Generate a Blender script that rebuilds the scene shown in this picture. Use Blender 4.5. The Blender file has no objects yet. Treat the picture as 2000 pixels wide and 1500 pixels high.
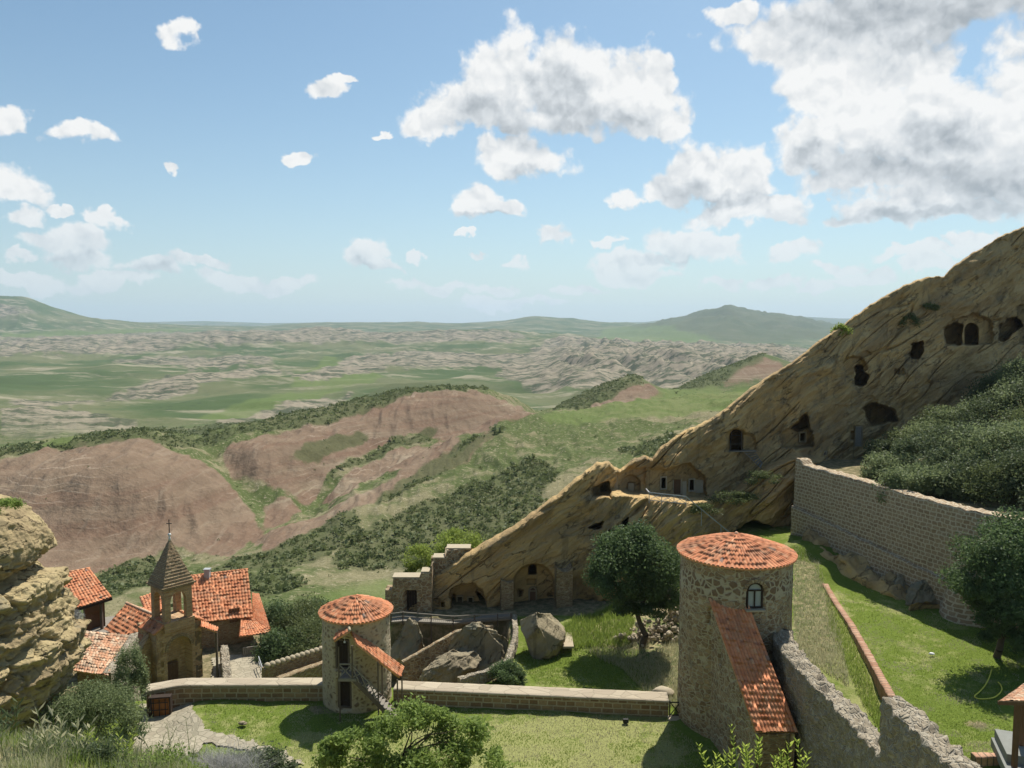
import bpy, math, random
import numpy as np
from math import radians, sin, cos, tan, pi, atan2, sqrt
random.seed(7)
RNG = np.random.default_rng(11)
scene = bpy.context.scene
COL = scene.collection
# ------------------------------------------------------------------ camera
F = 1540.0
PITCH = radians(4.4)
cam_data = bpy.data.cameras.new('camera')
cam = bpy.data.objects.new('camera', cam_data); COL.objects.link(cam)
cam.location = (0, 0, 0); cam.rotation_euler = (radians(90) - PITCH, 0, 0)
cam_data.sensor_width = 36.0; cam_data.lens = 36.0 * F / 2000.0
cam_data.clip_start = 0.2; cam_data.clip_end = 60000
scene.camera = cam
scene.view_settings.view_transform = 'Standard'
scene.view_settings.look = 'None'
scene.view_settings.exposure = 0.34
scene.view_settings.gamma = 1.0
scene.render.engine = 'CYCLES'
scene.cycles.use_denoising = True
scene.cycles.max_bounces = 6
scene.cycles.diffuse_bounces = 3
scene.cycles.glossy_bounces = 2
scene.cycles.transmission_bounces = 4
scene.cycles.transparent_max_bounces = 8
scene.cycles.volume_bounces = 1
# ------------------------------------------------------------------ sun
SUN_EL, SUN_AZ = radians(58), radians(27)      # azimuth measured from +Y towards +X
sd = bpy.data.lights.new('sun', 'SUN'); sd.energy = 5.0; sd.angle = radians(0.6); sd.color = (1.0, 0.955, 0.87)
sun = bpy.data.objects.new('sun', sd); COL.objects.link(sun)
sun.rotation_euler = (radians(90) - SUN_EL, 0, pi - SUN_AZ)
# sun lamp shines along its local -Z: tilt back from the sun direction
from mathutils import Vector
_sv = Vector((sin(SUN_AZ) * cos(SUN_EL), cos(SUN_AZ) * cos(SUN_EL), sin(SUN_EL)))
sun.rotation_euler = _sv.to_track_quat('Z', 'Y').to_euler()
sun.location = (0, 0, 60)

# ------------------------------------------------------------------ node helpers
class NT:
    def __init__(s, tree): s.t = tree
    def n(s, typ, **kw):
        nd = s.t.nodes.new(typ)
        ins = kw.pop('ins', None)
        for k, v in kw.items(): setattr(nd, k, v)
        if ins:
            for k, v in ins.items(): s.set(nd, k, v)
        return nd
    def set(s, nd, k, v):
        sock = nd.inputs[k]
        if isinstance(v, bpy.types.NodeSocket): s.t.links.new(v, sock)
        elif isinstance(v, bpy.types.Node): s.t.links.new(v.outputs[0], sock)
        else: sock.default_value = v
    def m(s, op, a, b=None, c=None, clamp=False):
        nd = s.t.nodes.new('ShaderNodeMath'); nd.operation = op; nd.use_clamp = clamp
        for i, v in enumerate((a, b, c)):
            if v is not None: s.set(nd, i, v)
        return nd.outputs[0]
    def vm(s, op, a, b=None, c=None, out=0):
        nd = s.t.nodes.new('ShaderNodeVectorMath'); nd.operation = op
        for i, v in enumerate((a, b, c)):
            if v is not None: s.set(nd, i, v)
        return nd.outputs[out]
    def noise(s, vec, scale, detail=4, rough=0.55, out='Fac', dist=0.0, lac=2.0):
        nd = s.n('ShaderNodeTexNoise', ins={'Scale': scale, 'Detail': detail, 'Roughness': rough, 'Distortion': dist, 'Lacunarity': lac})
        if vec is not None: s.set(nd, 'Vector', vec)
        return nd.outputs[out]
    def ramp(s, fac, stops, interp='LINEAR'):
        nd = s.t.nodes.new('ShaderNodeValToRGB'); s.set(nd, 0, fac)
        cr = nd.color_ramp; cr.interpolation = interp
        while len(cr.elements) > 1: cr.elements.remove(cr.elements[-1])
        for i, (p, c) in enumerate(stops):
            e = cr.elements[0] if i == 0 else cr.elements.new(p)
            e.position = p
            e.color = (c, c, c, 1) if isinstance(c, (int, float)) else (c[0], c[1], c[2], 1)
        return nd.outputs[0]
    def sstep(s, v, a, b):
        nd = s.n('ShaderNodeMapRange', interpolation_type='SMOOTHSTEP')
        s.set(nd, 0, v); nd.inputs[1].default_value = a; nd.inputs[2].default_value = b
        return nd.outputs[0]
    def mix(s, fac, a, b, blend='MIX'):
        nd = s.t.nodes.new('ShaderNodeMix'); nd.data_type = 'RGBA'; nd.blend_type = blend
        s.set(nd, 0, fac)
        for i, v in ((6, a), (7, b)):
            if isinstance(v, (tuple, list)) and len(v) == 3: v = (v[0], v[1], v[2], 1)
            s.set(nd, i, v)
        return nd.outputs[2]
    def fmix(s, fac, a, b):
        nd = s.t.nodes.new('ShaderNodeMix'); nd.data_type = 'FLOAT'
        s.set(nd, 0, fac); s.set(nd, 2, a); s.set(nd, 3, b)
        return nd.outputs[0]
    def scalev(s, v, xyz): return s.vm('MULTIPLY', v, xyz)

def new_mat(name):
    m = bpy.data.materials.new(name); m.use_nodes = True
    nt = m.node_tree; nt.nodes.clear()
    h = NT(nt)
    out = h.n('ShaderNodeOutputMaterial')
    b = h.n('ShaderNodeBsdfPrincipled', ins={'Roughness': 0.9})
    b.inputs['Specular IOR Level'].default_value = 0.2
    nt.links.new(b.outputs[0], out.inputs[0])
    return m, h, b, out
def bump(h, b, height, strength=0.5, dist=0.1):
    nd = h.n('ShaderNodeBump', ins={'Strength': strength, 'Distance': dist, 'Height': height})
    h.set(b, 'Normal', nd)

# ------------------------------------------------------------------ pixel ray -> world point (planning aid: real positions at real depths)
CP, SP = cos(PITCH), sin(PITCH)
def W(px, py, Y):
    u = (np.asarray(px, float) - 1000) / F; v = -(np.asarray(py, float) - 750) / F
    t = np.asarray(Y, float) / (CP + v * SP)
    return np.stack(np.broadcast_arrays(u * t, Y + 0 * t, (v * CP - SP) * t), -1)
def WZ(px, py, z):
    u = (px - 1000) / F; v = -(py - 750) / F
    t = z / (v * CP - SP)
    return np.array([u * t, (CP + v * SP) * t, z])
def PX(P):
    P = np.asarray(P, float)
    d = P[..., 1] * CP - P[..., 2] * SP
    up = P[..., 1] * SP + P[..., 2] * CP
    return 1000 + F * P[..., 0] / d, 750 - F * up / d

# ------------------------------------------------------------------ sky and clouds (world)
world = bpy.data.worlds.new('World'); scene.world = world; world.use_nodes = True
wt = world.node_tree; wt.nodes.clear(); w = NT(wt)
wo = w.n('ShaderNodeOutputWorld')
sky = w.n('ShaderNodeTexSky', sky_type='NISHITA', sun_disc=False, sun_elevation=SUN_EL, sun_rotation=SUN_AZ,
          altitude=600, air_density=1.0, dust_density=1.6, ozone_density=1.0)
bg = w.n('ShaderNodeBackground', ins={'Strength': 0.093})
tc = w.n('ShaderNodeTexCoord')
D = w.vm('NORMALIZE', tc.outputs['Generated'])
sx = w.n('ShaderNodeSeparateXYZ', ins={0: D})
az = w.m('ARCTAN2', sx.outputs[0], sx.outputs[1])
el = w.m('ARCSINE', sx.outputs[2])
# pale band of thicker air at the horizon
hz = w.m('POWER', w.m('SUBTRACT', 1.0, w.m('MULTIPLY', w.m('ABSOLUTE', el), 1.9), clamp=True), 3.0)
skyc = w.mix(w.m('MULTIPLY', hz, 0.6), w.mix(1.0, sky.outputs[0], (0.86, 1.02, 1.0), 'MULTIPLY'), (5.3, 6.3, 7.0))
w.set(bg, 0, skyc)
P0 = w.n('ShaderNodeCombineXYZ', ins={0: az, 1: el, 2: 0.0}).outputs[0]
wn = w.noise(P0, 9.0, 3, 0.55, out='Color')
wn2 = w.noise(P0, 38.0, 3, 0.6, out='Color')
warp = w.vm('MULTIPLY_ADD', w.vm('SUBTRACT', wn, (0.5, 0.5, 0.5)), (0.075, 0.06, 0.0), w.vm('MULTIPLY', w.vm('SUBTRACT', wn2, (0.5, 0.5, 0.5)), (0.036, 0.030, 0.0)))
P1 = w.vm('ADD', P0, warp)
def azel(px, py):
    d = W(px, py, 1.0); d = d / np.linalg.norm(d)
    return atan2(d[0], d[1]), math.asin(d[2])
def blobfield(blobs, vec):
    acc = None
    ys = w.n('ShaderNodeSeparateXYZ', ins={0: vec}).outputs[1]
    for (x, y, rx, ry, flat) in blobs:
        a, e = azel(x, y)
        k = 1.0 / F
        wx, hy = rx * k * 0.93, ry * k * 0.95
        ln = w.vm('LENGTH', w.vm('MULTIPLY_ADD', vec, (1 / wx, 1 / hy, 0), (-a / wx, -e / hy, 0)), out=1)
        v = w.m('SUBTRACT', 1.0, ln)
        if flat is not None:
            eb = azel(x, flat)[1]
            v = w.m('MINIMUM', v, w.m('MULTIPLY_ADD', ys, 45.0, -eb * 45.0))
        acc = v if acc is None else w.m('SMOOTH_MAX', acc, v, 0.12)
    return acc
CL = [(990,150,95,120,268),(930,215,150,70,272),(1120,170,130,115,270),(1230,175,90,95,265),(1285,140,40,70,None),(1270,225,85,60,275),(850,235,85,45,262),
      (1010,310,110,45,355),(930,400,55,48,432),(985,408,65,26,430),(1380,335,85,75,405),(1440,350,75,70,430),(1450,420,130,35,448),(1310,370,80,50,400),(1210,400,40,35,None),(1520,440,70,20,450),
      (1090,465,48,28,485),(1000,515,34,18,522),(712,490,55,34,523),(760,512,38,16,525),(825,498,28,12,None),(1320,480,110,38,520),(1400,485,70,30,505),(1230,520,90,30,552),(1560,495,60,26,512),(1520,545,60,18,552),
      (355,75,48,32,98),(640,175,55,22,None),(672,150,26,14,None),(165,265,72,26,285),(20,225,40,36,250),(10,370,70,60,398),(50,425,42,28,446),(220,426,36,16,440),(150,470,80,34,500),(110,465,60,22,None),(325,318,24,11,None),(598,312,42,20,None),(160,500,70,30,520),(300,520,70,22,None),(450,538,70,24,None),(800,548,50,20,560),(130,408,30,10,None),(970,565,50,16,None),(40,492,40,15,None),(1190,478,36,10,None),(1600,555,50,14,None),(1410,545,50,14,None),(745,258,20,9,None),(905,462,24,10,None),(930,500,20,8,None),(1130,560,60,14,None),(880,560,60,14,None),(1250,545,80,16,None),(560,545,90,18,None),(230,545,90,20,None),(1650,520,50,12,None),(1820,520,60,14,None),(60,540,80,20,None),(400,505,60,14,None),(1000,590,120,12,None),
      (1750,15,330,85,None),(1600,60,170,70,None),(1700,120,190,70,None),(1640,180,150,60,None),(1580,290,110,60,None),(1760,250,200,110,None),(1720,340,180,60,385),(1930,290,200,110,None),(1880,370,190,50,410),(1830,415,190,32,445),(1690,438,80,18,452),(1420,20,60,28,None),(2150,240,260,200,None),(1700,540,60,16,None),(1780,500,90,16,None),(1910,475,60,18,None)]
GR = [(960,250,130,40,None),(1130,245,120,42,None),(1080,180,70,55,None),(1230,250,80,40,None),(1050,345,60,18,None),(1350,378,90,40,None),(1420,400,60,16,None),(940,428,70,10,None),(712,514,50,14,None),(1730,25,330,62,None),(1900,40,220,60,None),(1690,345,150,50,None),(1840,250,60,45,None),(1800,350,180,50,None),(1950,360,150,60,None),(1800,425,200,18,None),(1570,315,40,30,None),(150,505,60,14,None),(300,530,60,12,None),(1090,482,40,8,None),(1300,515,90,12,None)]
cf = blobfield(CL, P1)
gf = blobfield(GR, w.vm('ADD', P0, w.vm('MULTIPLY', warp, (1.4, 1.2, 0))))
def billow(vec, sc, det, sm=0.35):
    v_ = w.n('ShaderNodeTexVoronoi', feature='SMOOTH_F1', voronoi_dimensions='2D', ins={'Vector': vec, 'Scale': sc, 'Detail': det, 'Roughness': 0.55, 'Lacunarity': 2.1, 'Smoothness': sm})
    return w.m('SUBTRACT', 0.62, v_.outputs['Distance'])
n1 = w.noise(P0, 17.0, 8, 0.58)
wob = w.vm('ADD', P0, w.vm('MULTIPLY', w.vm('SUBTRACT', w.noise(P0, 30.0, 4, 0.6, out='Color'), (0.5, 0.5, 0.5)), (0.028, 0.022, 0.0)))
b1 = billow(wob, 16.0, 3.6)
b2 = billow(w.vm('ADD', wob, (0.004, 0.011, 0)), 16.0, 2.6)
dens = w.m('ADD', w.m('ADD', w.m('MULTIPLY', cf, 2.1), w.m('MULTIPLY', w.m('SUBTRACT', n1, 0.5), 2.3)), w.m('MULTIPLY', b1, 0.75))
dens = w.m('SUBTRACT', dens, 0.06)
lowfade = w.sstep(el, 0.015, 0.16)
alpha = w.m('MULTIPLY', w.sstep(dens, -0.2, 0.45), w.m('MULTIPLY_ADD', lowfade, 0.30, 0.68))
relief = w.m('SUBTRACT', b1, b2)
core = w.sstep(w.m('MULTIPLY_ADD', w.m('SUBTRACT', n1, 0.5), -0.35, w.m('SUBTRACT', gf, w.m('MULTIPLY', b1, 0.12))), -0.45, 0.8)
thick = w.sstep(dens, 0.3, 2.4)
br = w.m('SUBTRACT', w.m('ADD', 0.97, w.m('MULTIPLY', relief, 0.42)), w.m('ADD', w.m('MULTIPLY', core, 0.36), w.m('MULTIPLY', thick, 0.03)))
ccol = w.ramp(br, [(0.0, (0.30, 0.34, 0.375)), (0.42, (0.42, 0.46, 0.495)), (0.7, (0.72, 0.755, 0.78)), (0.98, (1.0, 1.0, 0.985))])
ccol = w.mix(lowfade, w.mix(0.5, ccol, (0.66, 0.74, 0.79)), ccol)
cb = w.n('ShaderNodeBackground', ins={0: ccol, 1: 0.75})
ms = w.n('ShaderNodeMixShader', ins={0: alpha, 1: bg, 2: cb})
wt.links.new(ms.outputs[0], wo.inputs[0])
world.cycles.sampling_method = 'MANUAL'; world.cycles.sample_map_resolution = 256

# ------------------------------------------------------------------ numpy noise
_perm = np.random.default_rng(5).permutation(512).astype(np.int64)
_grad = np.random.default_rng(6).normal(size=(512, 3)); _grad /= np.linalg.norm(_grad, axis=1)[:, None]
def perlin(P):
    P = np.asarray(P, float); sh = P.shape[:-1]; P = P.reshape(-1, 3)
    I = np.floor(P).astype(np.int64); f = P - I
    u = f * f * f * (f * (f * 6 - 15) + 10)
    res = np.zeros(len(P))
    for dx in (0, 1):
        for dy in (0, 1):
            for dz in (0, 1):
                h = _perm[(_perm[(_perm[(I[:, 0] + dx) & 511] + I[:, 1] + dy) & 511] + I[:, 2] + dz) & 511]
                g = _grad[h]
                d = g[:, 0] * (f[:, 0] - dx) + g[:, 1] * (f[:, 1] - dy) + g[:, 2] * (f[:, 2] - dz)
                wgt = (u[:, 0] if dx else 1 - u[:, 0]) * (u[:, 1] if dy else 1 - u[:, 1]) * (u[:, 2] if dz else 1 - u[:, 2])
                res += d * wgt
    return res.reshape(sh) * 1.5
def fbm(P, oct=4, gain=0.5, lac=2.03, ridged=False):
    a = 1.0; s = 0; P = np.asarray(P, float)
    for i in range(oct):
        n = perlin(P + i * 17.3)
        if ridged: n = 1 - 2 * np.abs(n)
        s = s + a * n; a *= gain; P = P * lac
    return s
def sst(x, a, b):
    t = np.clip((x - a) / (b - a), 0, 1); return t * t * (3 - 2 * t)
def inpoly(px, py, poly):
    ins = np.zeros(px.shape, bool); n = len(poly)
    for i in range(n):
        x0, y0 = poly[i]; x1, y1 = poly[(i + 1) % n]
        if y0 == y1: continue
        c = ((y0 > py) != (y1 > py)) & (px < (x1 - x0) * (py - y0) / (y1 - y0) + x0)
        ins ^= c
    return ins

# ------------------------------------------------------------------ mesh helpers
def mesh_obj(name, V, Fc, mat=None, parent=None, uv=None, attrs=None, smooth=True, loc=None):
    me = bpy.data.meshes.new(name)
    V = np.asarray(V, np.float32).reshape(-1, 3)
    if loc is not None: V = V - np.asarray(loc, np.float32)
    Fc = np.asarray(Fc, np.int32)
    nf, k = Fc.shape
    me.vertices.add(len(V)); me.vertices.foreach_set('co', V.ravel())
    me.loops.add(nf * k); me.loops.foreach_set('vertex_index', Fc.ravel())
    me.polygons.add(nf); me.polygons.foreach_set('loop_start', np.arange(0, nf * k, k, dtype=np.int32))
    me.polygons.foreach_set('loop_total', np.full(nf, k, np.int32))
    me.polygons.foreach_set('use_smooth', np.full(nf, smooth, bool))
    if uv is not None:
        l = me.uv_layers.new(name='UVMap'); l.data.foreach_set('uv', np.asarray(uv, np.float32).reshape(-1, 2)[Fc.ravel()].ravel())
    if attrs:
        for k2, v in attrs.items():
            v = np.asarray(v, np.float32)
            if v.ndim == 2:
                if v.shape[1] == 3: v = np.concatenate([v, np.ones((len(v), 1), np.float32)], 1)
                a = me.attributes.new(k2, 'FLOAT_COLOR', 'POINT'); a.data.foreach_set('color', v.ravel())
            else:
                a = me.attributes.new(k2, 'FLOAT', 'POINT'); a.data.foreach_set('value', v)
    me.update(calc_edges=True); me.validate()
    o = bpy.data.objects.new(name, me); COL.objects.link(o)
    if mat: me.materials.append(mat)
    if parent is not None:
        o.parent = parent
    if loc is not None and parent is None: o.location = loc
    return o
def gridf(nr, nc, closed=False, flip=False):
    r = np.arange(nr - 1)[:, None]; c = np.arange(nc if closed else nc - 1)[None, :]
    a = r * nc + c; b = r * nc + (c + 1) % nc; d = (r + 1) * nc + c; e = (r + 1) * nc + (c + 1) % nc
    q = np.stack([a, b, e, d], -1).reshape(-1, 4)
    return q[:, ::-1] if flip else q
def thing(name, label, cat, loc=(0, 0, 0), group=None):
    o = bpy.data.objects.new(name, None); COL.objects.link(o); o.location = loc
    o.empty_display_size = 0.3
    o['label'] = label; o['category'] = cat
    if group: o['group'] = group
    return o
def tag(o, label, cat, group=None, kind=None):
    if label: o['label'] = label
    if cat: o['category'] = cat
    if group: o['group'] = group
    if kind: o['kind'] = kind
    return o
def struct(o): o['kind'] = 'structure'; return o

# ------------------------------------------------------------------ terrain beyond the monastery
LINES = [
 [(-1400,66,1500),(600,66,1500),(2900,66,1500)],
 [(-1400,90,1330),(300,90,1290),(600,92,1280),(1000,100,1240),(1500,110,1190),(2900,130,1150)],
 [(-1400,100,1280),(-600,105,1250),(0,115,1210),(200,120,1172),(400,128,1155),(600,137,1128),(760,150,1095),(860,158,1060),(950,170,1005),(1100,190,930),(1300,215,862),(1460,230,815),(1700,240,800),(2900,260,760)],
 [(-1400,118,1220),(-600,125,1190),(0,137,1160),(200,144,1132),(400,154,1112),(500,167,1080),(600,187,1014),(700,207,960),(800,230,910),(900,252,862),(980,264,832),(1055,277,814),(1200,302,795),(1330,322,780),(1460,337,765),(1700,350,745),(2900,420,700)],
 [(-1400,135,1190),(-600,145,1170),(0,154,1132),(200,167,1114),(400,178,1094),(500,192,1056),(600,217,985),(700,247,930),(800,277,888),(900,302,862),(980,317,852),(1055,332,847),(1200,362,832),(1460,402,802),(2900,480,760)],
 [(-1400,205,1010),(-600,210,960),(-200,215,925),(0,225,893),(130,233,866),(200,238,854),(270,242,850),(380,262,857),(500,290,832),(650,322,797),(780,352,765),(870,365,756),(960,375,765),(1020,385,790),(1055,395,812),(1120,440,782),(1180,460,755),(1240,475,738),(1300,490,772),(1400,520,790),(2900,560,760)],
 [(-1400,330,1050),(-600,330,1000),(0,340,935),(270,360,905),(500,410,885),(870,480,860),(1055,520,850),(1200,560,805),(1300,590,768),(1400,620,728),(1490,650,694),(1545,670,714),(1620,690,720),(2900,750,720)],
 [(-1400,520,900),(-600,520,890),(0,540,872),(270,570,858),(500,650,836),(870,800,800),(1055,850,806),(1300,950,790),(1500,1050,755),(2900,1200,740)],
 [(-1400,800,800),(0,800,800),(270,850,797),(500,900,785),(870,1100,757),(1055,1200,760),(1300,1300,748),(1500,1400,738),(2900,1600,720)],
 [(-1400,1250,745),(0,1250,745),(500,1350,735),(1000,1600,718),(1250,1700,712),(1500,1800,715),(2900,1900,700)],
 [(-1400,1900,705),(0,1900,705),(500,2100,700),(1000,2300,692),(1250,2400,700),(1500,2500,700),(2900,2600,700)],
 [(-1400,2800,668),(0,2900,668),(300,3000,660),(500,3100,652),(650,3200,648),(760,3200,656),(960,3300,648),(1050,3400,655),(1200,3500,668),(1400,3600,674),(1600,3700,680),(2900,3700,680)],
 [(-1400,3600,664),(0,3600,660),(500,4000,656),(650,4200,654),(1050,4400,657),(1200,4300,664),(1420,4300,655),(1600,4300,668),(2900,4300,668)],
 [(-1400,4500,540),(-600,4500,560),(-100,4700,575),(0,4700,579),(50,4700,583),(100,4800,600),(170,4900,617),(250,5200,629),(350,6000,636),(500,7000,637),(650,7000,629),(800,7000,630),(900,7000,632),(980,7000,627),(1050,7000,618),(1160,7000,627),(1260,6500,636),(1330,6200,630),(1375,6000,612),(1395,6000,612),(1420,6000,604),(1445,6000,609),(1480,6100,618),(1540,6200,625),(1620,6300,640),(2900,6500,640)],
 [(-1400,8500,650),(350,9000,648),(1000,9000,645),(1300,8500,648),(2900,8500,648)],
 [(-1400,12000,640),(200,12000,636),(280,12000,629),(400,12000,627),(520,12000,631),(700,12000,629),(900,12000,631),(1050,12000,622),(1150,12000,630),(1260,12000,629),(1300,12000,624),(1350,12000,614),(1420,12000,617),(1530,12000,625),(1560,12000,618),(1640,12000,622),(2900,12000,630)],
 [(-1400,15000,652),(2900,15000,652)]]
ROWS = [6, 26, 44, 34, 70, 16, 40, 34, 30, 26, 30, 8, 26, 6, 10, 4]
pxs = np.concatenate([np.linspace(-1400, -120, 40)[:-1], np.linspace(-120, 2120, 900), np.linspace(2120, 2900, 30)[1:]])
def smooth1(a, k=7):
    ker = np.hanning(k + 2)[1:-1]; ker /= ker.sum()
    return np.convolve(np.pad(a, k // 2, mode='edge'), ker, 'valid')
LP = []
for i, L in enumerate(LINES):
    L = np.array(L, float)
    Yv = np.interp(pxs, L[:, 0], L[:, 1]); pyv = np.interp(pxs, L[:, 0], L[:, 2])
    if i < 14: pyv = smooth1(pyv, 13); Yv = smooth1(Yv, 13)
    LP.append(W(pxs, pyv, Yv))
LP = np.array(LP)                      # lines x cols x 3
sl = np.zeros(LP.shape[:2])            # dz/dt slopes for a monotone profile
LY = np.log(LP[:, :, 1]); LZ = LP[:, :, 2]
dd = np.diff(LZ, axis=0) / np.diff(LY, axis=0)
mm = np.where(dd[1:] * dd[:-1] > 0, 2 * dd[1:] * dd[:-1] / (dd[1:] + dd[:-1] + 1e-12), 0)
sl[1:-1] = mm; sl[0] = dd[0]; sl[-1] = dd[-1]
rows = []
for i, nrow in enumerate(ROWS):
    last = i == len(ROWS) - 1
    for t in np.linspace(0, 1, nrow + 1)[: nrow + (1 if last else 0)]:
        h = LY[i + 1] - LY[i]; y = LY[i] + h * t
        h00 = 2*t**3-3*t**2+1; h10 = t**3-2*t**2+t; h01 = -2*t**3+3*t**2; h11 = t**3-t**2
        z = h00 * LZ[i] + h10 * h * sl[i] + h01 * LZ[i + 1] + h11 * h * sl[i + 1]
        Y = np.exp(y)
        q = (LP[i, :, 0] / LP[i, :, 1]) * (1 - t) + (LP[i + 1, :, 0] / LP[i + 1, :, 1]) * t
        rows.append(np.stack([q * Y, Y, z], -1))
T = np.array(rows)
TP0 = T.copy()
tpx, tpy = PX(TP0)
near = 1 - sst(T[..., 1], 380, 600); far = sst(T[..., 1], 4000, 5000); mid = (1 - near) * (1 - far)
xy0 = T * (1, 1, 0)
T[..., 2] += near * sst(T[..., 1], 70, 110) * (1.3 * fbm(xy0 / 30, 3) + 0.45 * fbm(xy0 / 7, 3))
def bump_px(cx, cy, rx, ry, amp, ang=0.0):
    dx = tpx - cx; dy = tpy - cy; c_, s_ = cos(ang), sin(ang)
    return amp * np.exp(-((dx * c_ + dy * s_) / rx) ** 2 - ((-dx * s_ + dy * c_) / ry) ** 2)
T[..., 2] += near * (bump_px(230, 965, 210, 70, 6.0) + bump_px(880, 815, 120, 34, 5.0, .05) + bump_px(560, 890, 110, 34, 3.5, -.2) - bump_px(455, 925, 26, 95, 4.5, -.75) - bump_px(610, 965, 40, 60, 4.0, .3) - bump_px(720, 880, 30, 40, 2.5, .6))
# erosion gullies running down the red hill
gu = fbm(np.stack([T[..., 0] / 9 + fbm(xy0 / 40, 2) * 1.2, T[..., 1] / 60, 0 * T[..., 0]], -1), 3, ridged=True)
redz = near * sst(T[..., 1], 150, 185)
T[..., 2] += redz * 0.8 * (gu - 0.6)
T[..., 2] += redz * 0.35 * fbm(np.stack([T[..., 0] / 3.2, T[..., 1] / 14, 0 * T[..., 0]], -1), 3, ridged=True)
xs = np.stack([(T[..., 0] * 0.9 + T[..., 1] * 0.35) / 260, (T[..., 1] * 0.9 - T[..., 0] * 0.35) / 90, 0 * T[..., 0]], -1)
rk = fbm(xs, 4, ridged=True)
T[..., 2] += mid * (11 * fbm(xy0 / (330, 130, 1), 4) * sst(T[..., 1], 600, 1200) + 8 * fbm(xy0 / 220, 3) + 5.0 * (rk - 0.5) * sst(fbm(xy0 / 600, 2), -0.3, 0.5))
T[..., 2] += mid * sst(T[..., 1], 1300, 2300) * (-tpx + 1650 > 0) * 5 * fbm(xy0 / 90, 3, ridged=True)
bl = sst(tpx, 1000, 1150) * (1 - sst(tpx, 1500, 1650)) * mid * sst(T[..., 1], 900, 1300) * (1 - sst(T[..., 1], 2600, 3300))
T[..., 2] += bl * 22 * fbm(np.stack([(T[..., 0] + T[..., 1] * .25) / 120, (T[..., 1] - T[..., 0] * .9) / 420, 0 * T[..., 0]], -1), 4, ridged=True)
mtn = sst(tpx, 1150, 1330) * (1 - sst(T[..., 1], 7000, 8500))
T[..., 2] += far * mtn * (30 * fbm(xy0 / 420, 4, ridged=True) - 8)
T[..., 2] += far * (14 * fbm(xy0 / 900, 4, ridged=True) - 14 + 8 * fbm(xy0 / 350, 3)) * (1 - sst(T[..., 1], 9500, 11000))
# soil zones, as they lie on the ground
wxp = tpx + 14 * fbm(xy0 / 12, 3); wyp = tpy + 9 * fbm(xy0 / 12 + 50, 3)
RED = [[(-200,950),(0,918),(130,880),(230,864),(290,864),(360,900),(440,950),(495,1005),(512,1045),(450,1095),(330,1080),(200,1112),(0,1135),(-200,1150)],
       [(430,882),(520,856),(650,826),(760,790),(860,772),(960,777),(1050,815),(960,848),(880,866),(800,852),(740,868),(640,925),(600,965),(530,955),(450,930)],
       [(622,962),(720,905),(770,884),(890,866),(902,882),(840,905),(740,930),(640,976)],[(490,1062),(600,1012),(780,930),(900,892),(960,850),(975,862),(905,905),(760,968),(610,1042),(515,1080)],
       [(505,985),(560,970),(600,985),(560,1020),(515,1035)],
       [(1150,802),(1200,765),(1240,748),(1270,758),(1300,777),(1190,797)],[(1400,762),(1440,728),(1490,700),(1545,716),(1490,757)]]
SCR = [[(-200,940),(0,893),(130,862),(270,848),(380,856),(500,830),(650,795),(780,762),(870,752),(960,762),(930,772),(860,772),(760,795),(650,828),(500,850),(380,872),(330,880),(270,862),(130,882),(0,912),(-200,960)],
       [(620,940),(760,862),(870,848),(850,860),(770,882),(640,935)],[(500,1085),(560,1060),(690,1008),(705,1040),(640,1085),(560,1105),(430,1118)],
       [(640,1105),(700,1040),(820,985),(940,935),(1060,905),(1100,935),(1040,1000),(1000,1050),(900,1100),(780,1115)],[(190,1112),(300,1088),(322,1112),(240,1170),(190,1180)],
       [(1080,800),(1160,762),(1240,736),(1262,748),(1200,772),(1150,802)],[(1300,770),(1400,728),(1490,692),(1500,706),(1440,735),(1400,762),(1330,778)],
       [(1180,890),(1300,860),(1340,870),(1250,905)],[(330,1135),(430,1115),(560,1125),(600,1140),(520,1170),(400,1160)],[(560,920),(600,880),(700,850),(720,856),(600,915)],[(880,880),(1000,840),(960,870),(780,975),(700,1000)]]
SCR += [[(1140,658),(1250,640),(1330,622),(1420,604),(1480,610),(1680,630),(1680,660),(1480,672),(1300,662)]]
BRT = [[(1040,822),(1100,806),(1300,780),(1480,762),(1440,800),(1300,820),(1100,830)],[(1230,800),(1290,768),(1400,765),(1440,775),(1300,795)],[(640,700),(760,740),(700,760),(560,760)],[(0,655),(200,645),(440,642),(300,655),(0,680)],[(60,880),(140,850),(160,858),(90,885)],[(600,1170),(760,1130),(770,1190),(600,1210)],[(380,815),(560,770),(700,762),(560,800),(430,832)],[(1180,640),(1300,645),(1420,668),(1300,690),(1160,676)]]
ROC = [[(-100,668),(250,655),(640,646),(770,655),(960,648),(1040,660),(1000,672),(600,672),(380,682),(200,700),(0,706),(-100,700)],
       [(200,708),(330,700),(520,700),(540,716),(380,722),(260,718)],[(0,775),(180,772),(330,740),(520,722),(590,730),(420,752),(260,785),(60,798)],[(560,745),(700,700),(860,690),(1000,700),(990,722),(760,728),(610,752)],
       [(1000,700),(1200,668),(1300,680),(1260,740),(1060,770),(960,745)],[(-100,640),(0,596),(60,604),(90,618),(30,620)],[(0,800),(150,800),(280,835),(100,870),(0,860)],[(400,830),(560,790),(700,775),(620,805),(440,838)]]
def pm(polys, vx=wxp, vy=wyp):
    m = np.zeros(tpx.shape)
    for p in polys: m = np.maximum(m, inpoly(vx, vy, p))
    return m
soil = np.stack([pm(RED), pm(SCR), pm(BRT)], -1)
rocm = np.maximum(pm(ROC), (bl > 0.35) * 1.0)
for _ in range(5):
    for k in range(2):
        soil = (soil + np.roll(soil, 1, k) + np.roll(soil, -1, k)) / 3
        rocm = (rocm + np.roll(rocm, 1, k) + np.roll(rocm, -1, k)) / 3
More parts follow.
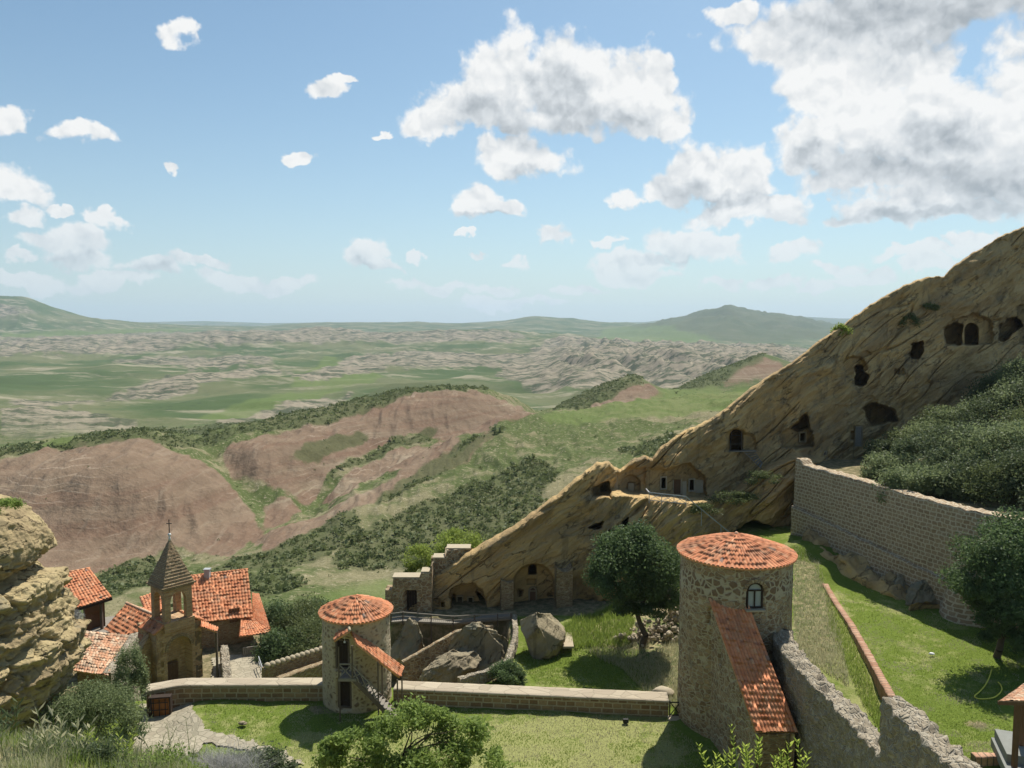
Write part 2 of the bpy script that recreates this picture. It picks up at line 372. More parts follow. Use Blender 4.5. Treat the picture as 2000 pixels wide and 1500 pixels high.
T[..., 2] += mid * rocm * 0.0016 * T[..., 1] * fbm(xy0 / (0.018 * T[..., 1:2] + 4), 2, ridged=True)

def mat_terrain():
    m, h, b, out = new_mat('hill_ground')
    g = h.n('ShaderNodeNewGeometry'); P = g.outputs['Position']
    a = h.n('ShaderNodeAttribute', attribute_name='soil')
    sp = h.n('ShaderNodeSeparateXYZ', ins={0: a.outputs['Color']})
    ar = h.n('ShaderNodeAttribute', attribute_name='rock')
    rock = ar.outputs['Fac']
    ry = h.n('ShaderNodeSeparateXYZ', ins={0: P}).outputs[1]
    dist = h.sstep(ry, 350.0, 800.0)
    big = h.noise(P, 0.02, 5, 0.6); midn = h.noise(P, 0.12, 5, 0.65); fine = h.noise(P, 0.9, 5, 0.7)
    vbig = h.noise(P, 0.0035, 6, 0.62)
    # near dry grass and green
    dry = h.mix(midn, (0.15, 0.14, 0.072), (0.25, 0.22, 0.13))
    grn = h.mix(fine, (0.065, 0.088, 0.03), (0.115, 0.135, 0.05))
    near_c = h.mix(h.sstep(h.m('ADD', big, h.m('MULTIPLY', h.m('SUBTRACT', midn, 0.5), 0.9)), 0.42, 0.60), grn, dry)
    # stony pale patches
    near_c = h.mix(h.m('MULTIPLY', h.sstep(fine, 0.53, 0.66), 0.6), near_c, (0.37, 0.32, 0.215))
    near_c = h.mix(h.m('MULTIPLY', h.sstep(h.noise(P, 2.6, 4, 0.75), 0.5, 0.64), 0.5), near_c, (0.055, 0.07, 0.028))
    # far plain: sage green with pale bare ground
    farg = h.mix(h.sstep(vbig, 0.42, 0.6), (0.068, 0.098, 0.038), (0.132, 0.140, 0.070))
    farg = h.mix(h.m('MULTIPLY', h.sstep(h.noise(h.vm('MULTIPLY', P, (0.0055, 0.015, 0.02)), 1.0, 10, 0.68), 0.525, 0.64), 0.75), farg, (0.30, 0.265, 0.185))
    c = h.mix(dist, near_c, farg)
    # red soil with pale sheep tracks
    pr = h.vm('MULTIPLY', P, (1, 1, 2.6))
    redc = h.mix(h.noise(P, 0.045, 5, 0.6), (0.140, 0.092, 0.063), (0.255, 0.190, 0.130))
    wv = h.n('ShaderNodeTexWave', wave_type='BANDS', bands_direction='Z', ins={'Vector': h.vm('ADD', P, h.scalev(h.noise(P, 0.035, 2, 0.5, out='Color'), (0, 0, 9.0))), 'Scale': 0.22, 'Distortion': 2.2, 'Detail': 2.0, 'Detail Scale': 0.6})
    bands = h.noise(h.vm('MULTIPLY', h.vm('ADD', P, h.scalev(h.noise(P, 0.02, 2, 0.5, out='Color'), (0, 0, 7.0))), (0.006, 0.006, 0.34)), 1.0, 4, 0.65)
    redc = h.mix(h.m('MULTIPLY', h.sstep(bands, 0.50, 0.62), 0.55), redc, (0.165, 0.10, 0.068))
    redc = h.mix(h.m('MULTIPLY', h.m('SUBTRACT', 1.0, h.sstep(bands, 0.34, 0.44)), 0.5), redc, (0.30, 0.25, 0.17))
    tracks = h.m('MULTIPLY', h.sstep(wv.outputs[1], 0.93, 1.0), h.sstep(h.noise(P, 0.03, 4, 0.7), 0.5, 0.62))
    redc = h.mix(h.m('MULTIPLY', tracks, 0.4), redc, (0.42, 0.34, 0.25))
    redc = h.mix(h.m('MULTIPLY', h.sstep(fine, 0.5, 0.7), 0.35), redc, (0.30, 0.235, 0.165))
    redc = h.mix(h.m('MULTIPLY', h.sstep(h.noise(P, 0.25, 6, 0.75), 0.52, 0.66), 0.45), redc, (0.115, 0.082, 0.055))
    redc = h.mix(h.m('MULTIPLY', h.sstep(h.noise(h.vm('MULTIPLY', P, (0.35, 0.03, 0.1)), 1.0, 4, 0.6), 0.55, 0.7), 0.3), redc, (0.31, 0.25, 0.18))
    jt = h.m('ADD', h.m('MULTIPLY', h.m('SUBTRACT', h.noise(P, 0.35, 6, 0.75), 0.5), 0.9), h.m('MULTIPLY', h.m('SUBTRACT', h.noise(P, 0.06, 4, 0.6), 0.5), 0.3))
    c = h.mix(h.sstep(h.m('ADD', sp.outputs[0], jt), 0.3, 0.7), c, redc)
    c = h.mix(h.m('MULTIPLY', h.sstep(h.m('ADD', sp.outputs[1], jt), 0.3, 0.7), 0.8), c, h.mix(fine, (0.045, 0.062, 0.022), (0.12, 0.125, 0.06)))
    c = h.mix(h.m('MULTIPLY', h.sstep(h.m('ADD', sp.outputs[2], h.m('MULTIPLY', jt, 0.6)), 0.2, 0.8), 0.7), c, h.mix(midn, (0.095, 0.135, 0.036), (0.14, 0.175, 0.06)))
    # rock outcrops: pale stone broken by dark crevices and shrubs
    v = h.n('ShaderNodeTexVoronoi', ins={'Vector': h.vm('MULTIPLY', P, (0.055, 0.09, 0.2)), 'Scale': 1.0})
    rn = h.noise(h.vm('MULTIPLY', P, (0.022, 0.06, 0.05)), 1.0, 8, 0.72)
    rc = h.mix(h.sstep(rn, 0.43, 0.55), (0.075, 0.085, 0.05), h.mix(v.outputs['Color'], (0.30, 0.255, 0.185), (0.21, 0.18, 0.13)))
    rfac = h.m('MULTIPLY', h.sstep(h.m('ADD', rock, h.m('MULTIPLY', h.m('SUBTRACT', h.noise(P, 0.02, 5, 0.7), 0.5), 1.7)), 0.35, 0.75), dist)
    c = h.mix(rfac, c, rc)
    # scattered dots of dark shrubs on the far plain
    vs = h.n('ShaderNodeTexVoronoi', ins={'Vector': P, 'Scale': 0.05})
    dots = h.m('MULTIPLY', h.m('LESS_THAN', vs.outputs['Distance'], 0.17), h.m('MULTIPLY', dist, h.sstep(h.noise(P, 0.004, 3), 0.48, 0.58)))
    c = h.mix(h.m('MULTIPLY', dots, 0.7), c, (0.05, 0.07, 0.035))
    h.set(b, 'Base Color', c); b.inputs['Roughness'].default_value = 1.0; b.inputs['Specular IOR Level'].default_value = 0.05
    bump(h, b, h.m('ADD', fine, h.m('MULTIPLY', midn, 2.5)), 0.8, 0.5)
    return m
hills = mesh_obj('hills', T.reshape(-1, 3), gridf(T.shape[0], T.shape[1]), mat_terrain(), attrs={'soil': soil.reshape(-1, 3), 'rock': rocm.ravel()})
struct(hills)

# ------------------------------------------------------------------ haze
hb = np.array([[-17000, -30, -260], [17000, -30, -260], [17000, 15600, -260], [-17000, 15600, -260], [-17000, -30, 330], [17000, -30, 330], [17000, 15600, 330], [-17000, 15600, 330]], float)
HZF = [(0,3,2,1),(4,5,6,7),(0,1,5,4),(1,2,6,5),(2,3,7,6),(3,0,4,7)]
hm = bpy.data.materials.new('haze_air'); hm.use_nodes = True; hm.node_tree.nodes.clear(); hh = NT(hm.node_tree)
ho = hh.n('ShaderNodeOutputMaterial'); hv = hh.n('ShaderNodeVolumePrincipled', ins={'Color': (0.60, 0.755, 0.95, 1), 'Density': 0.000056, 'Anisotropy': 0.2})
hm.node_tree.links.new(hv.outputs[0], ho.inputs['Volume'])
haze = mesh_obj('haze', hb, HZF, hm, smooth=False); tag(haze, None, None, kind='stuff')
# ------------------------------------------------------------------ materials
def mat_sandstone(name='sandstone', base=(0.45, 0.315, 0.15), dark=(0.29, 0.20, 0.10), lich=(0.12, 0.12, 0.095), lamt=0.55, dip=0.62):
    m, h, b, out = new_mat(name)
    P = h.n('ShaderNodeNewGeometry').outputs['Position']
    rot = h.n('ShaderNodeVectorRotate', rotation_type='Y_AXIS', ins={'Vector': P, 'Angle': dip}).outputs[0]
    bed = h.vm('MULTIPLY', rot, (0.10, 0.2, 0.55))
    n1 = h.noise(bed, 1.0, 6, 0.62); n2 = h.noise(P, 0.35, 6, 0.65); n3 = h.noise(P, 3.5, 5, 0.7); n4 = h.noise(h.vm('MULTIPLY', P, (1.3, 1.3, 0.14)), 1.0, 4, 0.6)
    c = h.mix(h.sstep(n1, 0.38, 0.64), base, dark)
    c = h.mix(h.m('MULTIPLY', h.sstep(n2, 0.45, 0.7), 0.55), c, tuple(x * 1.25 for x in base))
    c = h.mix(h.m('MULTIPLY', h.sstep(h.noise(P, 0.22, 7, 0.72), 0.54, 0.62), lamt), c, lich)
    c = h.mix(h.m('MULTIPLY', h.sstep(n3, 0.58, 0.72), 0.4), c, tuple(x * 0.5 for x in base))
    c = h.mix(h.m('MULTIPLY', h.sstep(n4, 0.57, 0.66), 0.35), c, (0.10, 0.08, 0.055))
    thin = h.noise(h.vm('MULTIPLY', rot, (0.12, 0.3, 3.2)), 1.0, 5, 0.6)
    c = h.mix(h.m('MULTIPLY', h.sstep(thin, 0.52, 0.68), 0.2), c, dark)
    ck = h.m('ABSOLUTE', h.m('SUBTRACT', h.noise(h.vm('MULTIPLY', rot, (0.22, 0.4, 0.75)), 1.0, 5, 0.55), 0.5))
    ckm = h.m('MULTIPLY', h.m('SUBTRACT', 1.0, h.sstep(ck, 0.0, 0.013)), h.sstep(n2, 0.42, 0.55))
    c = h.mix(h.m('MULTIPLY', ckm, 0.5), c, (0.09, 0.07, 0.045))
    h.set(b, 'Base Color', c)
    n1 = h.m('ADD', n1, h.m('SUBTRACT', h.m('MULTIPLY', thin, 0.6), ckm))
    bump(h, b, h.m('ADD', h.m('MULTIPLY', n1, 1.0), h.m('ADD', h.m('MULTIPLY', n3, 0.5), n2)), 0.9, 0.25)
    return m
def mat_masonry(name, kind, c1, c2, mort, sx_=0.5, sy_=0.25, mw=0.03, warp=0.12, bumpd=0.05, stain=0.25, rnd=0.7):
    """courses or random rubble on metric UVs"""
    m, h, b, out = new_mat(name)
    uv = h.n('ShaderNodeUVMap', uv_map='UVMap').outputs[0]
    P = h.n('ShaderNodeTexCoord').outputs['Object']
    wv = h.vm('MULTIPLY_ADD', h.vm('SUBTRACT', h.noise(uv, 1.7, 4, 0.6, out='Color'), (0.5, 0.5, 0.5)), (warp, warp * 0.9, 0), uv)
    if kind == 'rubble':
        vv = h.vm('MULTIPLY', wv, (1 / sx_, 1 / sy_, 0))
        v1 = h.n('ShaderNodeTexVoronoi', feature='F1', ins={'Vector': vv, 'Scale': 1.0, 'Randomness': 0.9})
        ve = h.n('ShaderNodeTexVoronoi', feature='DISTANCE_TO_EDGE', ins={'Vector': vv, 'Scale': 1.0, 'Randomness': 0.9})
        jn = h.noise(uv, 3.0, 3)
        e = h.m('SUBTRACT', ve.outputs['Distance'], h.m('MULTIPLY', h.m('SUBTRACT', jn, 0.45), 0.16))
        mor = h.m('SUBTRACT', 1.0, h.sstep(e, mw * 0.6, mw * 1.8))
        rs = h.n('ShaderNodeSeparateColor', ins={0: v1.outputs['Color']}).outputs[0]
        hgt = h.sstep(e, 0.0, mw * 2.4)
    else:
        br = h.n('ShaderNodeTexBrick', ins={'Vector': wv, 'Color1': (0, 0, 0, 1), 'Color2': (1, 1, 1, 1), 'Mortar': (0.5, 0.5, 0.5, 1), 'Scale': 1.0,
                 'Mortar Size': mw, 'Mortar Smooth': 0.35, 'Bias': 0.0, 'Brick Width': sx_, 'Row Height': sy_}, offset=0.43, squash=1.3, squash_frequency=3)
        mor = br.outputs['Fac']; rs = h.n('ShaderNodeSeparateColor', ins={0: br.outputs['Color']}).outputs[0]
        mor = h.sstep(h.m('ADD', mor, h.m('MULTIPLY', h.m('SUBTRACT', h.noise(uv, 5.0, 3), 0.5), 0.5)), 0.2, 0.8)
        hgt = h.m('SUBTRACT', 1.0, mor)
    fine = h.noise(P, 9.0, 5, 0.7); med = h.noise(P, 0.9, 5, 0.65)
    st = h.mix(h.m('ADD', h.m('MULTIPLY', rs, rnd), h.m('MULTIPLY', med, 1 - rnd)), c1, c2)
    st = h.mix(h.m('MULTIPLY', h.sstep(fine, 0.4, 0.75), 0.5), st, tuple(x * 0.55 for x in c1))
    mc = h.mix(fine, tuple(x * 0.75 for x in mort), tuple(x * 1.1 for x in mort))
    c = h.mix(mor, st, mc)
    c = h.mix(h.m('MULTIPLY', h.sstep(med, 0.52, 0.72), stain), c, (0.10, 0.085, 0.06))
    h.set(b, 'Base Color', c)
    bump(h, b, h.m('ADD', hgt, h.m('MULTIPLY', fine, 0.6)), 0.9, bumpd)
    return m
def mat_tiles(name, cols, seedv=0.0, lichen=0.35):
    m, h, b, out = new_mat(name)
    uv = h.n('ShaderNodeUVMap', uv_map='UVMap').outputs[0]
    P = h.n('ShaderNodeTexCoord').outputs['Object']
    fl = h.vm('FLOOR', h.vm('ADD', uv, (0.0, 0.02, 0)))
    wn = h.n('ShaderNodeTexWhiteNoise', noise_dimensions='3D', ins={'Vector': h.vm('ADD', fl, (seedv, 0.5, 0.5))})
    c = h.ramp(wn.outputs['Value'], cols, 'CONSTANT')
    n = h.noise(P, 6.0, 4, 0.7); n2 = h.noise(P, 0.8, 5, 0.65)
    c = h.mix(h.m('MULTIPLY', h.sstep(n, 0.35, 0.7), 0.45), c, (0.36, 0.15, 0.075))
    c = h.mix(h.m('MULTIPLY', h.sstep(h.m('ADD', n2, h.m('MULTIPLY', n, 0.25)), 0.62, 0.78), lichen), c, (0.21, 0.17, 0.12))
    h.set(b, 'Base Color', c); b.inputs['Roughness'].default_value = 0.8
    bump(h, b, n, 0.5, 0.02)
    return m
def mat_plain(name, col, col2=None, scale=3.0, rough=0.85, bs=0.4, bd=0.02, stretch=(1, 1, 1)):
    m, h, b, out = new_mat(name)
    P = h.vm('MULTIPLY', h.n('ShaderNodeTexCoord').outputs['Object'], stretch)
    n = h.noise(P, scale, 5, 0.65)
    h.set(b, 'Base Color', h.mix(n, col, col2 or tuple(x * 0.6 for x in col))); b.inputs['Roughness'].default_value = rough
    bump(h, b, n, bs, bd)
    return m
def mat_leaf(name, c1, c2, trans=0.35, tint=1.0):
    m, h, b, out = new_mat(name)
    v = h.n('ShaderNodeAttribute', attribute_name='var').outputs['Fac']
    c = h.mix(v, c1, c2)
    h.set(b, 'Base Color', c); b.inputs['Roughness'].default_value = 0.6
    tr = h.n('ShaderNodeBsdfTranslucent', ins={0: h.mix(0.5, c, tuple(min(1, x * 2.2) for x in c2))})
    ms_ = h.n('ShaderNodeMixShader', ins={0: trans, 1: b.outputs[0], 2: tr.outputs[0]})
    m.node_tree.links.new(ms_.outputs[0], out.inputs[0])
    return m
def mat_lawn():
    m, h, b, out = new_mat('lawn_grass')
    P = h.n('ShaderNodeNewGeometry').outputs['Position']
    a = h.n('ShaderNodeAttribute', attribute_name='zone')
    sp = h.n('ShaderNodeSeparateXYZ', ins={0: a.outputs['Color']})
    big = h.noise(P, 0.28, 5, 0.65); med = h.noise(P, 1.6, 5, 0.7); fine = h.noise(P, 5.5, 4, 0.85)
    vf = h.noise(h.vm('MULTIPLY', P, (30, 12, 10)), 1.0, 2)
    dryf = h.sstep(h.m('ADD', h.m('ADD', big, h.m('MULTIPLY', h.m('SUBTRACT', med, 0.5), 0.8)), h.m('MULTIPLY', h.m('SUBTRACT', sp.outputs[0], 0.5), 0.5)), 0.42, 0.66)
    g = h.mix(fine, (0.065, 0.115, 0.014), (0.21, 0.25, 0.055))
    d = h.mix(fine, (0.18, 0.20, 0.06), (0.46, 0.42, 0.20))
    c = h.mix(h.m('MULTIPLY', dryf, 0.75), g, d)
    c = h.mix(h.m('MULTIPLY', h.sstep(vf, 0.5, 0.75), 0.35), c, (0.05, 0.085, 0.015))
    rough = h.mix(h.sstep(h.m('ADD', med, h.m('MULTIPLY', h.m('SUBTRACT', fine, 0.5), 0.8)), 0.42, 0.62), (0.10, 0.135, 0.04), (0.36, 0.30, 0.17))
    c = h.mix(h.sstep(sp.outputs[1], 0.3, 0.7), c, rough)
    earth = h.mix(h.sstep(med, 0.4, 0.65), (0.15, 0.135, 0.07), (0.31, 0.25, 0.15))
    c = h.mix(h.sstep(sp.outputs[2], 0.3, 0.7), c, earth)
    h.set(b, 'Base Color', c); b.inputs['Roughness'].default_value = 1.0; b.inputs['Specular IOR Level'].default_value = 0.03
    bump(h, b, h.m('ADD', fine, h.m('MULTIPLY', med, 1.5)), 0.9, 0.09)
    return m
def mat_flag(name='flagstones', sc=(2.1, 2.1), c1=(0.42, 0.37, 0.27), c2=(0.32, 0.275, 0.20), mort=(0.27, 0.24, 0.17)):
    m, h, b, out = new_mat(name)
    P = h.n('ShaderNodeNewGeometry').outputs['Position']
    vv = h.vm('MULTIPLY', h.vm('MULTIPLY_ADD', h.noise(P, 1.5, 3, 0.5, out='Color'), (0.25, 0.25, 0), P), (sc[0], sc[1], 0))
    v1 = h.n('ShaderNodeTexVoronoi', ins={'Vector': vv, 'Scale': 1.0}); ve = h.n('ShaderNodeTexVoronoi', feature='DISTANCE_TO_EDGE', ins={'Vector': vv, 'Scale': 1.0})
    rs = h.n('ShaderNodeSeparateColor', ins={0: v1.outputs['Color']}).outputs[0]
    fine = h.noise(P, 8.0, 5, 0.7)
    c = h.mix(rs, c1, c2)
    c = h.mix(h.m('MULTIPLY', fine, 0.35), c, tuple(x * 0.6 for x in c2))
    e = h.sstep(ve.outputs['Distance'], *((0.005, 0.035) if name == 'coping_slabs' else (0.03, 0.075)))
    c = h.mix(h.m('SUBTRACT', 1.0, e), c, mort)
    h.set(b, 'Base Color', c); bump(h, b, h.m('ADD', e, h.m('MULTIPLY', fine, 0.4)), 0.8, 0.03)
    return m
TC = [(0.0, (0.60, 0.235, 0.11)), (0.22, (0.66, 0.275, 0.135)), (0.42, (0.56, 0.205, 0.095)), (0.58, (0.66, 0.30, 0.15)), (0.72, (0.62, 0.25, 0.12)), (0.88, (0.64, 0.34, 0.19)), (0.95, (0.47, 0.19, 0.10)), (0.99, (0.24, 0.18, 0.15))]
TCOLD = [(0.0, (0.58, 0.32, 0.19)), (0.25, (0.62, 0.42, 0.27)), (0.45, (0.52, 0.28, 0.16)), (0.6, (0.66, 0.49, 0.33)), (0.8, (0.50, 0.34, 0.22)), (0.93, (0.42, 0.22, 0.13))]
M = {}
M['cliff'] = mat_sandstone(base=(0.50, 0.345, 0.155), dark=(0.34, 0.23, 0.11), lamt=0.4)
M['rockl'] = mat_sandstone('yellow_sandstone', (0.40, 0.315, 0.165), (0.28, 0.21, 0.115), (0.16, 0.155, 0.11), 0.6, 0.25)
M['boulder'] = mat_sandstone('grey_boulder', (0.33, 0.275, 0.175), (0.23, 0.19, 0.125), (0.19, 0.19, 0.14), 0.6, 0.9)
M['tower'] = mat_masonry('tower_rubble', 'rubble', (0.185, 0.115, 0.065), (0.44, 0.32, 0.185), (0.46, 0.38, 0.25), 0.42, 0.27, 0.06, 0.25, 0.06, 0.45)
M['towerband'] = mat_masonry('tower_pointed_rubble', 'rubble', (0.15, 0.095, 0.06), (0.25, 0.17, 0.10), (0.44, 0.375, 0.26), 0.40, 0.42, 0.09, 0.25, 0.05, 0.1)
M['stower'] = mat_masonry('plastered_rubble', 'rubble', (0.15, 0.10, 0.06), (0.36, 0.29, 0.19), (0.46, 0.385, 0.265), 0.36, 0.28, 0.17, 0.25, 0.04, 0.25)
M['parapet'] = mat_masonry('parapet_blocks', 'brick', (0.19, 0.115, 0.06), (0.36, 0.26, 0.145), (0.43, 0.36, 0.245), 0.62, 0.36, 0.055, 0.10, 0.05, 0.3, 0.85)
M['coping'] = mat_flag('coping_slabs', (0.75, 1.3), (0.47, 0.40, 0.29), (0.37, 0.305, 0.22), (0.33, 0.28, 0.20))
M['bigwall'] = mat_masonry('curtain_blocks', 'brick', (0.27, 0.185, 0.11), (0.42, 0.31, 0.195), (0.56, 0.47, 0.335), 0.44, 0.33, 0.055, 0.36, 0.05, 0.2, 0.8)
M['rough'] = mat_masonry('lichened_rubble', 'rubble', (0.22, 0.18, 0.125), (0.40, 0.34, 0.245), (0.42, 0.365, 0.275), 0.30, 0.22, 0.06, 0.3, 0.08, 0.35)
M['thinstone'] = mat_masonry('thin_coursed_stone', 'rubble', (0.22, 0.14, 0.075), (0.40, 0.29, 0.165), (0.40, 0.32, 0.20), 0.42, 0.13, 0.07, 0.2, 0.05, 0.3)
M['church'] = mat_masonry('church_stone', 'brick', (0.36, 0.20, 0.10), (0.62, 0.41, 0.22), (0.46, 0.34, 0.21), 0.36, 0.17, 0.03, 0.08, 0.04, 0.3, 0.9)
M['spire'] = mat_masonry('spire_stone', 'brick', (0.34, 0.22, 0.12), (0.54, 0.41, 0.24), (0.22, 0.17, 0.11), 0.30, 0.13, 0.025, 0.06, 0.05, 0.45, 0.9)
M['tile'] = mat_tiles('clay_tiles', TC); M['tile_old'] = mat_tiles('worn_clay_tiles', TCOLD, 3.0, 0.8)
M['wood'] = mat_plain('weathered_wood', (0.17, 0.135, 0.10), (0.08, 0.06, 0.045), 4, stretch=(1, 1, 6))
M['greywood'] = mat_plain('grey_wood', (0.30, 0.27, 0.225), (0.17, 0.15, 0.12), 4)
M['darkwood'] = mat_plain('dark_wood', (0.055, 0.038, 0.026), (0.03, 0.02, 0.015), 5)
M['orangewood'] = mat_plain('orange_wood', (0.36, 0.155, 0.05), (0.25, 0.10, 0.035), 3)
M['brownwood'] = mat_plain('brown_wood', (0.20, 0.11, 0.055), (0.12, 0.065, 0.035), 3)
M['iron'] = mat_plain('black_iron', (0.03, 0.03, 0.03), rough=0.5)
M['steel'] = mat_plain('grey_steel', (0.42, 0.44, 0.44), (0.3, 0.3, 0.3), rough=0.45)
M['lawn'] = mat_lawn(); M['flag'] = mat_flag()
M['pale'] = mat_plain('pale_plaster', (0.45, 0.385, 0.275), (0.33, 0.27, 0.18), 2)
M['facade'] = mat_plain('facade_plaster', (0.36, 0.29, 0.185), (0.25, 0.20, 0.125), 1.4)
M['glass'] = mat_plain('window_glass', (0.42, 0.46, 0.44), (0.30, 0.33, 0.32), 2, rough=0.25)
M['white'] = mat_plain('white_metal', (0.8, 0.8, 0.78), rough=0.4)
M['bark'] = mat_plain('bark', (0.13, 0.10, 0.07), (0.06, 0.045, 0.03), 6)
M['brick'] = mat_masonry('edge_bricks', 'brick', (0.36, 0.17, 0.10), (0.56, 0.36, 0.24), (0.20, 0.16, 0.11), 0.24, 9.0, 0.035, 0.03, 0.03, 0.2)

# ------------------------------------------------------------------ near ground
def idw(X, Y, pts, pw=3.2):
    pts = np.array(pts); num = 0; den = 0
    for x, y, z in pts:
        ww = 1 / ((X - x) ** 2 + (Y - y) ** 2 + 1.2) ** (pw / 2); num = num + ww * z; den = den + ww
    return num / den
def ctrl(L): return [WZ(*p) for p in L]
RIGHTC = ctrl([(1560,1300,-21.8),(1600,1200,-21.9),(1570,1110,-21.4),(1640,1150,-21.9),(1800,1300,-22.2),(1950,1450,-22.4),(1700,1450,-22.8),(1950,1250,-22),(1850,1195,-21.8),(1700,1180,-21.9),(1720,1400,-22.6),(1600,1100,-20.8),(1580,1060,-19.8),(1750,1150,-21.2),(2100,1300,-22),(2050,1450,-22.4),(1850,1600,-22.6)])
MIDC = ctrl([(400,1380,-26),(600,1440,-26),(900,1420,-26),(1250,1420,-26),(1000,1500,-26),(500,1490,-26.2),(300,1450,-26.6),(310,1395,-26.7),(200,1440,-26.7),(1100,1340,-26),(1200,1300,-25.9),(1050,1280,-26),(1250,1350,-26),(1130,1205,-25.2),(1250,1200,-24.9),(1320,1260,-25.5),(1320,1200,-24.6),(1000,1200,-25.6),(1200,1600,-26.2),(800,1600,-26.2),(500,1600,-26)]) + [(17, 62, -23.6), (20, 68, -21.5), (14, 66, -24.6),(14,44,-26),(12,38,-26),(16,34,-26.2)]
HILLC = [(30, 80, -15), (34, 66, -14.6), (36, 58, -14.4), (38, 52, -14.2), (45, 70, -11.5), (50, 88, -9.5), (60, 80, -5), (60, 95, -3), (70, 70, -3), (37.6, 88, -14.9), (44, 90, -13.9), (34, 84, -15), (55, 60, -9),(60,50,-9)]
WALLP = [(26.6, 78.0), (27.4, 75.5), (28.9, 71.0), (30.6, 66.0), (32.2, 61.0), (33.8, 57.0), (35.9, 53.5), (39.5, 49.0), (44, 45)]
STEPW = [(18.6, 56), (18.3, 50), (17.0, 46.5), (16.3, 44), (16.6, 41), (17.0, 38.5), (17.1, 35), (16.9, 30), (17.1, 24)]
gx, gy = np.meshgrid(np.arange(-50, 64, 0.22), np.concatenate([np.arange(24, 84, 0.22), np.arange(84, 112, 1.0)]))
zr = idw(gx, gy, RIGHTC); zm = idw(gx, gy, MIDC); zh = idw(gx, gy, HILLC)
wallx = np.interp(gy, [p[1] for p in WALLP][::-1], [p[0] for p in WALLP][::-1])
stepx = np.interp(gy, [p[1] for p in STEPW][::-1], [p[0] for p in STEPW][::-1])
tblend = sst(gy, 52, 60)                       # behind the tower the two levels join as a slope
r = sst(gx - stepx, -0.3 - 3.0 * tblend, 0.3 + 4.0 * tblend)
gz = zm * (1 - r) + zr * r
wallx = np.where(gy > 75.5, 27.4 + (gy - 75.5) * .38, wallx)
r2 = sst(gx - wallx, 0.1, 0.5) * sst(gy, 44, 46)
gz = gz * (1 - r2) + zh * r2
# courtyard level behind the parapet on the left, gully in the middle
backY = 54.1 + 0 * gx
cy_ = sst(gy - backY, -0.2, 0.3) * (1 - sst(gx, -11.2, -10.6))
gz = gz * (1 - cy_) + (-30.0 + 0.0 * gx) * cy_
GW = [WZ(1000,1196,-25.4), WZ(1002,1240,-25.4), WZ(985,1288,-25.4), WZ(945,1308,-25.4), WZ(892,1324,-25.4), WZ(905,1345,-25.4)]
gyw = [p[1] for p in GW][::-1]; gxw = [p[0] for p in GW][::-1]
gly = np.interp(gy, gyw, gxw)
gu_ = (1 - sst(gx - gly, -1.2, -0.2)) * sst(gx, -11.5, -10.8) * sst(gy, 54.6, 55.2) * (1 - sst(gy, 65.8, 67.2))
gz = gz * (1 - gu_) + (-31.0 + 0.9 * fbm(np.stack([gx / 3, gy / 3, 0 * gx], -1), 3)) * gu_
# the site ends in a slope down to the valley
ed = sst(gy, np.where(gx < -8.5, 74, 84), np.where(gx < -8.5, 84, 100)) * (1 - sst(gx, 20, 30) * 0.9)
gz = gz * (1 - ed) + (-46) * ed
edl = 1 - sst(gx, -50, -36); gz = gz * (1 - edl) + np.minimum(gz, -34) * edl
gP = np.stack([gx, gy, 0 * gx], -1)
gz = gz + 0.10 * fbm(gP / 2.5, 3) + 0.03 * fbm(gP / 0.5, 2)
G = np.stack([gx, gy, gz], -1)
gpx, gpy = PX(G)
wx_ = gpx + 10 * fbm(gP / 1.5, 3); wy_ = gpy + 6 * fbm(gP / 1.5 + 9, 3)
DRYZ = [[(560,1430),(1300,1390),(1330,1500),(560,1520)],[(1560,1280),(1600,1150),(1640,1160),(1740,1400),(1660,1390)]]
RGHZ = [[(1240,1290),(1330,1200),(1340,1380),(1290,1350)],[(1550,1090),(1600,1110),(1612,1160),(1640,1260),(1610,1300),(1550,1290)],[(1120,1230),(1330,1180),(1330,1265),(1200,1270)]]
EARZ = [[(760,1150),(1000,1200),(990,1330),(770,1330)],[(600,1380),(770,1370),(760,1388),(610,1392)],[(0,1100),(640,1100),(640,1310),(0,1400)],[(760,1150),(1340,1150),(1340,1195),(1100,1202),(960,1205)],[(1880,1408),(1925,1402),(1935,1420),(1890,1424)]]
def gm(polys):
    m = np.zeros(gpx.shape)
    for p in polys: m = np.maximum(m, inpoly(wx_, wy_, p))
    for _ in range(2):
        for k in range(2): m = (m + np.roll(m, 1, k) + np.roll(m, -1, k)) / 3
    return m
dryv = 0.35 + 0.5 * gm(DRYZ)
ear = np.maximum(gm(EARZ), (gu_ > 0.3) * 1.0); ear = np.maximum(ear, r2)
zone = np.stack([dryv, gm(RGHZ), ear], -1)
lawn = struct(mesh_obj('lawn', G.reshape(-1, 3), gridf(*gx.shape), M['lawn'], attrs={'zone': zone.reshape(-1, 3)}))
def gz_at(x, y):
    j = int(np.argmin(np.abs(gx[0] - x))); i = int(np.argmin(np.abs(gy[:, 0] - y)))
    return float(gz[i, j])

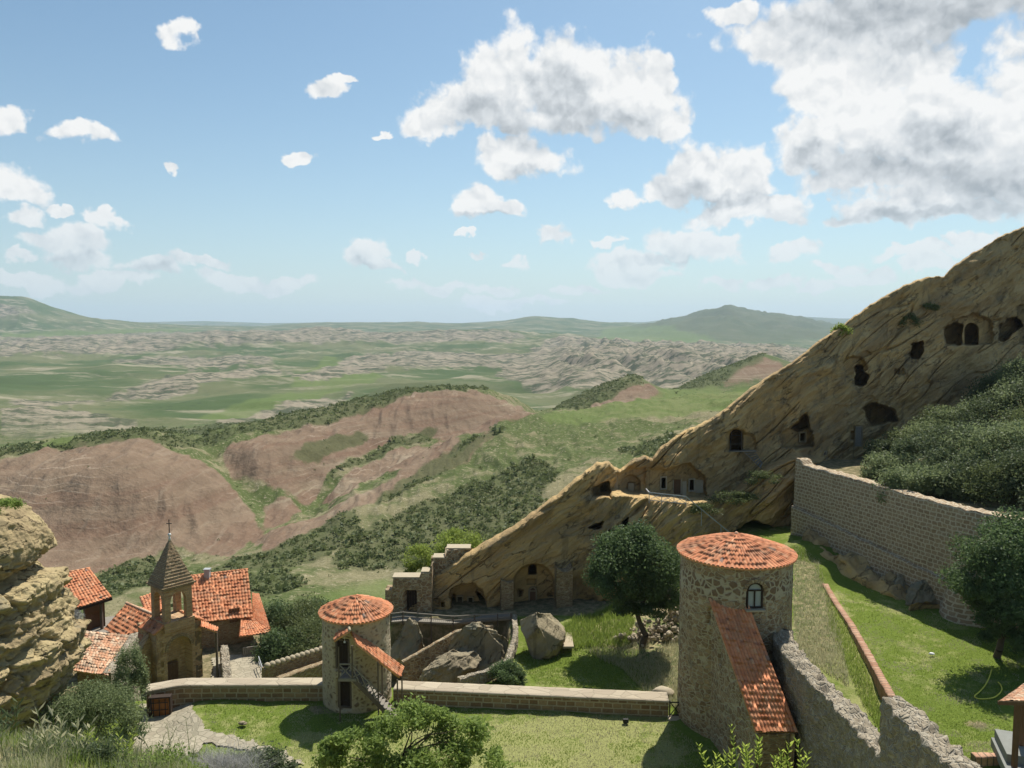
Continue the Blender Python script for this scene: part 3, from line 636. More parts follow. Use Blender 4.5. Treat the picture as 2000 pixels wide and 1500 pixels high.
# ------------------------------------------------------------------ the cliff
crest = np.array([(700,1230),(722,1212),(755,1185),(790,1160),(830,1138),(866,1120),(915,1088),(955,1067),(1000,1040),(1050,1000),(1100,965),(1140,932),(1165,910),(1190,906),(1200,918),(1212,924),(1240,902),(1262,895),(1275,902),(1290,880),(1330,850),(1395,820),(1450,775),(1500,740),(1545,712),(1600,670),(1650,635),(1700,598),(1760,562),(1805,545),(1845,540),(1862,522),(1900,497),(1950,465),(2000,444),(2100,400),(2300,340),(2450,320)], float)
base = np.array([(700,1260),(1000,1245),(1200,1240),(1340,1180),(1550,1090),(1600,1010),(1700,960),(1850,860),(2000,770),(2450,640)], float)
yf = np.array([(700,68.5),(1000,69.5),(1150,71),(1250,75),(1350,79),(1450,82),(1545,84.5),(1700,90),(2000,97),(2450,108)], float)
ledge = np.array([(1080,975),(1150,968),(1205,968),(1345,984),(1420,978),(1500,920),(1545,900),(1700,905),(1800,850),(1900,750),(2000,700),(2450,600)], float)
cpx = np.concatenate([np.linspace(700, 2100, 940), np.linspace(2104, 2450, 60)])
cv = np.linspace(0, 1, 400)
cb_ = np.interp(cpx, base[:, 0], base[:, 1]); cc_ = np.interp(cpx, crest[:, 0], crest[:, 1]) + 3.0 * fbm(np.stack([cpx / 18, 0 * cpx, 0 * cpx], -1), 4)
CX = np.repeat(cpx[None, :], len(cv), 0); CYy = cb_[None, :] + (cc_ - cb_)[None, :] * cv[:, None]
Yb = np.interp(CX, yf[:, 0], yf[:, 1])
S0 = W(CX, CYy, Yb)                                # base surface
dip = radians(33)
al = S0[..., 0] * cos(dip) + S0[..., 2] * sin(dip); ac = -S0[..., 0] * sin(dip) + S0[..., 2] * cos(dip)
wq = fbm(np.stack([S0[..., 0] / 9, S0[..., 2] / 9, 0 * al], -1), 2) * 0.8
Q = np.stack([al, ac + wq, 0 * al], -1)
rel = 1.3 * fbm(Q / (15, 5.5, 1), 3) + 0.50 * fbm(Q / (7, 2.2, 1) + 7, 3) + 0.20 * fbm(Q / (1.4, .6, 1) + 3, 4) + 0.25 * fbm(Q / (4, 1.2, 1) + 60, 3, ridged=True)
lay = fbm(Q / (26, 1.5, 1) + 11, 2); rel += 0.35 * (np.round(lay * 2.2) / 2.2 - lay * .3) * sst(fbm(S0 / 10 + 40, 2), -0.3, 0.5)
crk = fbm(Q / (16, 2.4, 1) + 31, 2); rel += 0.6 * np.exp(-(crk / 0.035) ** 2) * sst(fbm(S0 / 12, 2), -0.2, 0.2)
smoothz = sst(CX, 800, 900) * (1 - sst(CX, 1130, 1200)) * sst(CYy, 1010, 1060)
rel *= (1 - 0.55 * smoothz)
def slabs(Pq, n_, seed, amp, tilt):
    # broken faces: every point follows the offset and tilt of its nearest seed
    rng = np.random.default_rng(seed); fl_ = Pq.reshape(-1, 3); lo, hi = fl_.min(0), fl_.max(0)
    sd_ = rng.uniform(lo, hi, (n_, 3)); of_ = rng.uniform(-1, 1, n_); tl_ = rng.normal(size=(n_, 3)) * tilt; out = np.zeros(len(fl_))
    for a in range(0, len(fl_), 20000):
        q = fl_[a:a + 20000]; k_ = ((q[:, None, :] - sd_[None]) ** 2).sum(-1).argmin(1)
        out[a:a + 20000] = amp * of_[k_] + ((q - sd_[k_]) * tl_[k_]).sum(1)
    return out.reshape(Pq.shape[:-1])
Qs = Q / (3.6, 1.0, 1) + np.stack([.35 * fbm(S0 / 2.2 + 80, 2), .35 * fbm(S0 / 2.2 + 90, 2), 0 * al], -1)
rel += 0.42 * slabs(Qs * (1, 1, 0), 260, 3, .32, .10)
# platform ledge: the lower rock stands forward
lv = np.interp(CX, ledge[:, 0], ledge[:, 1])
stepd = 4.2 * sst(CX, 1120, 1215) * (1 - 0.55 * sst(CX, 1560, 1640))
front = sst(CYy - (lv - 17 * np.clip(stepd / 4.2, 0.2, 1)), 0, 17)
Yd = Yb - stepd * front
# bulges
def gaus(x, y, rx, ry): return np.exp(-((CX - x) / rx) ** 2 - ((CYy - y) / ry) ** 2)
Yd -= 1.6 * gaus(1360, 1030, 60, 40) + 1.5 * gaus(1500, 990, 50, 40) + 1.0 * gaus(1100, 1150, 18, 60) + 0.8 * gaus(1320, 900, 30, 22)
wX = CX + 5 * fbm(S0 / 1.6 + 4, 3); wY = CYy + 4 * fbm(S0 / 1.6 + 8, 3)
def rect(x0, y0, x1, y1, s=0.9, X=CX, Y=CYy): return sst(X, x0 - s, x0 + s) * (1 - sst(X, x1 - s, x1 + s)) * sst(Y, y0 - s, y0 + s) * (1 - sst(Y, y1 - s, y1 + s))
def arch(x0, y0, x1, y1, s=1.2, X=CX, Y=CYy):
    r_ = (x1 - x0) / 2; xc = (x0 + x1) / 2; yc = y0 + r_
    top = 1 - sst(np.hypot(X - xc, np.minimum(Y - yc, 0)), r_ - s, r_ + s)
    return top * (1 - sst(Y, y1 - s, y1 + s))
def poly(p, X=wX, Y=wY):
    m = inpoly(X, Y, p).astype(float)
    for k in range(2): m = (m + np.roll(m, 1, k) + np.roll(m, -1, k)) / 3
    return m
dep = np.zeros_like(CX); deep = np.zeros_like(CX)
def carve(mask, d, flat=None):
    global dep, rel, deep
    if flat is None and d >= 1.5: deep = deep + mask * d * 2.4
    else: dep = dep + mask * d
    if flat is not None: rel = rel * (1 - mask * flat)
bigarch = arch(1003, 1102, 1083, 1196, 2.5); carve(bigarch, 1.3, 0.8)
for a_ in [(1033,1102,1047,1121),(1034,1147,1047,1180)]: carve(arch(*a_), 1.6)
carve(rect(1029,1131,1046,1141), 0.5); carve(rect(1070,1158,1086,1165), 0.6); carve(poly([(1008,1150),(1020,1152),(1018,1165),(1010,1165)]), 0.8)
c2 = poly([(878,1165),(882,1148),(905,1142),(925,1143),(940,1152),(948,1170),(948,1200),(880,1200)]); carve(c2, 1.8, 0.7)
carve(rect(892,1166,903,1181), 1.8); carve(rect(914,1168,924,1196), 1.8); carve(poly([(930,1153),(944,1168),(946,1192),(937,1192),(938,1172)]), 1.8); carve(arch(883,1160,889,1175), 1.0)
carve(rect(847,1168,860,1184), 0.5); carve(rect(862,1176,868,1185), 1.0); carve(rect(820,1166,828,1173), 0.5)
carve(poly([(1158,955),(1185,938),(1193,940),(1193,972),(1160,966)]), 2.6, 0.5); carve(rect(1174,950,1184,961), 1.0)
carve(poly([(1204,930),(1215,915),(1262,912),(1262,968),(1200,968)]), 1.1, 0.6); n_ = arch(1213, 928, 1250, 968, 1.5); carve(n_, 1.0, 0.9); carve(rect(1225,942,1239,966), 0.35)
carve(poly([(1262,968),(1268,912),(1300,918),(1345,904),(1376,930),(1378,972)]), 1.4, 0.85)
carve(rect(1290.5,933,1301,955), 1.8); carve(rect(1345,937,1356,959), 1.8); carve(rect(1314,937,1330,966), 0.5); carve(rect(1170,1044,1183,1058), 1.8); carve(rect(1189,1036,1203,1062), 1.8); carve(poly([(1152,1034),(1158,1026),(1180,1018),(1176,1030)]), 1.6); carve(poly([(1215,1018),(1226,1012),(1229,1028),(1218,1028)]), 1.8)
carve(poly([(1418,845),(1428,838),(1455,842),(1476,852),(1476,880),(1420,880)]), 1.2, 0.6); carve(arch(1425,840,1450,879), 2.0)
c3 = poly([(1526,848),(1574,808),(1582,838),(1590,872),(1528,874)]); carve(c3, 2.4, 0.7); carve(poly([(1545,836),(1576,808),(1580,836),(1560,838)]), 1.5); carve(rect(1560,845,1574,864), 1.5)
carve(rect(1667,832,1684,871), 0.7); carve(rect(1661,842,1668,859), 1.2)
carve(poly([(1643,712),(1652,698),(1680,698),(1695,720),(1672,740),(1650,738)]), 1.0); carve(poly([(1669,716),(1682,714),(1686,728),(1697,736),(1690,752),(1670,750)]), 2.5)
carve(poly([(1778,672),(1802,670),(1804,684),(1796,700),(1782,696)]), 2.2)
up = poly([(1842,640),(1862,622),(1900,612),(1935,625),(1940,672),(1848,674)]); carve(up, 1.6, 0.8)
carve(poly([(1846,640),(1868,628),(1878,636),(1878,672),(1846,672)]), 1.6); carve(arch(1884,632,1910,673), 2.0)
carve(poly([(1950,640),(1962,622),(1988,620),(1996,640),(1975,650),(1965,668),(1948,664)]), 2.8); carve(poly([(1985,600),(2080,560),(2080,670),(1990,668)]), 1.5)
carve(poly([(1685,795),(1710,788),(1740,800),(1755,822),(1700,830)]), 2.2)
for x_ in (1748, 1755, 1763): carve(arch(x_ - 2.5, 720, x_ + 2.5, 731), 0.6)
carve(poly([(1418,1052),(1440,1034),(1468,1018),(1500,1026),(1520,1036),(1524,1064),(1420,1066)]), 4.5)
carve(poly([(1130,1182),(1138,1172),(1160,1170),(1158,1198),(1134,1198)]), 1.8)
Yd = Yd + np.clip(rel, -2.5, 4) + dep
# no relief or drift just at the foot, thin the crest
Cc = W(CX, CYy, Yd + deep)
backs = []
ridgeN = fbm(np.stack([Cc[-1, :, 0] / 4, 0 * cpx, 0 * cpx], -1), 3)
for dy, dz in [(0.25, 0.12), (0.8, 0.2), (1.8, 0.05), (3.5, -0.9), (6, -2.6), (10, -6), (16, -12), (26, -24), (40, -42)]:
    p = Cc[-1].copy(); p[:, 1] += dy; p[:, 0] += dy * p[:, 0] / p[:, 1] * 0.9; p[:, 2] += dz + 0.15 * ridgeN * min(1, dy) - (p[:, 2] * 0) ; p[:, 2] = np.maximum(p[:, 2], -52); backs.append(p)
Call = np.concatenate([Cc, np.array(backs)], 0)
cliff = struct(mesh_obj('cliff', Call.reshape(-1, 3), gridf(Call.shape[0], Call.shape[1]), M['cliff']))
def Yc(px, py):
    i = np.argmin(np.abs(cpx - px)); j = np.argmin(np.abs(CYy[:, i] - py)); return float(Yd[j, i])
# ------------------------------------------------------------------ builders
class MB:
    def __init__(s): s.v = []; s.f = []
    def poly(s, pts):
        n = len(s.v); s.v += [tuple(p) for p in pts]; s.f.append(tuple(range(n, n + len(pts)))); return s
    def hexa(s, p):          # 8 points: bottom 4 then top 4
        n = len(s.v); s.v += [tuple(q) for q in p]
        s.f += [tuple(n + i for i in q) for q in ((0,3,2,1),(4,5,6,7),(0,1,5,4),(1,2,6,5),(2,3,7,6),(3,0,4,7))]; return s
    def box(s, c, d, rz=0.0):
        cx, cy, cz = c; x, y, z = d[0] / 2, d[1] / 2, d[2] / 2; ca, sa = cos(rz), sin(rz)
        P = []
        for zz in (-z, z):
            for (a, b) in ((-x, -y), (x, -y), (x, y), (-x, y)): P.append((cx + a * ca - b * sa, cy + a * sa + b * ca, cz + zz))
        return s.hexa(P)
    def beam(s, p0, p1, w_, h_, up=(0, 0, 1)):
        p0 = Vector(p0); p1 = Vector(p1); d = (p1 - p0).normalized(); u = Vector(up)
        if abs(d.dot(u)) > 0.98: u = Vector((0, 1, 0))
        r_ = d.cross(u).normalized(); u2 = r_.cross(d).normalized()
        r_ *= w_ / 2; u2 *= h_ / 2
        return s.hexa([p0 - r_ - u2, p0 + r_ - u2, p1 + r_ - u2, p1 - r_ - u2, p0 - r_ + u2, p0 + r_ + u2, p1 + r_ + u2, p1 - r_ + u2])
    def tube(s, p0, p1, r0, r1, n=10, cap=True):
        p0 = Vector(p0); p1 = Vector(p1); d = (p1 - p0).normalized(); a = Vector((0, 0, 1)) if abs(d.z) < 0.95 else Vector((1, 0, 0))
        x = d.cross(a).normalized(); y = d.cross(x)
        b = len(s.v)
        for p, r_ in ((p0, r0), (p1, r1)):
            for i in range(n):
                t = 2 * pi * i / n; s.v.append(tuple(p + x * (r_ * cos(t)) + y * (r_ * sin(t))))
        for i in range(n): s.f.append((b + i, b + (i + 1) % n, b + n + (i + 1) % n, b + n + i))
        if cap: s.f.append(tuple(b + i for i in range(n))[::-1]); s.f.append(tuple(b + n + i for i in range(n)))
        return s
    def ball(s, c, r_, n=10, m_=7, sc=(1, 1, 1)):
        b = len(s.v)
        for j in range(m_ + 1):
            ph = pi * j / m_
            for i in range(n):
                t = 2 * pi * i / n; s.v.append((c[0] + r_ * sc[0] * sin(ph) * cos(t), c[1] + r_ * sc[1] * sin(ph) * sin(t), c[2] + r_ * sc[2] * cos(ph)))
        for j in range(m_):
            for i in range(n): s.f.append((b + j * n + i, b + (j + 1) * n + i, b + (j + 1) * n + (i + 1) % n, b + j * n + (i + 1) % n))
        return s
    def build(s, name, mat, parent=None, smooth=False, bevel=0.0):
        me = bpy.data.meshes.new(name); V = s.v
        off = parent_loc(parent)
        me.from_pydata([(p[0] - off[0], p[1] - off[1], p[2] - off[2]) for p in V], [], s.f); me.update()
        if mat: me.materials.append(mat)
        uvl = me.uv_layers.new(name='UVMap')
        for p in me.polygons:
            nrm = p.normal
            if abs(nrm.z) > 0.75: t, q = Vector((1, 0, 0)), Vector((0, 1, 0))
            else:
                t = Vector((-nrm.y, nrm.x, 0)).normalized(); q = nrm.cross(t)
                if q.z < 0: q = -q
            for li in p.loop_indices:
                co = me.vertices[me.loops[li].vertex_index].co
                uvl.data[li].uv = (co.dot(t), co.dot(q))
            p.use_smooth = smooth
        o = bpy.data.objects.new(name, me); COL.objects.link(o)
        if parent is not None: o.parent = parent
        else:
            c = np.array(V).mean(0); zmin = min(p[2] for p in V)
            c[2] = zmin
            me.transform(__import__('mathutils').Matrix.Translation((-c[0], -c[1], -c[2]))); o.location = c
        if bevel: bm_ = o.modifiers.new('bevel', 'BEVEL'); bm_.width = bevel; bm_.segments = 2; bm_.limit_method = 'ANGLE'
        return o
def parent_loc(p):
    x = np.zeros(3)
    while p is not None: x = x + np.array(p.location); p = p.parent
    return x
def mo(name, V, Fc, mat, parent=None, **kw):
    off = parent_loc(parent)
    if parent is None:
        V = np.asarray(V).reshape(-1, 3); c = V.mean(0); c[2] = V[:, 2].min()
        return mesh_obj(name, V, Fc, mat, None, loc=c, **kw)
    return mesh_obj(name, np.asarray(V).reshape(-1, 3) - off, Fc, mat, parent, **kw)
def arch_mask(Sx, Z, s0, s1, z0, z1, arch_, e):
    if arch_:
        r_ = (s1 - s0) / 2; cx = (s0 + s1) / 2; cz = z1 - r_
        m = 1 - sst(np.hypot(Sx - cx, np.maximum(Z - cz, 0)), r_ - e, r_ + e)
    else: m = sst(Sx, s0 - e, s0 + e) * (1 - sst(Sx, s1 - e, s1 + e)) * (1 - sst(Z, z1 - e, z1 + e))
    return m * sst(Z, z0 - e, z0 + e)
def block_wall(name, pts, thick, zb, zt, mat, parent=None, openings=(), res=0.12, amp=0.03, topamp=0.05, nscale=0.5, zbf=None, lean=0.0):
    """thick wall along a polyline of front-face points; openings = (s0, s1, z0, z1, arch, depth)"""
    pts = np.array(pts, float); seg = np.hypot(*np.diff(pts[:, :2], axis=0).T); L = np.concatenate([[0], np.cumsum(seg)])
    ns = max(2, int(L[-1] / res) + 1); S = np.linspace(0, L[-1], ns)
    X = np.interp(S, L, pts[:, 0]); Y = np.interp(S, L, pts[:, 1])
    if len(pts) > 2: X = smooth1(X, 5); Y = smooth1(Y, 5)
    dx, dy = np.gradient(X), np.gradient(Y); q = np.hypot(dx, dy); nx, ny = dy / q, -dx / q      # outward, towards the viewer
    ZT = zt(S) if callable(zt) else np.full(ns, float(zt)); ZB = zbf(S) if zbf else np.full(ns, float(zb))
    nv = max(3, int((ZT.max() - ZB.min()) / res) + 1); ntp = max(3, int(thick / res) + 1)
    rows_ = []; uvs = []
    for t in np.linspace(0, 1, nv):
        z = ZB + (ZT - ZB) * t; k = lean * (1 - t)
        rows_.append(np.stack([X + nx * k, Y + ny * k, z], -1)); uvs.append(np.stack([S, z], -1))
    for t in np.linspace(0, 1, ntp)[1:-1]:
        rows_.append(np.stack([X - nx * thick * t, Y - ny * thick * t, ZT + 0 * S], -1)); uvs.append(np.stack([S, ZT + thick * t], -1))
    for t in np.linspace(1, 0, nv):
        z = ZB + (ZT - ZB) * t; rows_.append(np.stack([X - nx * thick, Y - ny * thick, z], -1)); uvs.append(np.stack([S, 2 * ZT - z + thick], -1))
    P = np.array(rows_); UV = np.array(uvs)
    Nn = np.zeros_like(P); Nn[:nv] = np.stack([nx, ny, 0 * nx], -1); Nn[nv:-nv, :, 2] = 1; Nn[-nv:] = np.stack([-nx, -ny, 0 * nx], -1)
    disp = amp * fbm(P / nscale, 3) * 1.2
    P = P + Nn * disp[..., None]
    tn = topamp * fbm(np.stack([P[..., 0] * 1.4, P[..., 1] * 1.4, P[..., 2] * 0 + 3], -1), 4)
    P[..., 2] += tn * sst(P[..., 2], ZT[None] - 0.5, ZT[None] - 0.05)
    for (s0, s1, z0, z1, ar, dp) in openings:
        mk = arch_mask(S[None, :] + 0 * P[:nv, :, 2], P[:nv, :, 2], s0, s1, z0, z1, ar, res * 0.35)
        P[:nv] -= (np.stack([nx, ny, 0 * nx], -1))[None] * (mk * dp)[..., None]
    n0 = P.shape[0]; ncol = P.shape[1]
    Fq = gridf(n0, ncol)
    V = P.reshape(-1, 3)
    # end caps
    caps = []
    for c in (0, ncol - 1):
        idx = np.arange(n0) * ncol + c; h2 = n0 // 2
        for i in range(h2 - 1):
            a, b_, c_, d_ = idx[i], idx[i + 1], idx[n0 - 2 - i], idx[n0 - 1 - i]
            caps.append((a, b_, c_, d_) if c else (d_, c_, b_, a))
    o = mo(name, V, np.concatenate([Fq, np.array(caps)]), mat, parent, uv=UV.reshape(-1, 2))
    return o
def ring_wall(name, cx, cy, R, zb, zt, mat, parent, openings=(), res=0.11, amp=0.04, flare=0.0, mat2=None, band=None):
    """round wall; openings = (theta_centre deg from the viewer side, half width m, z0, z1, arch, depth)"""
    nt_ = int(2 * pi * R / res); nz = int((zt - zb) / res) + 1
    th = np.linspace(-pi, pi, nt_, endpoint=False); zz = np.linspace(zb, zt, nz)
    TH, Z = np.meshgrid(th, zz); Rr = R + flare * (1 - (Z - zb) / (zt - zb))
    base_ = np.stack([cx + Rr * np.sin(TH), cy - Rr * np.cos(TH), Z], -1)
    Rr = Rr + amp * fbm(base_ / 0.55, 3)
    for (tc_, hw, z0, z1, ar, dp) in openings:
        Sx = (TH - radians(tc_)) * R
        Rr = Rr - arch_mask(Sx, Z, -hw, hw, z0, z1, ar, res * 0.4) * dp
    P = np.stack([cx + Rr * np.sin(TH), cy - Rr * np.cos(TH), Z], -1)
    U = TH * R
    # repeat first column so the UV seam is clean (it lies on the far side)
    P = np.concatenate([P, P[:, :1]], 1); U = np.concatenate([U, U[:, :1] + 2 * pi * R], 1); Z2 = np.concatenate([Z, Z[:, :1]], 1)
    o = mo(name, P, gridf(nz, nt_ + 1), mat, parent, uv=np.stack([U, Z2], -1))
    if mat2:
        o.data.materials.append(mat2)
        ctr_t = (U[:-1, :-1]); ctr_z = Z2[:-1, :-1]
        nn = fbm(np.stack([ctr_t / 1.1, ctr_z / 0.8, 0 * ctr_z], -1), 3)
        mi = ((ctr_z + 0.28 * nn > band[0]) & (ctr_z + 0.12 * nn < band[1])).astype(np.int32).ravel()
        o.data.polygons.foreach_set('material_index', mi)
    return o
def tile_roof(name, e0, e1, r1, r0, mat, parent, tw=0.26, course=0.42, amp=0.10, seed=0, lift=0.0, sag=0.05):
    """e0,e1 eave ends (left, right); r1,r0 ridge ends (right, left)"""
    e0, e1, r1, r0 = [np.array(a, float) for a in (e0, e1, r1, r0)]
    wdt = max(np.linalg.norm(e1 - e0), np.linalg.norm(r1 - r0)); lng = max(np.linalg.norm(r0 - e0), np.linalg.norm(r1 - e1))
    nt_ = max(3, round(wdt / tw)); nc = max(2, round(lng / course)); a = 7
    us = np.concatenate([np.linspace(i, i + 1, a)[:-1] for i in range(nt_)] + [[nt_]])
    vs = []; saw = []
    for j in range(nc): vs += [j + 0.002, j + 0.5, j + 0.975]; saw += [1.0, 0.5, 0.0]
    vs.append(nc - 0.004); saw.append(0.0); vs = np.array(vs); saw = np.array(saw)
    U, V = np.meshgrid(us, vs); SW = np.repeat(saw[:, None], len(us), 1)
    rng = np.random.default_rng(seed + 1); jit = rng.normal(size=(nc + 1, nt_ + 1))
    jj = jit[np.floor(V).astype(int), np.minimum(np.floor(U).astype(int), nt_ - 1)]
    u = (U / nt_)[..., None]; v = (V / nc)[..., None]
    # shifted end of each tile
    P = (e0 * (1 - u) + e1 * u) * (1 - v) + (r0 * (1 - u) + r1 * u) * v
    n = np.cross(e1 - e0, r0 - e0); n /= np.linalg.norm(n)
    if n[2] < 0: n = -n
    fr = U - np.floor(U); prof = np.sqrt(np.clip(1 - (2 * fr - 1) ** 2, 0, 1)) - 0.25
    P = P + n * (amp * prof + 0.018 * SW + 0.008 * jj + lift + sag * fbm(np.stack([U / 9 + seed, V / 5, 0 * U], -1), 2))[..., None]
    dn = (r0 - e0) / np.linalg.norm(r0 - e0)
    P = P + dn * (0.018 * jj)[..., None]
    uv = np.stack([U - 0.0005, V], -1)
    V1 = P.reshape(-1, 3); F1 = gridf(*U.shape)
    # underside
    q = [e0 - n * 0.1, e1 - n * 0.1, r1 - n * 0.1, r0 - n * 0.1]
    q2 = [e0 + n * 0.01, e1 + n * 0.01, r1 + n * 0.01, r0 + n * 0.01]
    b = len(V1); V1 = np.concatenate([V1, q, q2])
    F2 = np.array([(b, b + 3, b + 2, b + 1), (b, b + 1, b + 5, b + 4), (b + 1, b + 2, b + 6, b + 5), (b + 2, b + 3, b + 7, b + 6), (b + 3, b, b + 4, b + 7)])
    uv = np.concatenate([uv.reshape(-1, 2), np.full((8, 2), 3.5)])
    return mo(name, V1, np.concatenate([F1, F2]), mat, parent, uv=uv)
def cone_roof(name, cx, cy, R, zr, za, n_t, mat, parent, course=0.42, amp=0.11, seed=0):
    nc = round(R / course); a = 6
    us = np.concatenate([np.linspace(i, i + 1, a)[:-1] for i in range(n_t)] + [[n_t]])
    vs = []; saw = []
    for j in range(nc): vs += [j + 0.002, j + 0.5, j + 0.975]; saw += [1.0, 0.5, 0.0]
    vs.append(nc - 0.004); saw.append(0); vs = np.array(vs); saw = np.array(saw)
    U, V = np.meshgrid(us, vs); SW = np.repeat(saw[:, None], len(us), 1)
    rr = R * (1 - V / nc) + 0.02
    # fewer, wider tiles in the inner rings
    div = np.where(rr > R * 0.5, 1, 2)
    Uq = U / div; fr = Uq - np.floor(Uq)
    jit = np.random.default_rng(seed).normal(size=(nc + 1, n_t + 1))
    jj = jit[np.floor(V).astype(int), np.minimum(np.floor(Uq).astype(int), n_t)]
    prof = np.sqrt(np.clip(1 - (2 * fr - 1) ** 2, 0, 1)) - 0.25
    TH = U / n_t * 2 * pi + 0.02 * jj * 0 + pi
    sc = np.clip(rr / R * 2, 0.25, 1)
    z = zr + (za - zr) * (1 - (rr / R) ** 1.12) + amp * prof * sc + 0.016 * SW + 0.008 * jj
    rr2 = rr + 0.012 * jj + 0.01 * SW
    P = np.stack([cx + rr2 * np.sin(TH), cy - rr2 * np.cos(TH), z], -1)
    V1 = P.reshape(-1, 3); F1 = gridf(*U.shape)
    # soffit
    m_ = 64; t = np.linspace(0, 2 * pi, m_, endpoint=False); b = len(V1)
    o1 = np.stack([cx + (R - 0.01) * np.sin(t), cy - (R - 0.01) * np.cos(t), np.full(m_, zr - 0.08)], -1)
    o2 = np.stack([cx + (R + .0) * np.sin(t), cy - (R + .0) * np.cos(t), np.full(m_, zr + 0.03)], -1)
    i1 = np.stack([cx + 0.2 * np.sin(t), cy - 0.2 * np.cos(t), np.full(m_, zr - 0.08)], -1)
    V1 = np.concatenate([V1, o1, o2, i1]); k = np.arange(m_); k2 = (k + 1) % m_
    F2 = np.stack([b + k, b + k2, b + m_ + k2, b + m_ + k], -1); F3 = np.stack([b + k, b + 2 * m_ + k, b + 2 * m_ + k2, b + k2], -1)
    uv = np.concatenate([np.stack([Uq + 200 * (div > 1) - 0.0005, V], -1).reshape(-1, 2), np.full((3 * m_, 2), 3.5)])
    return mo(name, V1, np.concatenate([F1, F2, F3]), mat, parent, uv=uv)
def ridge_tiles(mb, p0, p1, r_=0.13, step=0.4):
    p0 = Vector(p0); p1 = Vector(p1); n = max(1, round((p1 - p0).length / step)); d = (p1 - p0) / n
    for i in range(n): mb.tube(p0 + d * i + Vector((0, 0, 0.0)), p0 + d * (i + 1.06), r_ * 1.08, r_ * 0.92, 8)
def sheet_part(name, pts, zb, zt, mat, parent, openings=(), thick=0.5, **kw):
    return block_wall(name, pts, thick, zb, zt, mat, parent, openings, **kw)
def panel(name, c, w_, h_, rz, mat, parent, t=0.06, planks=4):
    """a boarded leaf standing on c, facing -Y turned by rz"""
    mb = MB(); pw = w_ / planks
    for i in range(planks):
        o_ = -w_ / 2 + pw * (i + 0.5)
        mb.box((c[0] + o_ * cos(rz), c[1] + o_ * sin(rz), c[2] + h_ / 2), (pw * 0.93, t, h_), rz)
    for zz in (0.2, 0.8): mb.box((c[0] + 0.5 * t * sin(rz) * 1.6, c[1] - 0.5 * t * cos(rz) * 1.6, c[2] + h_ * zz), (w_ * 0.96, t * 0.6, 0.09), rz)
    return mb.build(name, mat, parent)
def frame(name, c, w_, h_, rz, mat, parent, fw=0.1, d=0.12, arch_=False, mull=0):
    mb = MB(); ca, sa = cos(rz), sin(rz)
    def at(o_, z): return (c[0] + o_ * ca, c[1] + o_ * sa, c[2] + z)
    for sgn in (-1, 1): mb.box(at(sgn * (w_ - fw) / 2, (h_ - (w_ / 2 if arch_ else 0)) / 2), (fw, d, h_ - (w_ / 2 if arch_ else 0)), rz)
    mb.box(at(0, fw / 2), (w_ - 2 * fw, d * 0.96, fw), rz)
    if arch_:
        hs = h_ - w_ / 2; R1 = w_ / 2; R0 = R1 - fw
        for i in range(10):
            a0, a1 = pi * i / 10, pi * (i + 1) / 10
            q = []
            for dd in (-d / 2, d / 2):
                for (R_, a_) in ((R0, a0), (R1, a0), (R1, a1), (R0, a1)):
                    p = at(R_ * cos(a_), hs + R_ * sin(a_)); q.append((p[0] - sa * dd, p[1] + ca * dd, p[2]))
            mb.hexa(q)
        mb.box(at(0, hs), (w_ - 2 * fw, d * 0.9, fw * 0.8), rz)
    else: mb.box(at(0, h_ - fw / 2), (w_ - 2 * fw, d * 0.96, fw), rz)
    for i in range(mull):
        o_ = -w_ / 2 + w_ * (i + 1) / (mull + 1); hh_ = (h_ - (w_ / 2 if arch_ else fw)) - fw
        mb.box(at(o_, fw + hh_ / 2), (fw * 0.7, d * 0.85, hh_), rz)
    return mb.build(name, mat, parent)

# ------------------------------------------------------------------ big round tower
BX, BY, BR = 14.6, 50.4, 3.52
t = thing('round_tower', 'large round rubble stone tower with low conical clay tile roof and arched window', 'tower', (BX, BY, -26.4))
ring_wall('wall', BX, BY, BR, -26.6, -14.75, M['tower'], t, [(3.5, 0.52, -17.35, -15.72, True, 0.35), (-40, 0.10, -18.6, -17.6, False, 0.4), (44, 0.10, -19.6, -18.5, False, 0.4), (21, 0.14, -18.85, -18.6, False, 0.3)], res=0.1, flare=0.06, mat2=M['towerband'], band=(-17.0, -15.75))
cone_roof('roof', BX, BY, 3.76, -14.82, -13.62, 84, M['tile'], t, seed=3)
mb = MB(); mb.tube((BX, BY, -13.75), (BX, BY, -13.5), 0.22, 0.06, 10); mb.build('roof_cap', M['tile_old'], t, True)
wy = BY - BR * cos(radians(3.5)); wxx = BX + BR * sin(radians(3.5))
wi = frame('window', (wxx, wy + 0.12, -17.35), 1.0, 1.6, radians(3.5), M['darkwood'], t, 0.09, 0.12, True, 1)
mb = MB(); mb.box((wxx, wy + 0.2, -16.9), (0.9, 0.03, 0.86), radians(3.5)); mb.tube((wxx, wy + 0.185, -16.27), (wxx, wy + 0.2, -16.27), 0.42, 0.42, 20); mb.build('pane', M['glass'], wi)
mb = MB(); hs = -15.72 - 0.52
for i in range(11):
    a0, a1 = pi * i / 11 + 0.02, pi * (i + 1) / 11 - 0.02; q = []
    for dd in (-0.14, 0.3):
        for (R_, a_) in ((0.54, a0), (0.76, a0), (0.76, a1), (0.54, a1)): q.append((wxx + R_ * cos(a_), wy + dd + 0.06 * abs(cos(a_)), hs + R_ * sin(a_)))
    mb.hexa(q)
mb.build('window_arch', M['brownwood'] if False else M['thinstone'], t)
mb = MB(); mb.box((wxx, wy - 0.05, -17.42), (1.2, 0.4, 0.1), radians(3.5)); mb.build('sill', M['pale'], t)
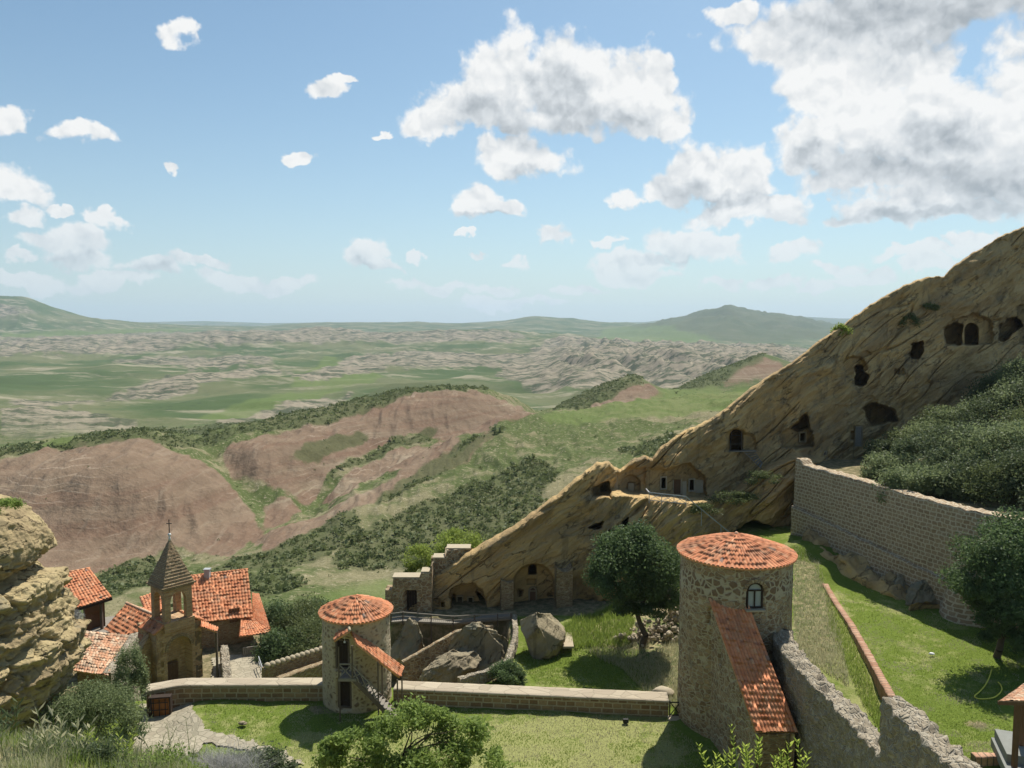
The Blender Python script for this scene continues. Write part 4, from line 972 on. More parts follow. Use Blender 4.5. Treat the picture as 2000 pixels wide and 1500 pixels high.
# tiled stair house leaning on the tower: a part of it
rl = [(12.2, 47.9, -16.95), (14.5, 47.2, -17.15), (13.3, 41.5, -22.25), (15.62, 41.45, -22.25)]
sh = tile_roof('stair_roof', rl[2], rl[3], rl[1], rl[0], M['tile'], t, 0.205, 0.36, 0.07, seed=5)
def lt(S): return -17.35 + (-22.45 + 17.35) * S / 6.45
sheet_part('stair_house_wall', [(12.35, 47.9), (13.45, 41.6)], -26.6, lambda S: lt(S), M['tower'], t, [(3.0, 3.8, -26.6, -24.1, False, 0.5), (1.4, 1.6, -20.6, -19.0, False, 0.4), (5.6, 5.75, -24.9, -24.6, False, 0.3)], thick=0.5, res=0.1, topamp=0.0)
sheet_part('stair_house_wall', [(13.42, 41.62), (15.5, 41.6)], -26.6, -22.42, M['thinstone'], t, [], thick=0.5, res=0.12, topamp=0.0)
sheet_part('stair_house_wall', [(15.5, 41.6), (14.4, 47.6)], -26.6, lambda S: -22.42 + 5.0 * S / 6.1, M['tower'], t, [], thick=0.5, res=0.14, topamp=0.0)

# ------------------------------------------------------------------ small round tower with covered stair
SX = float(W(698, 1362, 53.2)[0]); SY, SR = 53.2, 2.30
t = thing('round_tower', 'small round plastered stone tower with covered wooden stair on its front', 'tower', (SX, SY, -26.2))
ring_wall('wall', SX, SY, SR, -26.4, -19.75, M['stower'], t, [(-11, 0.50, -25.75, -23.75, False, 0.5), (-14, 0.52, -23.1, -20.95, False, 0.5), (-50, 0.07, -21.9, -21.6, False, .2)], res=0.09, flare=0.05)
cone_roof('roof', SX, SY, 2.52, -19.8, -18.72, 60, M['tile'], t, 0.36, seed=8)
for (ang, z0, hh_, ww) in ((-11, -25.72, 1.95, 0.96), (-14, -23.05, 2.05, 1.0)):
    a_ = radians(ang); px_, py_ = SX + (SR - 0.3) * sin(a_), SY - (SR - 0.3) * cos(a_)
    frame('door_frame', (px_ + 0.12 * sin(a_), py_ - 0.12 * cos(a_), z0), ww, hh_, a_, M['wood'], t, 0.1, 0.15)
    panel('door', (px_ + 0.02, py_ + 0.02, z0), ww - 0.15, hh_ - 0.1, a_, M['darkwood'], t)
st = thing('covered_stair', 'grey wooden stair with landing under a narrow clay tile roof', 'staircase', (-9.3, 50.4, -26.0))
A0 = [float(W(663, 1322, 50.0)[0]), float(W(688, 1322, 50.0)[0])]
xl, xr = A0; xb = float(W(776, 1388, 50.9)[0]); yA, yB = 49.85, 50.95
mb = MB()
for i in range(7): mb.box((xl + (xr + .25 - xl) * (i + .5) / 7, (yA + 51.3) / 2, -23.12), ((xr + .25 - xl) / 7 * .92, 51.3 - yA, 0.07))
mb.beam((xl - .05, yA, -23.22), (xr + .3, yA, -23.22), 0.1, 0.16); mb.beam((xl - .05, 50.9, -23.22), (xr + .3, 50.9, -23.22), 0.1, 0.16)
mb.build('landing', M['greywood'], st)
mb = MB()
for yy in (yA, yB): mb.beam((xr + 0.1, yy, -23.2), (xb, yy, -26.05), 0.07, 0.26)
mb.build('stringers', M['wood'], st)
N = 13
for i in range(N):
    tt = (i + 0.6) / N; xx = xr + 0.15 + (xb - xr - 0.15) * tt; zz = -23.1 - 2.9 * tt
    MB().box((xx, (yA + yB) / 2, zz), (0.27, yB - yA - 0.08, 0.045)).build('step', M['greywood'], st)
def post(x, y, z0, z1, w_=0.09, m='wood', par=st, nm='post'): return MB().beam((x, y, z0), (x, y, z1), w_, w_).build(nm, M[m], par)
eT, eB = W(697, 1258, 49.8), W(781, 1323, 50.0); rT, rB = W(682, 1226, 51.2), W(790, 1303, 51.35)
tile_roof('stair_roof', eB, rB, rT, eT, M['tile'], st, 0.24, 0.36, 0.07, seed=12)
lE0, lE1 = W(652, 1252, 49.8), W(655, 1238, 51.0)
tile_roof('gable_roof', lE1, lE0, W(683, 1232, 49.75), W(681, 1223, 51.2), M['tile'], st, 0.24, 0.36, 0.06, seed=13)
mb = MB(); ridge_tiles(mb, W(683, 1231, 49.7), W(681, 1222, 51.3), 0.09, 0.35); mb.build('ridge', M['pale'], st, True)
post(xl, yA, -23.1, -21.0); post(xr + .05, yA, -23.1, -20.9); 
xm = float(W(738, 1300, yA)[0]); xm2 = float(W(746, 1300, yB)[0]); xe = float(W(776, 1330, yA)[0])
post(xm, yA, -26.1, -22.0); post(xm2, yB, -26.1, -21.9); post(xe, yA, -26.1, -23.2); post(float(W(785, 1325, yB)[0]), yB, -26.1, -23.1)
post(xl + .02, yA + .05, -26.1, -23.2, 0.08)
mb = MB(); mb.beam((xl, yA, -22.15), (xr, yA, -22.15), .06, .08); mb.beam((xl, yA, -22.15), (xr, yA, -23.05), .05, .06); mb.beam((xl, yA, -23.05), (xr, yA, -22.2), .05, .06)
mb.beam((xr, yA, -22.2), (xm, yA, -24.0), .06, .08)
for k in range(3):
    a_ = k / 3; b_ = (k + 1) / 3; dz = -1.8
    p = lambda q, up_: (xr + (xm - xr) * q, yA, -22.2 + dz * q - up_)
    mb.beam(p(a_, 0), p(b_, .85), .05, .06); mb.beam(p(a_, .85), p(b_, 0), .05, .06)
mb.build('railing', M['greywood'], st)
mb = MB(); lp = W(673, 1254, 50.2); mb.tube(lp, lp + np.array([0, 0, .35]), .01, .01, 6); mb.ball(lp, .07); lo = mb.build('hanging_lamp', M['white'], None, True)
tag(lo, 'small white bulb lamp hanging over the landing of the small tower', 'lamp')

# ------------------------------------------------------------------ parapet walls
def cap_on(par, pts, z, thick, over=0.08, h_=0.12):
    return block_wall('coping', pts, thick + 2 * over, z, z + h_, M['coping'], par, res=0.2, amp=0.012, topamp=0.012)
def px_of(px, Y, z=-25.): return (float((px - 1000) / F * (Y * CP - z * SP)), Y)
t = thing('parapet_wall', 'low stone block parapet with pale slab coping left of the small tower', 'wall', (-20, 53, -26.4))
pp = [px_of(283, 51.9), px_of(352, 52.85), px_of(640, 52.9)]
block_wall('wall', pp, 1.0, -27.0, -25.1, M['parapet'], t, res=0.16, amp=0.025, topamp=0)
cap_on(t, [(a, b - .06) for a, b in pp], -25.1, 1.0)
t = thing('parapet_wall', 'long stone block parapet with pale slab coping between the two round towers', 'wall', (0, 52, -26.2))
pp = [px_of(768, 52.1), px_of(1306, 50.35)]
block_wall('wall', pp, 1.15, -26.5, -25.0, M['parapet'], t, res=0.16, amp=0.025, topamp=0)
cap_on(t, [(a, b - .06) for a, b in pp], -25.0, 1.15)
# gate in the left parapet
gx0, gx1 = px_of(294, 51.7)[0], px_of(333, 51.9)[0]
t = thing('gate', 'small orange wooden gate with black iron bars in stone parapet', 'gate', ((gx0 + gx1) / 2, 51.6, -26.9))
wg = gx1 - gx0
rzg = radians(9)
frame('gate_frame', ((gx0 + gx1) / 2, 51.72, -26.95), wg + .16, 1.75, rzg, M['darkwood'], t, 0.1, 0.5)
panel('gate_leaf', ((gx0 + gx1) / 2 + .06, 51.7, -26.85), wg - .1, 1.6, rzg, M['orangewood'], t, planks=5)
mb = MB()
for i in range(3): mb.box(((gx0 + gx1) / 2 + (-.3 + .3 * i) * wg, 51.5 + .05 * i, -26.1), (.04, .04, 1.5), rzg)
for z in (-26.6, -26.1, -25.6): mb.box(((gx0 + gx1) / 2, 51.52, z), (wg - .15, .035, .05), rzg)
mb.build('iron_bars', M['iron'], t)
# small iron gate beside the big tower
g0, g1 = px_of(1307, 50.3), px_of(1330, 50.4)
t = thing('gate', 'small black cross braced gate between long parapet and large tower', 'gate', ((g0[0] + g1[0]) / 2, 50.35, -26))
for x in (g0[0] + .05, g1[0] - .02): MB().box((x, 50.35, -25.4), (.08, .08, 1.1)).build('gate_post', M['iron'], t)
mb = MB(); xa, xb2 = g0[0] + .08, g1[0] - .05
for z in (-25.85, -24.98): mb.beam((xa, 50.35, z), (xb2, 50.35, z), .05, .07)
mb.beam((xa, 50.35, -25.85), (xb2, 50.35, -24.98), .04, .05); mb.beam((xa, 50.36, -24.98), (xb2, 50.36, -25.85), .04, .05)
mb.build('gate_leaf', M['iron'], t)
MB().box(((g0[0] + g1[0]) / 2, 50.1, -25.98), (1.0, .7, .12)).build('threshold', M['pale'], t)

# ------------------------------------------------------------------ rough walls in front right
w1 = [(16.3, 47.9), (15.9, 46.6), (15.75, 44), (16.0, 41), (16.35, 38.5), (16.5, 36.4), (16.5, 33.6)]
def arc(p): return np.concatenate([[0], np.cumsum(np.hypot(*np.diff(np.array(p), axis=0).T))])
tw_ = block_wall('rubble_wall', [tuple(q) for q in w1], 1.15, -26.8, lambda S: -19.0 - 0.04 * S, M['rough'], None, res=0.12, amp=0.10, topamp=0.30, nscale=0.45)
tag(tw_, 'long rough rubble wall with lichened uneven top running from the large tower', 'wall')
tw_.location.x += 0.0
w2 = [(16.15, 33.4), (16.2, 31.0), (16.3, 28.5), (16.5, 26.0), (16.7, 23.0)]
o = block_wall('rubble_wall', w2, 1.05, -26.5, lambda S: -16.35 - 0.02 * S, M['rough'], None, res=0.11, amp=0.10, topamp=0.28, nscale=0.45)
tag(o, 'shorter rough rubble wall with broken end at bottom right', 'wall')
# brick edging across the right lawn
ed_ = [WZ(*p)[:2] for p in [(1606,1142,-21.7),(1625,1178,-21.8),(1655,1225,-21.9),(1690,1290,-22.0),(1715,1345,-22.2),(1742,1400,-22.4)]]
o = block_wall('brick_edging', ed_, 0.42, -23.2, -21.55, M['brick'], None, res=0.15, amp=0.02, topamp=0.06); tag(o, 'curving low red brick edging across the right lawn', 'edging')
for q in range(1): o.data.materials[0] = M['brick']
ed2 = [WZ(*p)[:2] for p in [(1905,1482,-22.1),(1960,1482,-22.1)]]
o = block_wall('brick_edging', ed2, 0.42, -22.6, -22.0, M['brick'], None, res=0.12, amp=0.02, topamp=0.04); tag(o, 'short red brick edging beside the tiled shelter at bottom right', 'edging')

# ------------------------------------------------------------------ curtain wall
t = thing('curtain_wall', 'tall curving stone block wall with pale mortar below the hillside', 'wall', (31, 64, -22))
wp = WALLP[1:]
Lw = arc(wp)
def ztop(S): return -13.5 - 0.25 * sst(S, 2, 20) + 0.5 * (1 - sst(S, 0.6, 1.2))
block_wall('wall', wp, 1.2, -23.0, ztop, M['bigwall'], t, res=0.2, amp=0.05, topamp=0.12, nscale=0.7, lean=0.25)
wp2 = [(a - 0.35 , b - 0.15) for a, b in wp[:5]]
block_wall('footing', wp2, 0.5, -23.0, lambda S: -17.6 - 0.10 * S, M['bigwall'], t, res=0.2, amp=0.05, topamp=0.08, nscale=0.7)
cxb, cyb, czb = px_of(1856, 57.2, -21)[0], 57.2, -22.2
o = ring_wall('bastion', cxb + 1.2, cyb, 1.0, -22.6, -18.6, M['bigwall'], t, [], flare=1.0)
MB().ball((cxb + 1.2, cyb, -18.7), 1.02, 24, 10, (1, 1, .45)).build('bastion_top', M['boulder'], t, True)

# rock the curtain wall stands on
o = block_wall('rock_ledge', [(a - .9 - .2 * k, b - .2) for k, (a, b) in enumerate([(28.0, 72.5), (28.6, 69.5), (29.9, 66), (31.3, 61.5), (32.2, 58.4)])], 2.2, -24.0, lambda S: -19.6 - 0.125 * S + .4 * np.sin(S * 1.3), M['cliff'], None, res=0.16, amp=0.34, topamp=0.3, nscale=1.3, lean=.9)
tag(o, 'long dark rock ledge carrying the curtain wall above the right lawn', 'rock')
# ------------------------------------------------------------------ ruin wall at the foot of the cliff
t = thing('ruined_building', 'stepped rubble masonry front with dark doorway at lower end of the cliff', 'ruin', (-8, 69, -25.6))
YR = 68.4
rx = lambda px: px_of(px, YR, -23)[0]
x0r = rx(752)
def zr_(S):
    X = x0r + S
    return np.select([X < rx(766), X < rx(822), X < rx(841), X < rx(866), X < rx(918)], [-23.6, -22.55, -22.05, -21.4, -20.75], -21.3)
sheet_part('wall', [(x0r, YR), (rx(844), YR - 0.1)], -31.0, zr_, M['tower'], t, [(rx(792) - x0r, rx(813) - x0r, -25.7, -23.7, False, 0.8), (rx(820) - x0r, rx(827) - x0r, -24.5, -24.2, False, 0.2)], thick=1.3, res=0.12, amp=0.06, topamp=0.05)
sheet_part('wall', [(rx(838), YR + 1.5), (rx(868), YR + 1.6), (rx(920), YR + 2.3)], -22.9, lambda S: np.where(rx(838) + S < rx(868), -21.2, -20.5), M['tower'], t, thick=1.0, res=0.12, amp=0.06, topamp=0.05)
panel('door', ((rx(792) + rx(813)) / 2, YR + 0.55, -25.65), 0.9, 1.85, 0, M['darkwood'], t)
mb = MB(); xc = (rx(792) + rx(813)) / 2
for i in range(9):
    a0, a1 = pi * i / 9 + .03, pi * (i + 1) / 9 - .03; q = []
    for dd in (-0.07, 0.2):
        for (R_, a_) in ((0.52, a0), (0.76, a0), (0.76, a1), (0.52, a1)): q.append((xc + R_ * cos(a_), YR + dd, -23.75 + 0.62 * R_ * sin(a_)))
    mb.hexa(q)
mb.build('door_arch', M['thinstone'], t)
for (a, b, z, yy) in ((766, 822, -22.55, .62), (822, 843, -22.05, .62), (842, 866, -21.2, 2.05), (868, 917, -20.5, 2.6)):
    MB().box(((rx(a) + rx(b)) / 2, YR + yy, z + .06), (rx(b) - rx(a) - .03, 1.3, .13)).build('coping', M['pale'], t)
# walkway with rail in front of the ruin and the caves
t = thing('walkway', 'weathered plank walkway with post and rail fence below the cliff caves', 'walkway', (-5, 66.6, -26))
yw = 66.4
wk = [(763, 1216), (787, 1214), (885, 1219), (931, 1214), (1000, 1209)]
pts = [W(a, b, yw) for a, b in wk]
mb = MB()
for p, q in zip(pts[:-1], pts[1:]): mb.beam(p, q, .1, .14); mb.beam(p + np.array([0, 1.1, 0]), q + np.array([0, 1.1, 0]), .1, .14)
n = 60
P_ = np.array([[np.interp(i / n * (pts[-1][0] - pts[0][0]) + pts[0][0], [p[0] for p in pts], [p[k] for p in pts]) for k in range(3)] for i in range(n)])
for p in P_: mb.box((p[0] + .08, yw + .55, p[2] + .1), (.15, 1.35, .04))
mb.build('deck', M['greywood'], t)
mb = MB()
tr_ = [W(a, b, yw) for a, b in ((763, 1199), (787, 1196), (885, 1204), (931, 1201), (1000, 1197))]
for p, q in zip(tr_[:-1], tr_[1:]): mb.beam(p, q, .07, .09); mb.beam(p - np.array([0, 0, .36]), q - np.array([0, 0, .36]), .05, .07)
mb.build('rail', M['greywood'], t)
for px in (764, 787, 842, 885, 927, 972, 998):
    x = px_of(px, yw, -25.2)[0]; z1 = np.interp(x, [p[0] for p in tr_], [p[2] for p in tr_])
    MB().beam((x, yw, z1 - (1.1 if px not in (842, 885) else 2.6)), (x, yw, z1 + .03), .1, .1).build('post', M['wood'], t)
# cliff path railing
yr = 71.2
t = thing('railing', 'grey metal cross braced railing on the cliff ledge and down its path', 'railing', tuple(W(1300, 985, yr)))
tp = [W(1262, 955, yr + 1.5), W(1268, 962, yr), W(1340, 970, 73.8), W(1425, 1040, 75.2)]
mb = MB()
for p, q in zip(tp[:-1], tp[1:]): mb.beam(p, q, .09, .09)
mb.beam(W(1270, 977, yr), W(1340, 984, 73.8), .05, .06); mb.build('rail', M['steel'], t)
mb = MB()
for k in range(3):
    a = tp[1] + (tp[2] - tp[1]) * k / 3; b = tp[1] + (tp[2] - tp[1]) * (k + 1) / 3; dz = np.array([0, 0, -.65])
    mb.beam(a, b + dz, .03, .04); mb.beam(a + dz, b, .03, .04)
mb.build('bracing', M['steel'], t)
for q in (0, .333, .666, 1):
    p = tp[1] + (tp[2] - tp[1]) * q; MB().beam(p - np.array([0, 0, 1.0]), p, .06, .06).build('post', M['steel'], t)
for q in (.35, .8):
    p = tp[2] + (tp[3] - tp[2]) * q; MB().beam(p - np.array([0, 0, 1.6]), p, .06, .06).build('post', M['steel'], t)

# ------------------------------------------------------------------ cave dwellings: doors, windows, facades set in the cliff
def cave(label, items):
    P0_ = W(*items[0][1:3], Yc(items[0][1], items[0][2]))
    t = thing('cave_dwelling', label, 'cave house', tuple(P0_))
    for it in items:
        kind, xm_, yb_, ww, hh_, extra = it
        Y = Yc(xm_, yb_ - hh_ * 0.4) - min(.15, abs(extra.get('dy', 0.25))); p = W(xm_, yb_, Y); k = (Y * CP - p[2] * SP) / F
        w_, h_ = ww * k, hh_ * k * 1.04
        rz_ = extra.get('rz', radians(10))
        if kind == 'door': panel('door', p, w_, h_, rz_, M[extra.get('m', 'brownwood')], t, 0.06, extra.get('pl', 3))
        elif kind == 'frame': frame('frame', p, w_, h_, rz_, M[extra.get('m', 'pale')], t, extra.get('fw', 0.12), 0.18, extra.get('arch', False), extra.get('mull', 0))
        elif kind == 'box': MB().box(p + np.array([0, 0, h_ / 2]), (w_, extra.get('t', .12), h_), rz_).build(extra.get('n', 'plaster_patch'), M[extra.get('m', 'pale')], t)
    return t
cave('arched cliff chapel front with brown arched door and dark window above', [('door', 1040.5, 1181, 11, 30, {'dy': .3, 'rz': 0}), ('frame', 1040.5, 1182, 17, 36, {'dy': 1.45, 'rz': 0, 'arch': True, 'm': 'facade', 'fw': .14}), ('box', 1040, 1197, 16, 16, {'dy': .55, 't': .9, 'rz': 0, 'n': 'step_block', 'm': 'facade'})])
cave('plastered cave house on the ledge with planked door between two dark windows', [('door', 1322, 966, 15, 29, {'dy': .2, 'm': 'brownwood', 'pl': 4}), ('frame', 1322, 967, 19, 32, {'dy': .3}), ('frame', 1295.5, 956, 14, 25, {'dy': .15}), ('frame', 1350.5, 960, 14, 25, {'dy': .15}), ('box', 1336, 968, 8, 27, {'dy': .12}), ('box', 1365, 962, 16, 24, {'dy': .12})])
t = cave('dark arched cave doorway with small wooden balcony and ladder', [('frame', 1437, 880, 24, 40, {'dy': -1.2, 'm': 'darkwood', 'arch': True, 'fw': .1})])
yb_ = Yc(1450, 890) - 0.35
mb = MB()
for i in range(9): mb.box(W(1424 + 53 * (i + .5) / 9, 880.5, yb_) , (.28, 1.0, .05))
mb.beam(W(1423, 882, yb_ - .45), W(1478, 881, yb_ - .45), .08, .12); mb.build('balcony', M['greywood'], t)
mb = MB(); mb.beam(W(1425, 867, yb_ - .4), W(1450, 867, yb_ - .4), .05, .06); mb.beam(W(1449, 845, yb_ - .4), W(1449, 881, yb_ - .4), .06, .06); mb.beam(W(1426, 866, yb_ - .4), W(1426, 881, yb_ - .4), .06, .06); mb.build('balcony_rail', M['wood'], t)
mb = MB(); la, lb = W(1455, 884, yb_ - .5), W(1487, 915, yb_ - .6); la2, lb2 = W(1474, 882, yb_ - .1), W(1489, 905, yb_ - .1)
mb.beam(la, lb, .06, .08); mb.beam(la2, lb2, .06, .08)
for k in range(7): q = (k + .5) / 7; mb.beam(la + (lb - la) * q, la2 + (lb2 - la2) * q, .16, .04)
mb.build('ladder', M['greywood'], t)
cave('cave house under a wedge shaped overhang with one square window', [('frame', 1567, 864, 15, 20, {'dy': 1.3, 'm': 'facade', 'rz': radians(8)})])
cave('cave cell with grey plank door beside the hillside bushes', [('door', 1675.5, 871, 12, 36, {'dy': .15, 'm': 'greywood', 'pl': 3}), ('frame', 1676, 872, 16, 39, {'dy': .25, 'm': 'facade', 'fw': .12})])
cave('rounded cave mouth with small window and door openings beside the walkway', [('frame', 898, 1182, 14, 19, {'dy': 1.6, 'm': 'facade', 'rz': 0}), ('frame', 919, 1197, 13, 32, {'dy': 1.6, 'm': 'facade', 'rz': 0})])
cave('recessed arched niche with blocked pale doorway on the ledge', [('box', 1232, 966, 12, 22, {'dy': .08, 'm': 'facade', 'n': 'blocked_door'}), ('box', 1202, 966, 7, 44, {'dy': .1, 't': .5, 'n': 'pillar', 'm': 'facade'})])
mb = MB()
o = block_wall('stone_pillar', [tuple(W(1602, 905, 86.5)[:2]), tuple(W(1616, 905, 86.7)[:2])], .7, float(W(1609, 915, 86.5)[2]), float(W(1609, 881, 86.5)[2]), M['towerband'], None, res=.12, amp=.04, topamp=.05)
tag(o, 'short pale rubble pillar standing above the end of the curtain wall', 'pillar')
# masonry piers built against the cliff
for (x0_, x1_, y0_, y1_, lab, am) in ((978, 1003, 1130, 1196, 'narrow rubble pier left of the arched cliff chapel', .05), (1086, 1118, 1108, 1200, 'tall thin coursed pier right of the arched cliff chapel', .09)):
    Yp = Yc((x0_ + x1_) / 2, y1_ - 30) - 0.85
    o = block_wall('masonry_pier', [tuple(W(x0_, y1_, Yp)[:2]), tuple(W(x1_, y1_, Yp + .1)[:2])], 1.3, float(W(x0_, y1_ + 6, Yp)[2]), lambda S, a=x0_, b=y0_, Yq=Yp: float(W(a, b, Yq)[2]) - 0.45 * np.abs(np.sin(S * 2.1)), M['thinstone'], None, res=.12, amp=am, topamp=.1)
    tag(o, lab, 'pier')

# ------------------------------------------------------------------ church
cx_, cy_2 = -27.6, 63.6
ch = thing('church', 'small brick and stone church with open belfry, pyramid spire and arched porch', 'church', (cx_, cy_2, -30))
ux, uy = 0.643, 0.766                     # along the front, towards the right
fx, fy = 0.766, -0.643                    # outward normal of the front
def fp(a, b): return (cx_ + ux * a + fx * b, cy_2 + uy * a + fy * b)
FL = 3.9
z_p = -24.35
def gable(S): return z_p - 0.9 * np.abs(S - FL / 2) / (FL / 2) * 1.0
fl0 = -1.95
sheet_part('porch_wall', [fp(fl0, 0), fp(fl0 + FL, 0)], -31, lambda S: z_p - 0.75 * np.abs(S - FL / 2) / (FL / 2), M['church'], ch, [(0.95, 2.95, -31, -25.9, True, 0.9), (1.2, 2.2, -31, -28.2, False, 0.4)], res=0.1, thick=1.6, topamp=0, amp=.02)
sheet_part('porch_wall', [fp(fl0, -3.2), fp(fl0, 0)], -31, -25.0, M['church'], ch, [], res=0.14, topamp=0, amp=.03, thick=.6)
sheet_part('porch_wall', [fp(fl0 + FL, 0), fp(fl0 + FL, -3.2)], -31, -25.0, M['thinstone'], ch, [], res=0.14, topamp=0, amp=.04, thick=.6)
panel('porch_door', (*fp(-0.25, -0.85), -30.4), 0.95, 2.1, atan2(uy, ux), M['brownwood'], ch, planks=4)
# voussoirs round the porch arch
mb = MB(); rz_ = atan2(uy, ux)
for i in range(17):
    a0, a1 = pi * i / 17 + .01, pi * (i + 1) / 17 - .01; q = []
    for dd in (0.06, -0.25):
        for (R_, a_) in ((1.0, a0), (1.24, a0), (1.24, a1), (1.0, a1)):
            x, y = fp(R_ * cos(a_), dd); q.append((x, y, -26.9 + R_ * sin(a_)))
    mb.hexa(q)
mb.build('porch_arch', M['spire'], ch)
# porch roof slopes either side of the belfry
for sgn, sd_ in ((-1, 21), (1, 22)):
    eL, eR = fp(sgn * 2.15, 0.1), fp(sgn * 2.15, -2.6); rL, rR = fp(sgn * 0.9, 0.1), fp(sgn * 0.9, -2.6)
    a = [(*eR, -25.1), (*eL, -25.1), (*rL, -24.35), (*rR, -24.35)] if sgn < 0 else [(*eL, -25.1), (*eR, -25.1), (*rR, -24.35), (*rL, -24.35)]
    tile_roof('porch_roof', *a, M['tile'], ch, seed=sd_)
# belfry: four piers and arched heads
bw = 2.35; zb_, zt_ = -24.5, -21.75
bel = []
mb = MB()
mb.box((*fp(0, -1.1), zb_ - .35), (bw + .25, bw + .25, .8), rz_)
mb.build('belfry_base', M['church'], ch)
mb = MB(); pw = .5
for a in (-1, 1):
    for b in (-1, 1): mb.box((*fp(a * (bw - pw) / 2, -1.1 + b * (bw - pw) / 2), (zb_ + zt_) / 2), (pw, pw, zt_ - zb_), rz_)
hsp = zt_ - 1.0; ro = (bw - 2 * pw) / 2
for face in range(4):
    for i in range(10):
        x0_ = -ro + 2 * ro * i / 10; x1_ = -ro + 2 * ro * (i + 1) / 10
        za = hsp + sqrt(max(0, ro ** 2 - x0_ ** 2)); zc = hsp + sqrt(max(0, ro ** 2 - x1_ ** 2)); q = []
        for top in (0, 1):
            for (xx, dd) in ((x0_, bw / 2 - .005), (x1_, bw / 2 - .005), (x1_, bw / 2 - pw), (x0_, bw / 2 - pw)):
                zz = zt_ if top else (za if xx == x0_ else zc)
                if face == 0: p = fp(xx, -1.1 + dd)
                elif face == 1: p = fp(-xx, -1.1 - dd)
                elif face == 2: p = fp(dd, -1.1 + xx)
                else: p = fp(-dd, -1.1 - xx)
                q.append((*p, zz))
        mb.hexa(q)
mb.build('belfry', M['church'], ch)
mb = MB(); mb.box((*fp(0, -1.1), zt_ + .08), (bw + .28, bw + .28, .16), rz_); mb.box((*fp(0, -1.1), zt_ + .22), (bw + .5, bw + .5, .13), rz_); mb.build('cornice', M['spire'], ch)
# spire: four faces in fine courses
nr_, nc_ = 60, 18; sv = []; suv = []; sf = []
apx = (*fp(0, -1.1), -17.75); s0_ = (bw + .3) / 2; zs = zt_ + .28
cor = [fp(-s0_, -1.1 + s0_), fp(s0_, -1.1 + s0_), fp(s0_, -1.1 - s0_), fp(-s0_, -1.1 - s0_)]
for k in range(4):
    A_ = np.array([*cor[k], zs]); B_ = np.array([*cor[(k + 1) % 4], zs]); C_ = np.array(apx)
    b = len(sv)
    for j in range(nr_ + 1):
        v_ = j / nr_; l_ = A_ + (C_ - A_) * v_; r2_ = B_ + (C_ - B_) * v_
        for i in range(nc_ + 1):
            p = l_ + (r2_ - l_) * i / nc_; n_2 = np.cross(B_ - A_, C_ - A_); n_2 = n_2 / np.linalg.norm(n_2)
            sv.append(p + n_2 * (0.05 if (j // 2) % 2 else 0.0) * (0.3 if i in (0, nc_) else 1) * (1 - v_)); suv.append(((i / nc_ - .5) * 2 * s0_ * (1 - v_), v_ * 4.0))
    sf.append(gridf(nr_ + 1, nc_ + 1) + b)
sv = np.array(sv); sv += 0.03 * np.stack([fbm(sv / .25 + 3, 2), fbm(sv / .25 + 13, 2), 0 * sv[:, 0]], -1)
spo = mo('spire', sv, np.concatenate(sf), M['spire'], ch, uv=np.array(suv))
mb = MB(); mb.tube((apx[0], apx[1], apx[2] - .25), (apx[0], apx[1], apx[2] + .2), .12, .05, 8); mb.ball((apx[0], apx[1], apx[2] + .25), .14); mb.build('ball', M['white'], spo, True)
mb = MB(); mb.beam((apx[0], apx[1], apx[2] + .35), (apx[0], apx[1], apx[2] + 1.55), .06, .06); mb.beam((apx[0] - .22, apx[1], apx[2] + 1.2), (apx[0] + .22, apx[1], apx[2] + 1.2), .05, .06); mb.build('cross', M['iron'], spo)
# nave roofs and walls
nr1, nr0 = W(318, 1208, 64.6), W(247, 1178, 69.3); ne1, ne0 = W(264, 1284, 61.4), W(196, 1237, 66.0)
tile_roof('nave_roof', ne0, ne1, nr1, nr0, M['tile'], ch, seed=30, sag=.04, amp=.075)
nb1 = nr1 + (nr1 - ne1) * np.array([.9, .9, 0]) + np.array([0, 0, -2.0]); nb0 = nr0 + (nr0 - ne0) * np.array([.9, .9, 0]) + np.array([0, 0, -1.8])
tile_roof('nave_roof', nb1, nb0, nr0, nr1, M['tile'], ch, seed=31)
mb = MB(); ridge_tiles(mb, nr0, nr1); mb.build('ridge', M['tile_old'], ch, True)
e1 = ne1 + (nr1 - ne1) * .06; e0_ = ne0 + (nr0 - ne0) * .06
pfl = fp(fl0 + .02, -1.0)
Lg = float(np.hypot(pfl[0] - e1[0], pfl[1] - e1[1]))
sheet_part('nave_wall', [(e0_[0], e0_[1]), (e1[0], e1[1])], -31, float(e1[2]) - .25, M['church'], ch, [], thick=.5, res=.16, topamp=0, amp=.03)
sheet_part('nave_wall', [(e1[0], e1[1]), pfl], -31, lambda S: float(e1[2]) - .25 + (1.55) * S / Lg, M['church'], ch, [], thick=.6, res=.12, topamp=0, amp=.03)
a = [W(388, 1223, 64.8), W(424, 1234, 64.2), W(427, 1226, 66.8), W(390, 1212, 67.4)]
tile_roof('side_roof', *a, M['tile'], ch, seed=33)
MB().beam((a[1][0] - .15, a[1][1] + .2, a[1][2]), (a[1][0] - .15, a[1][1] + .2, -30.2), .16, .16).build('post', M['wood'], ch)
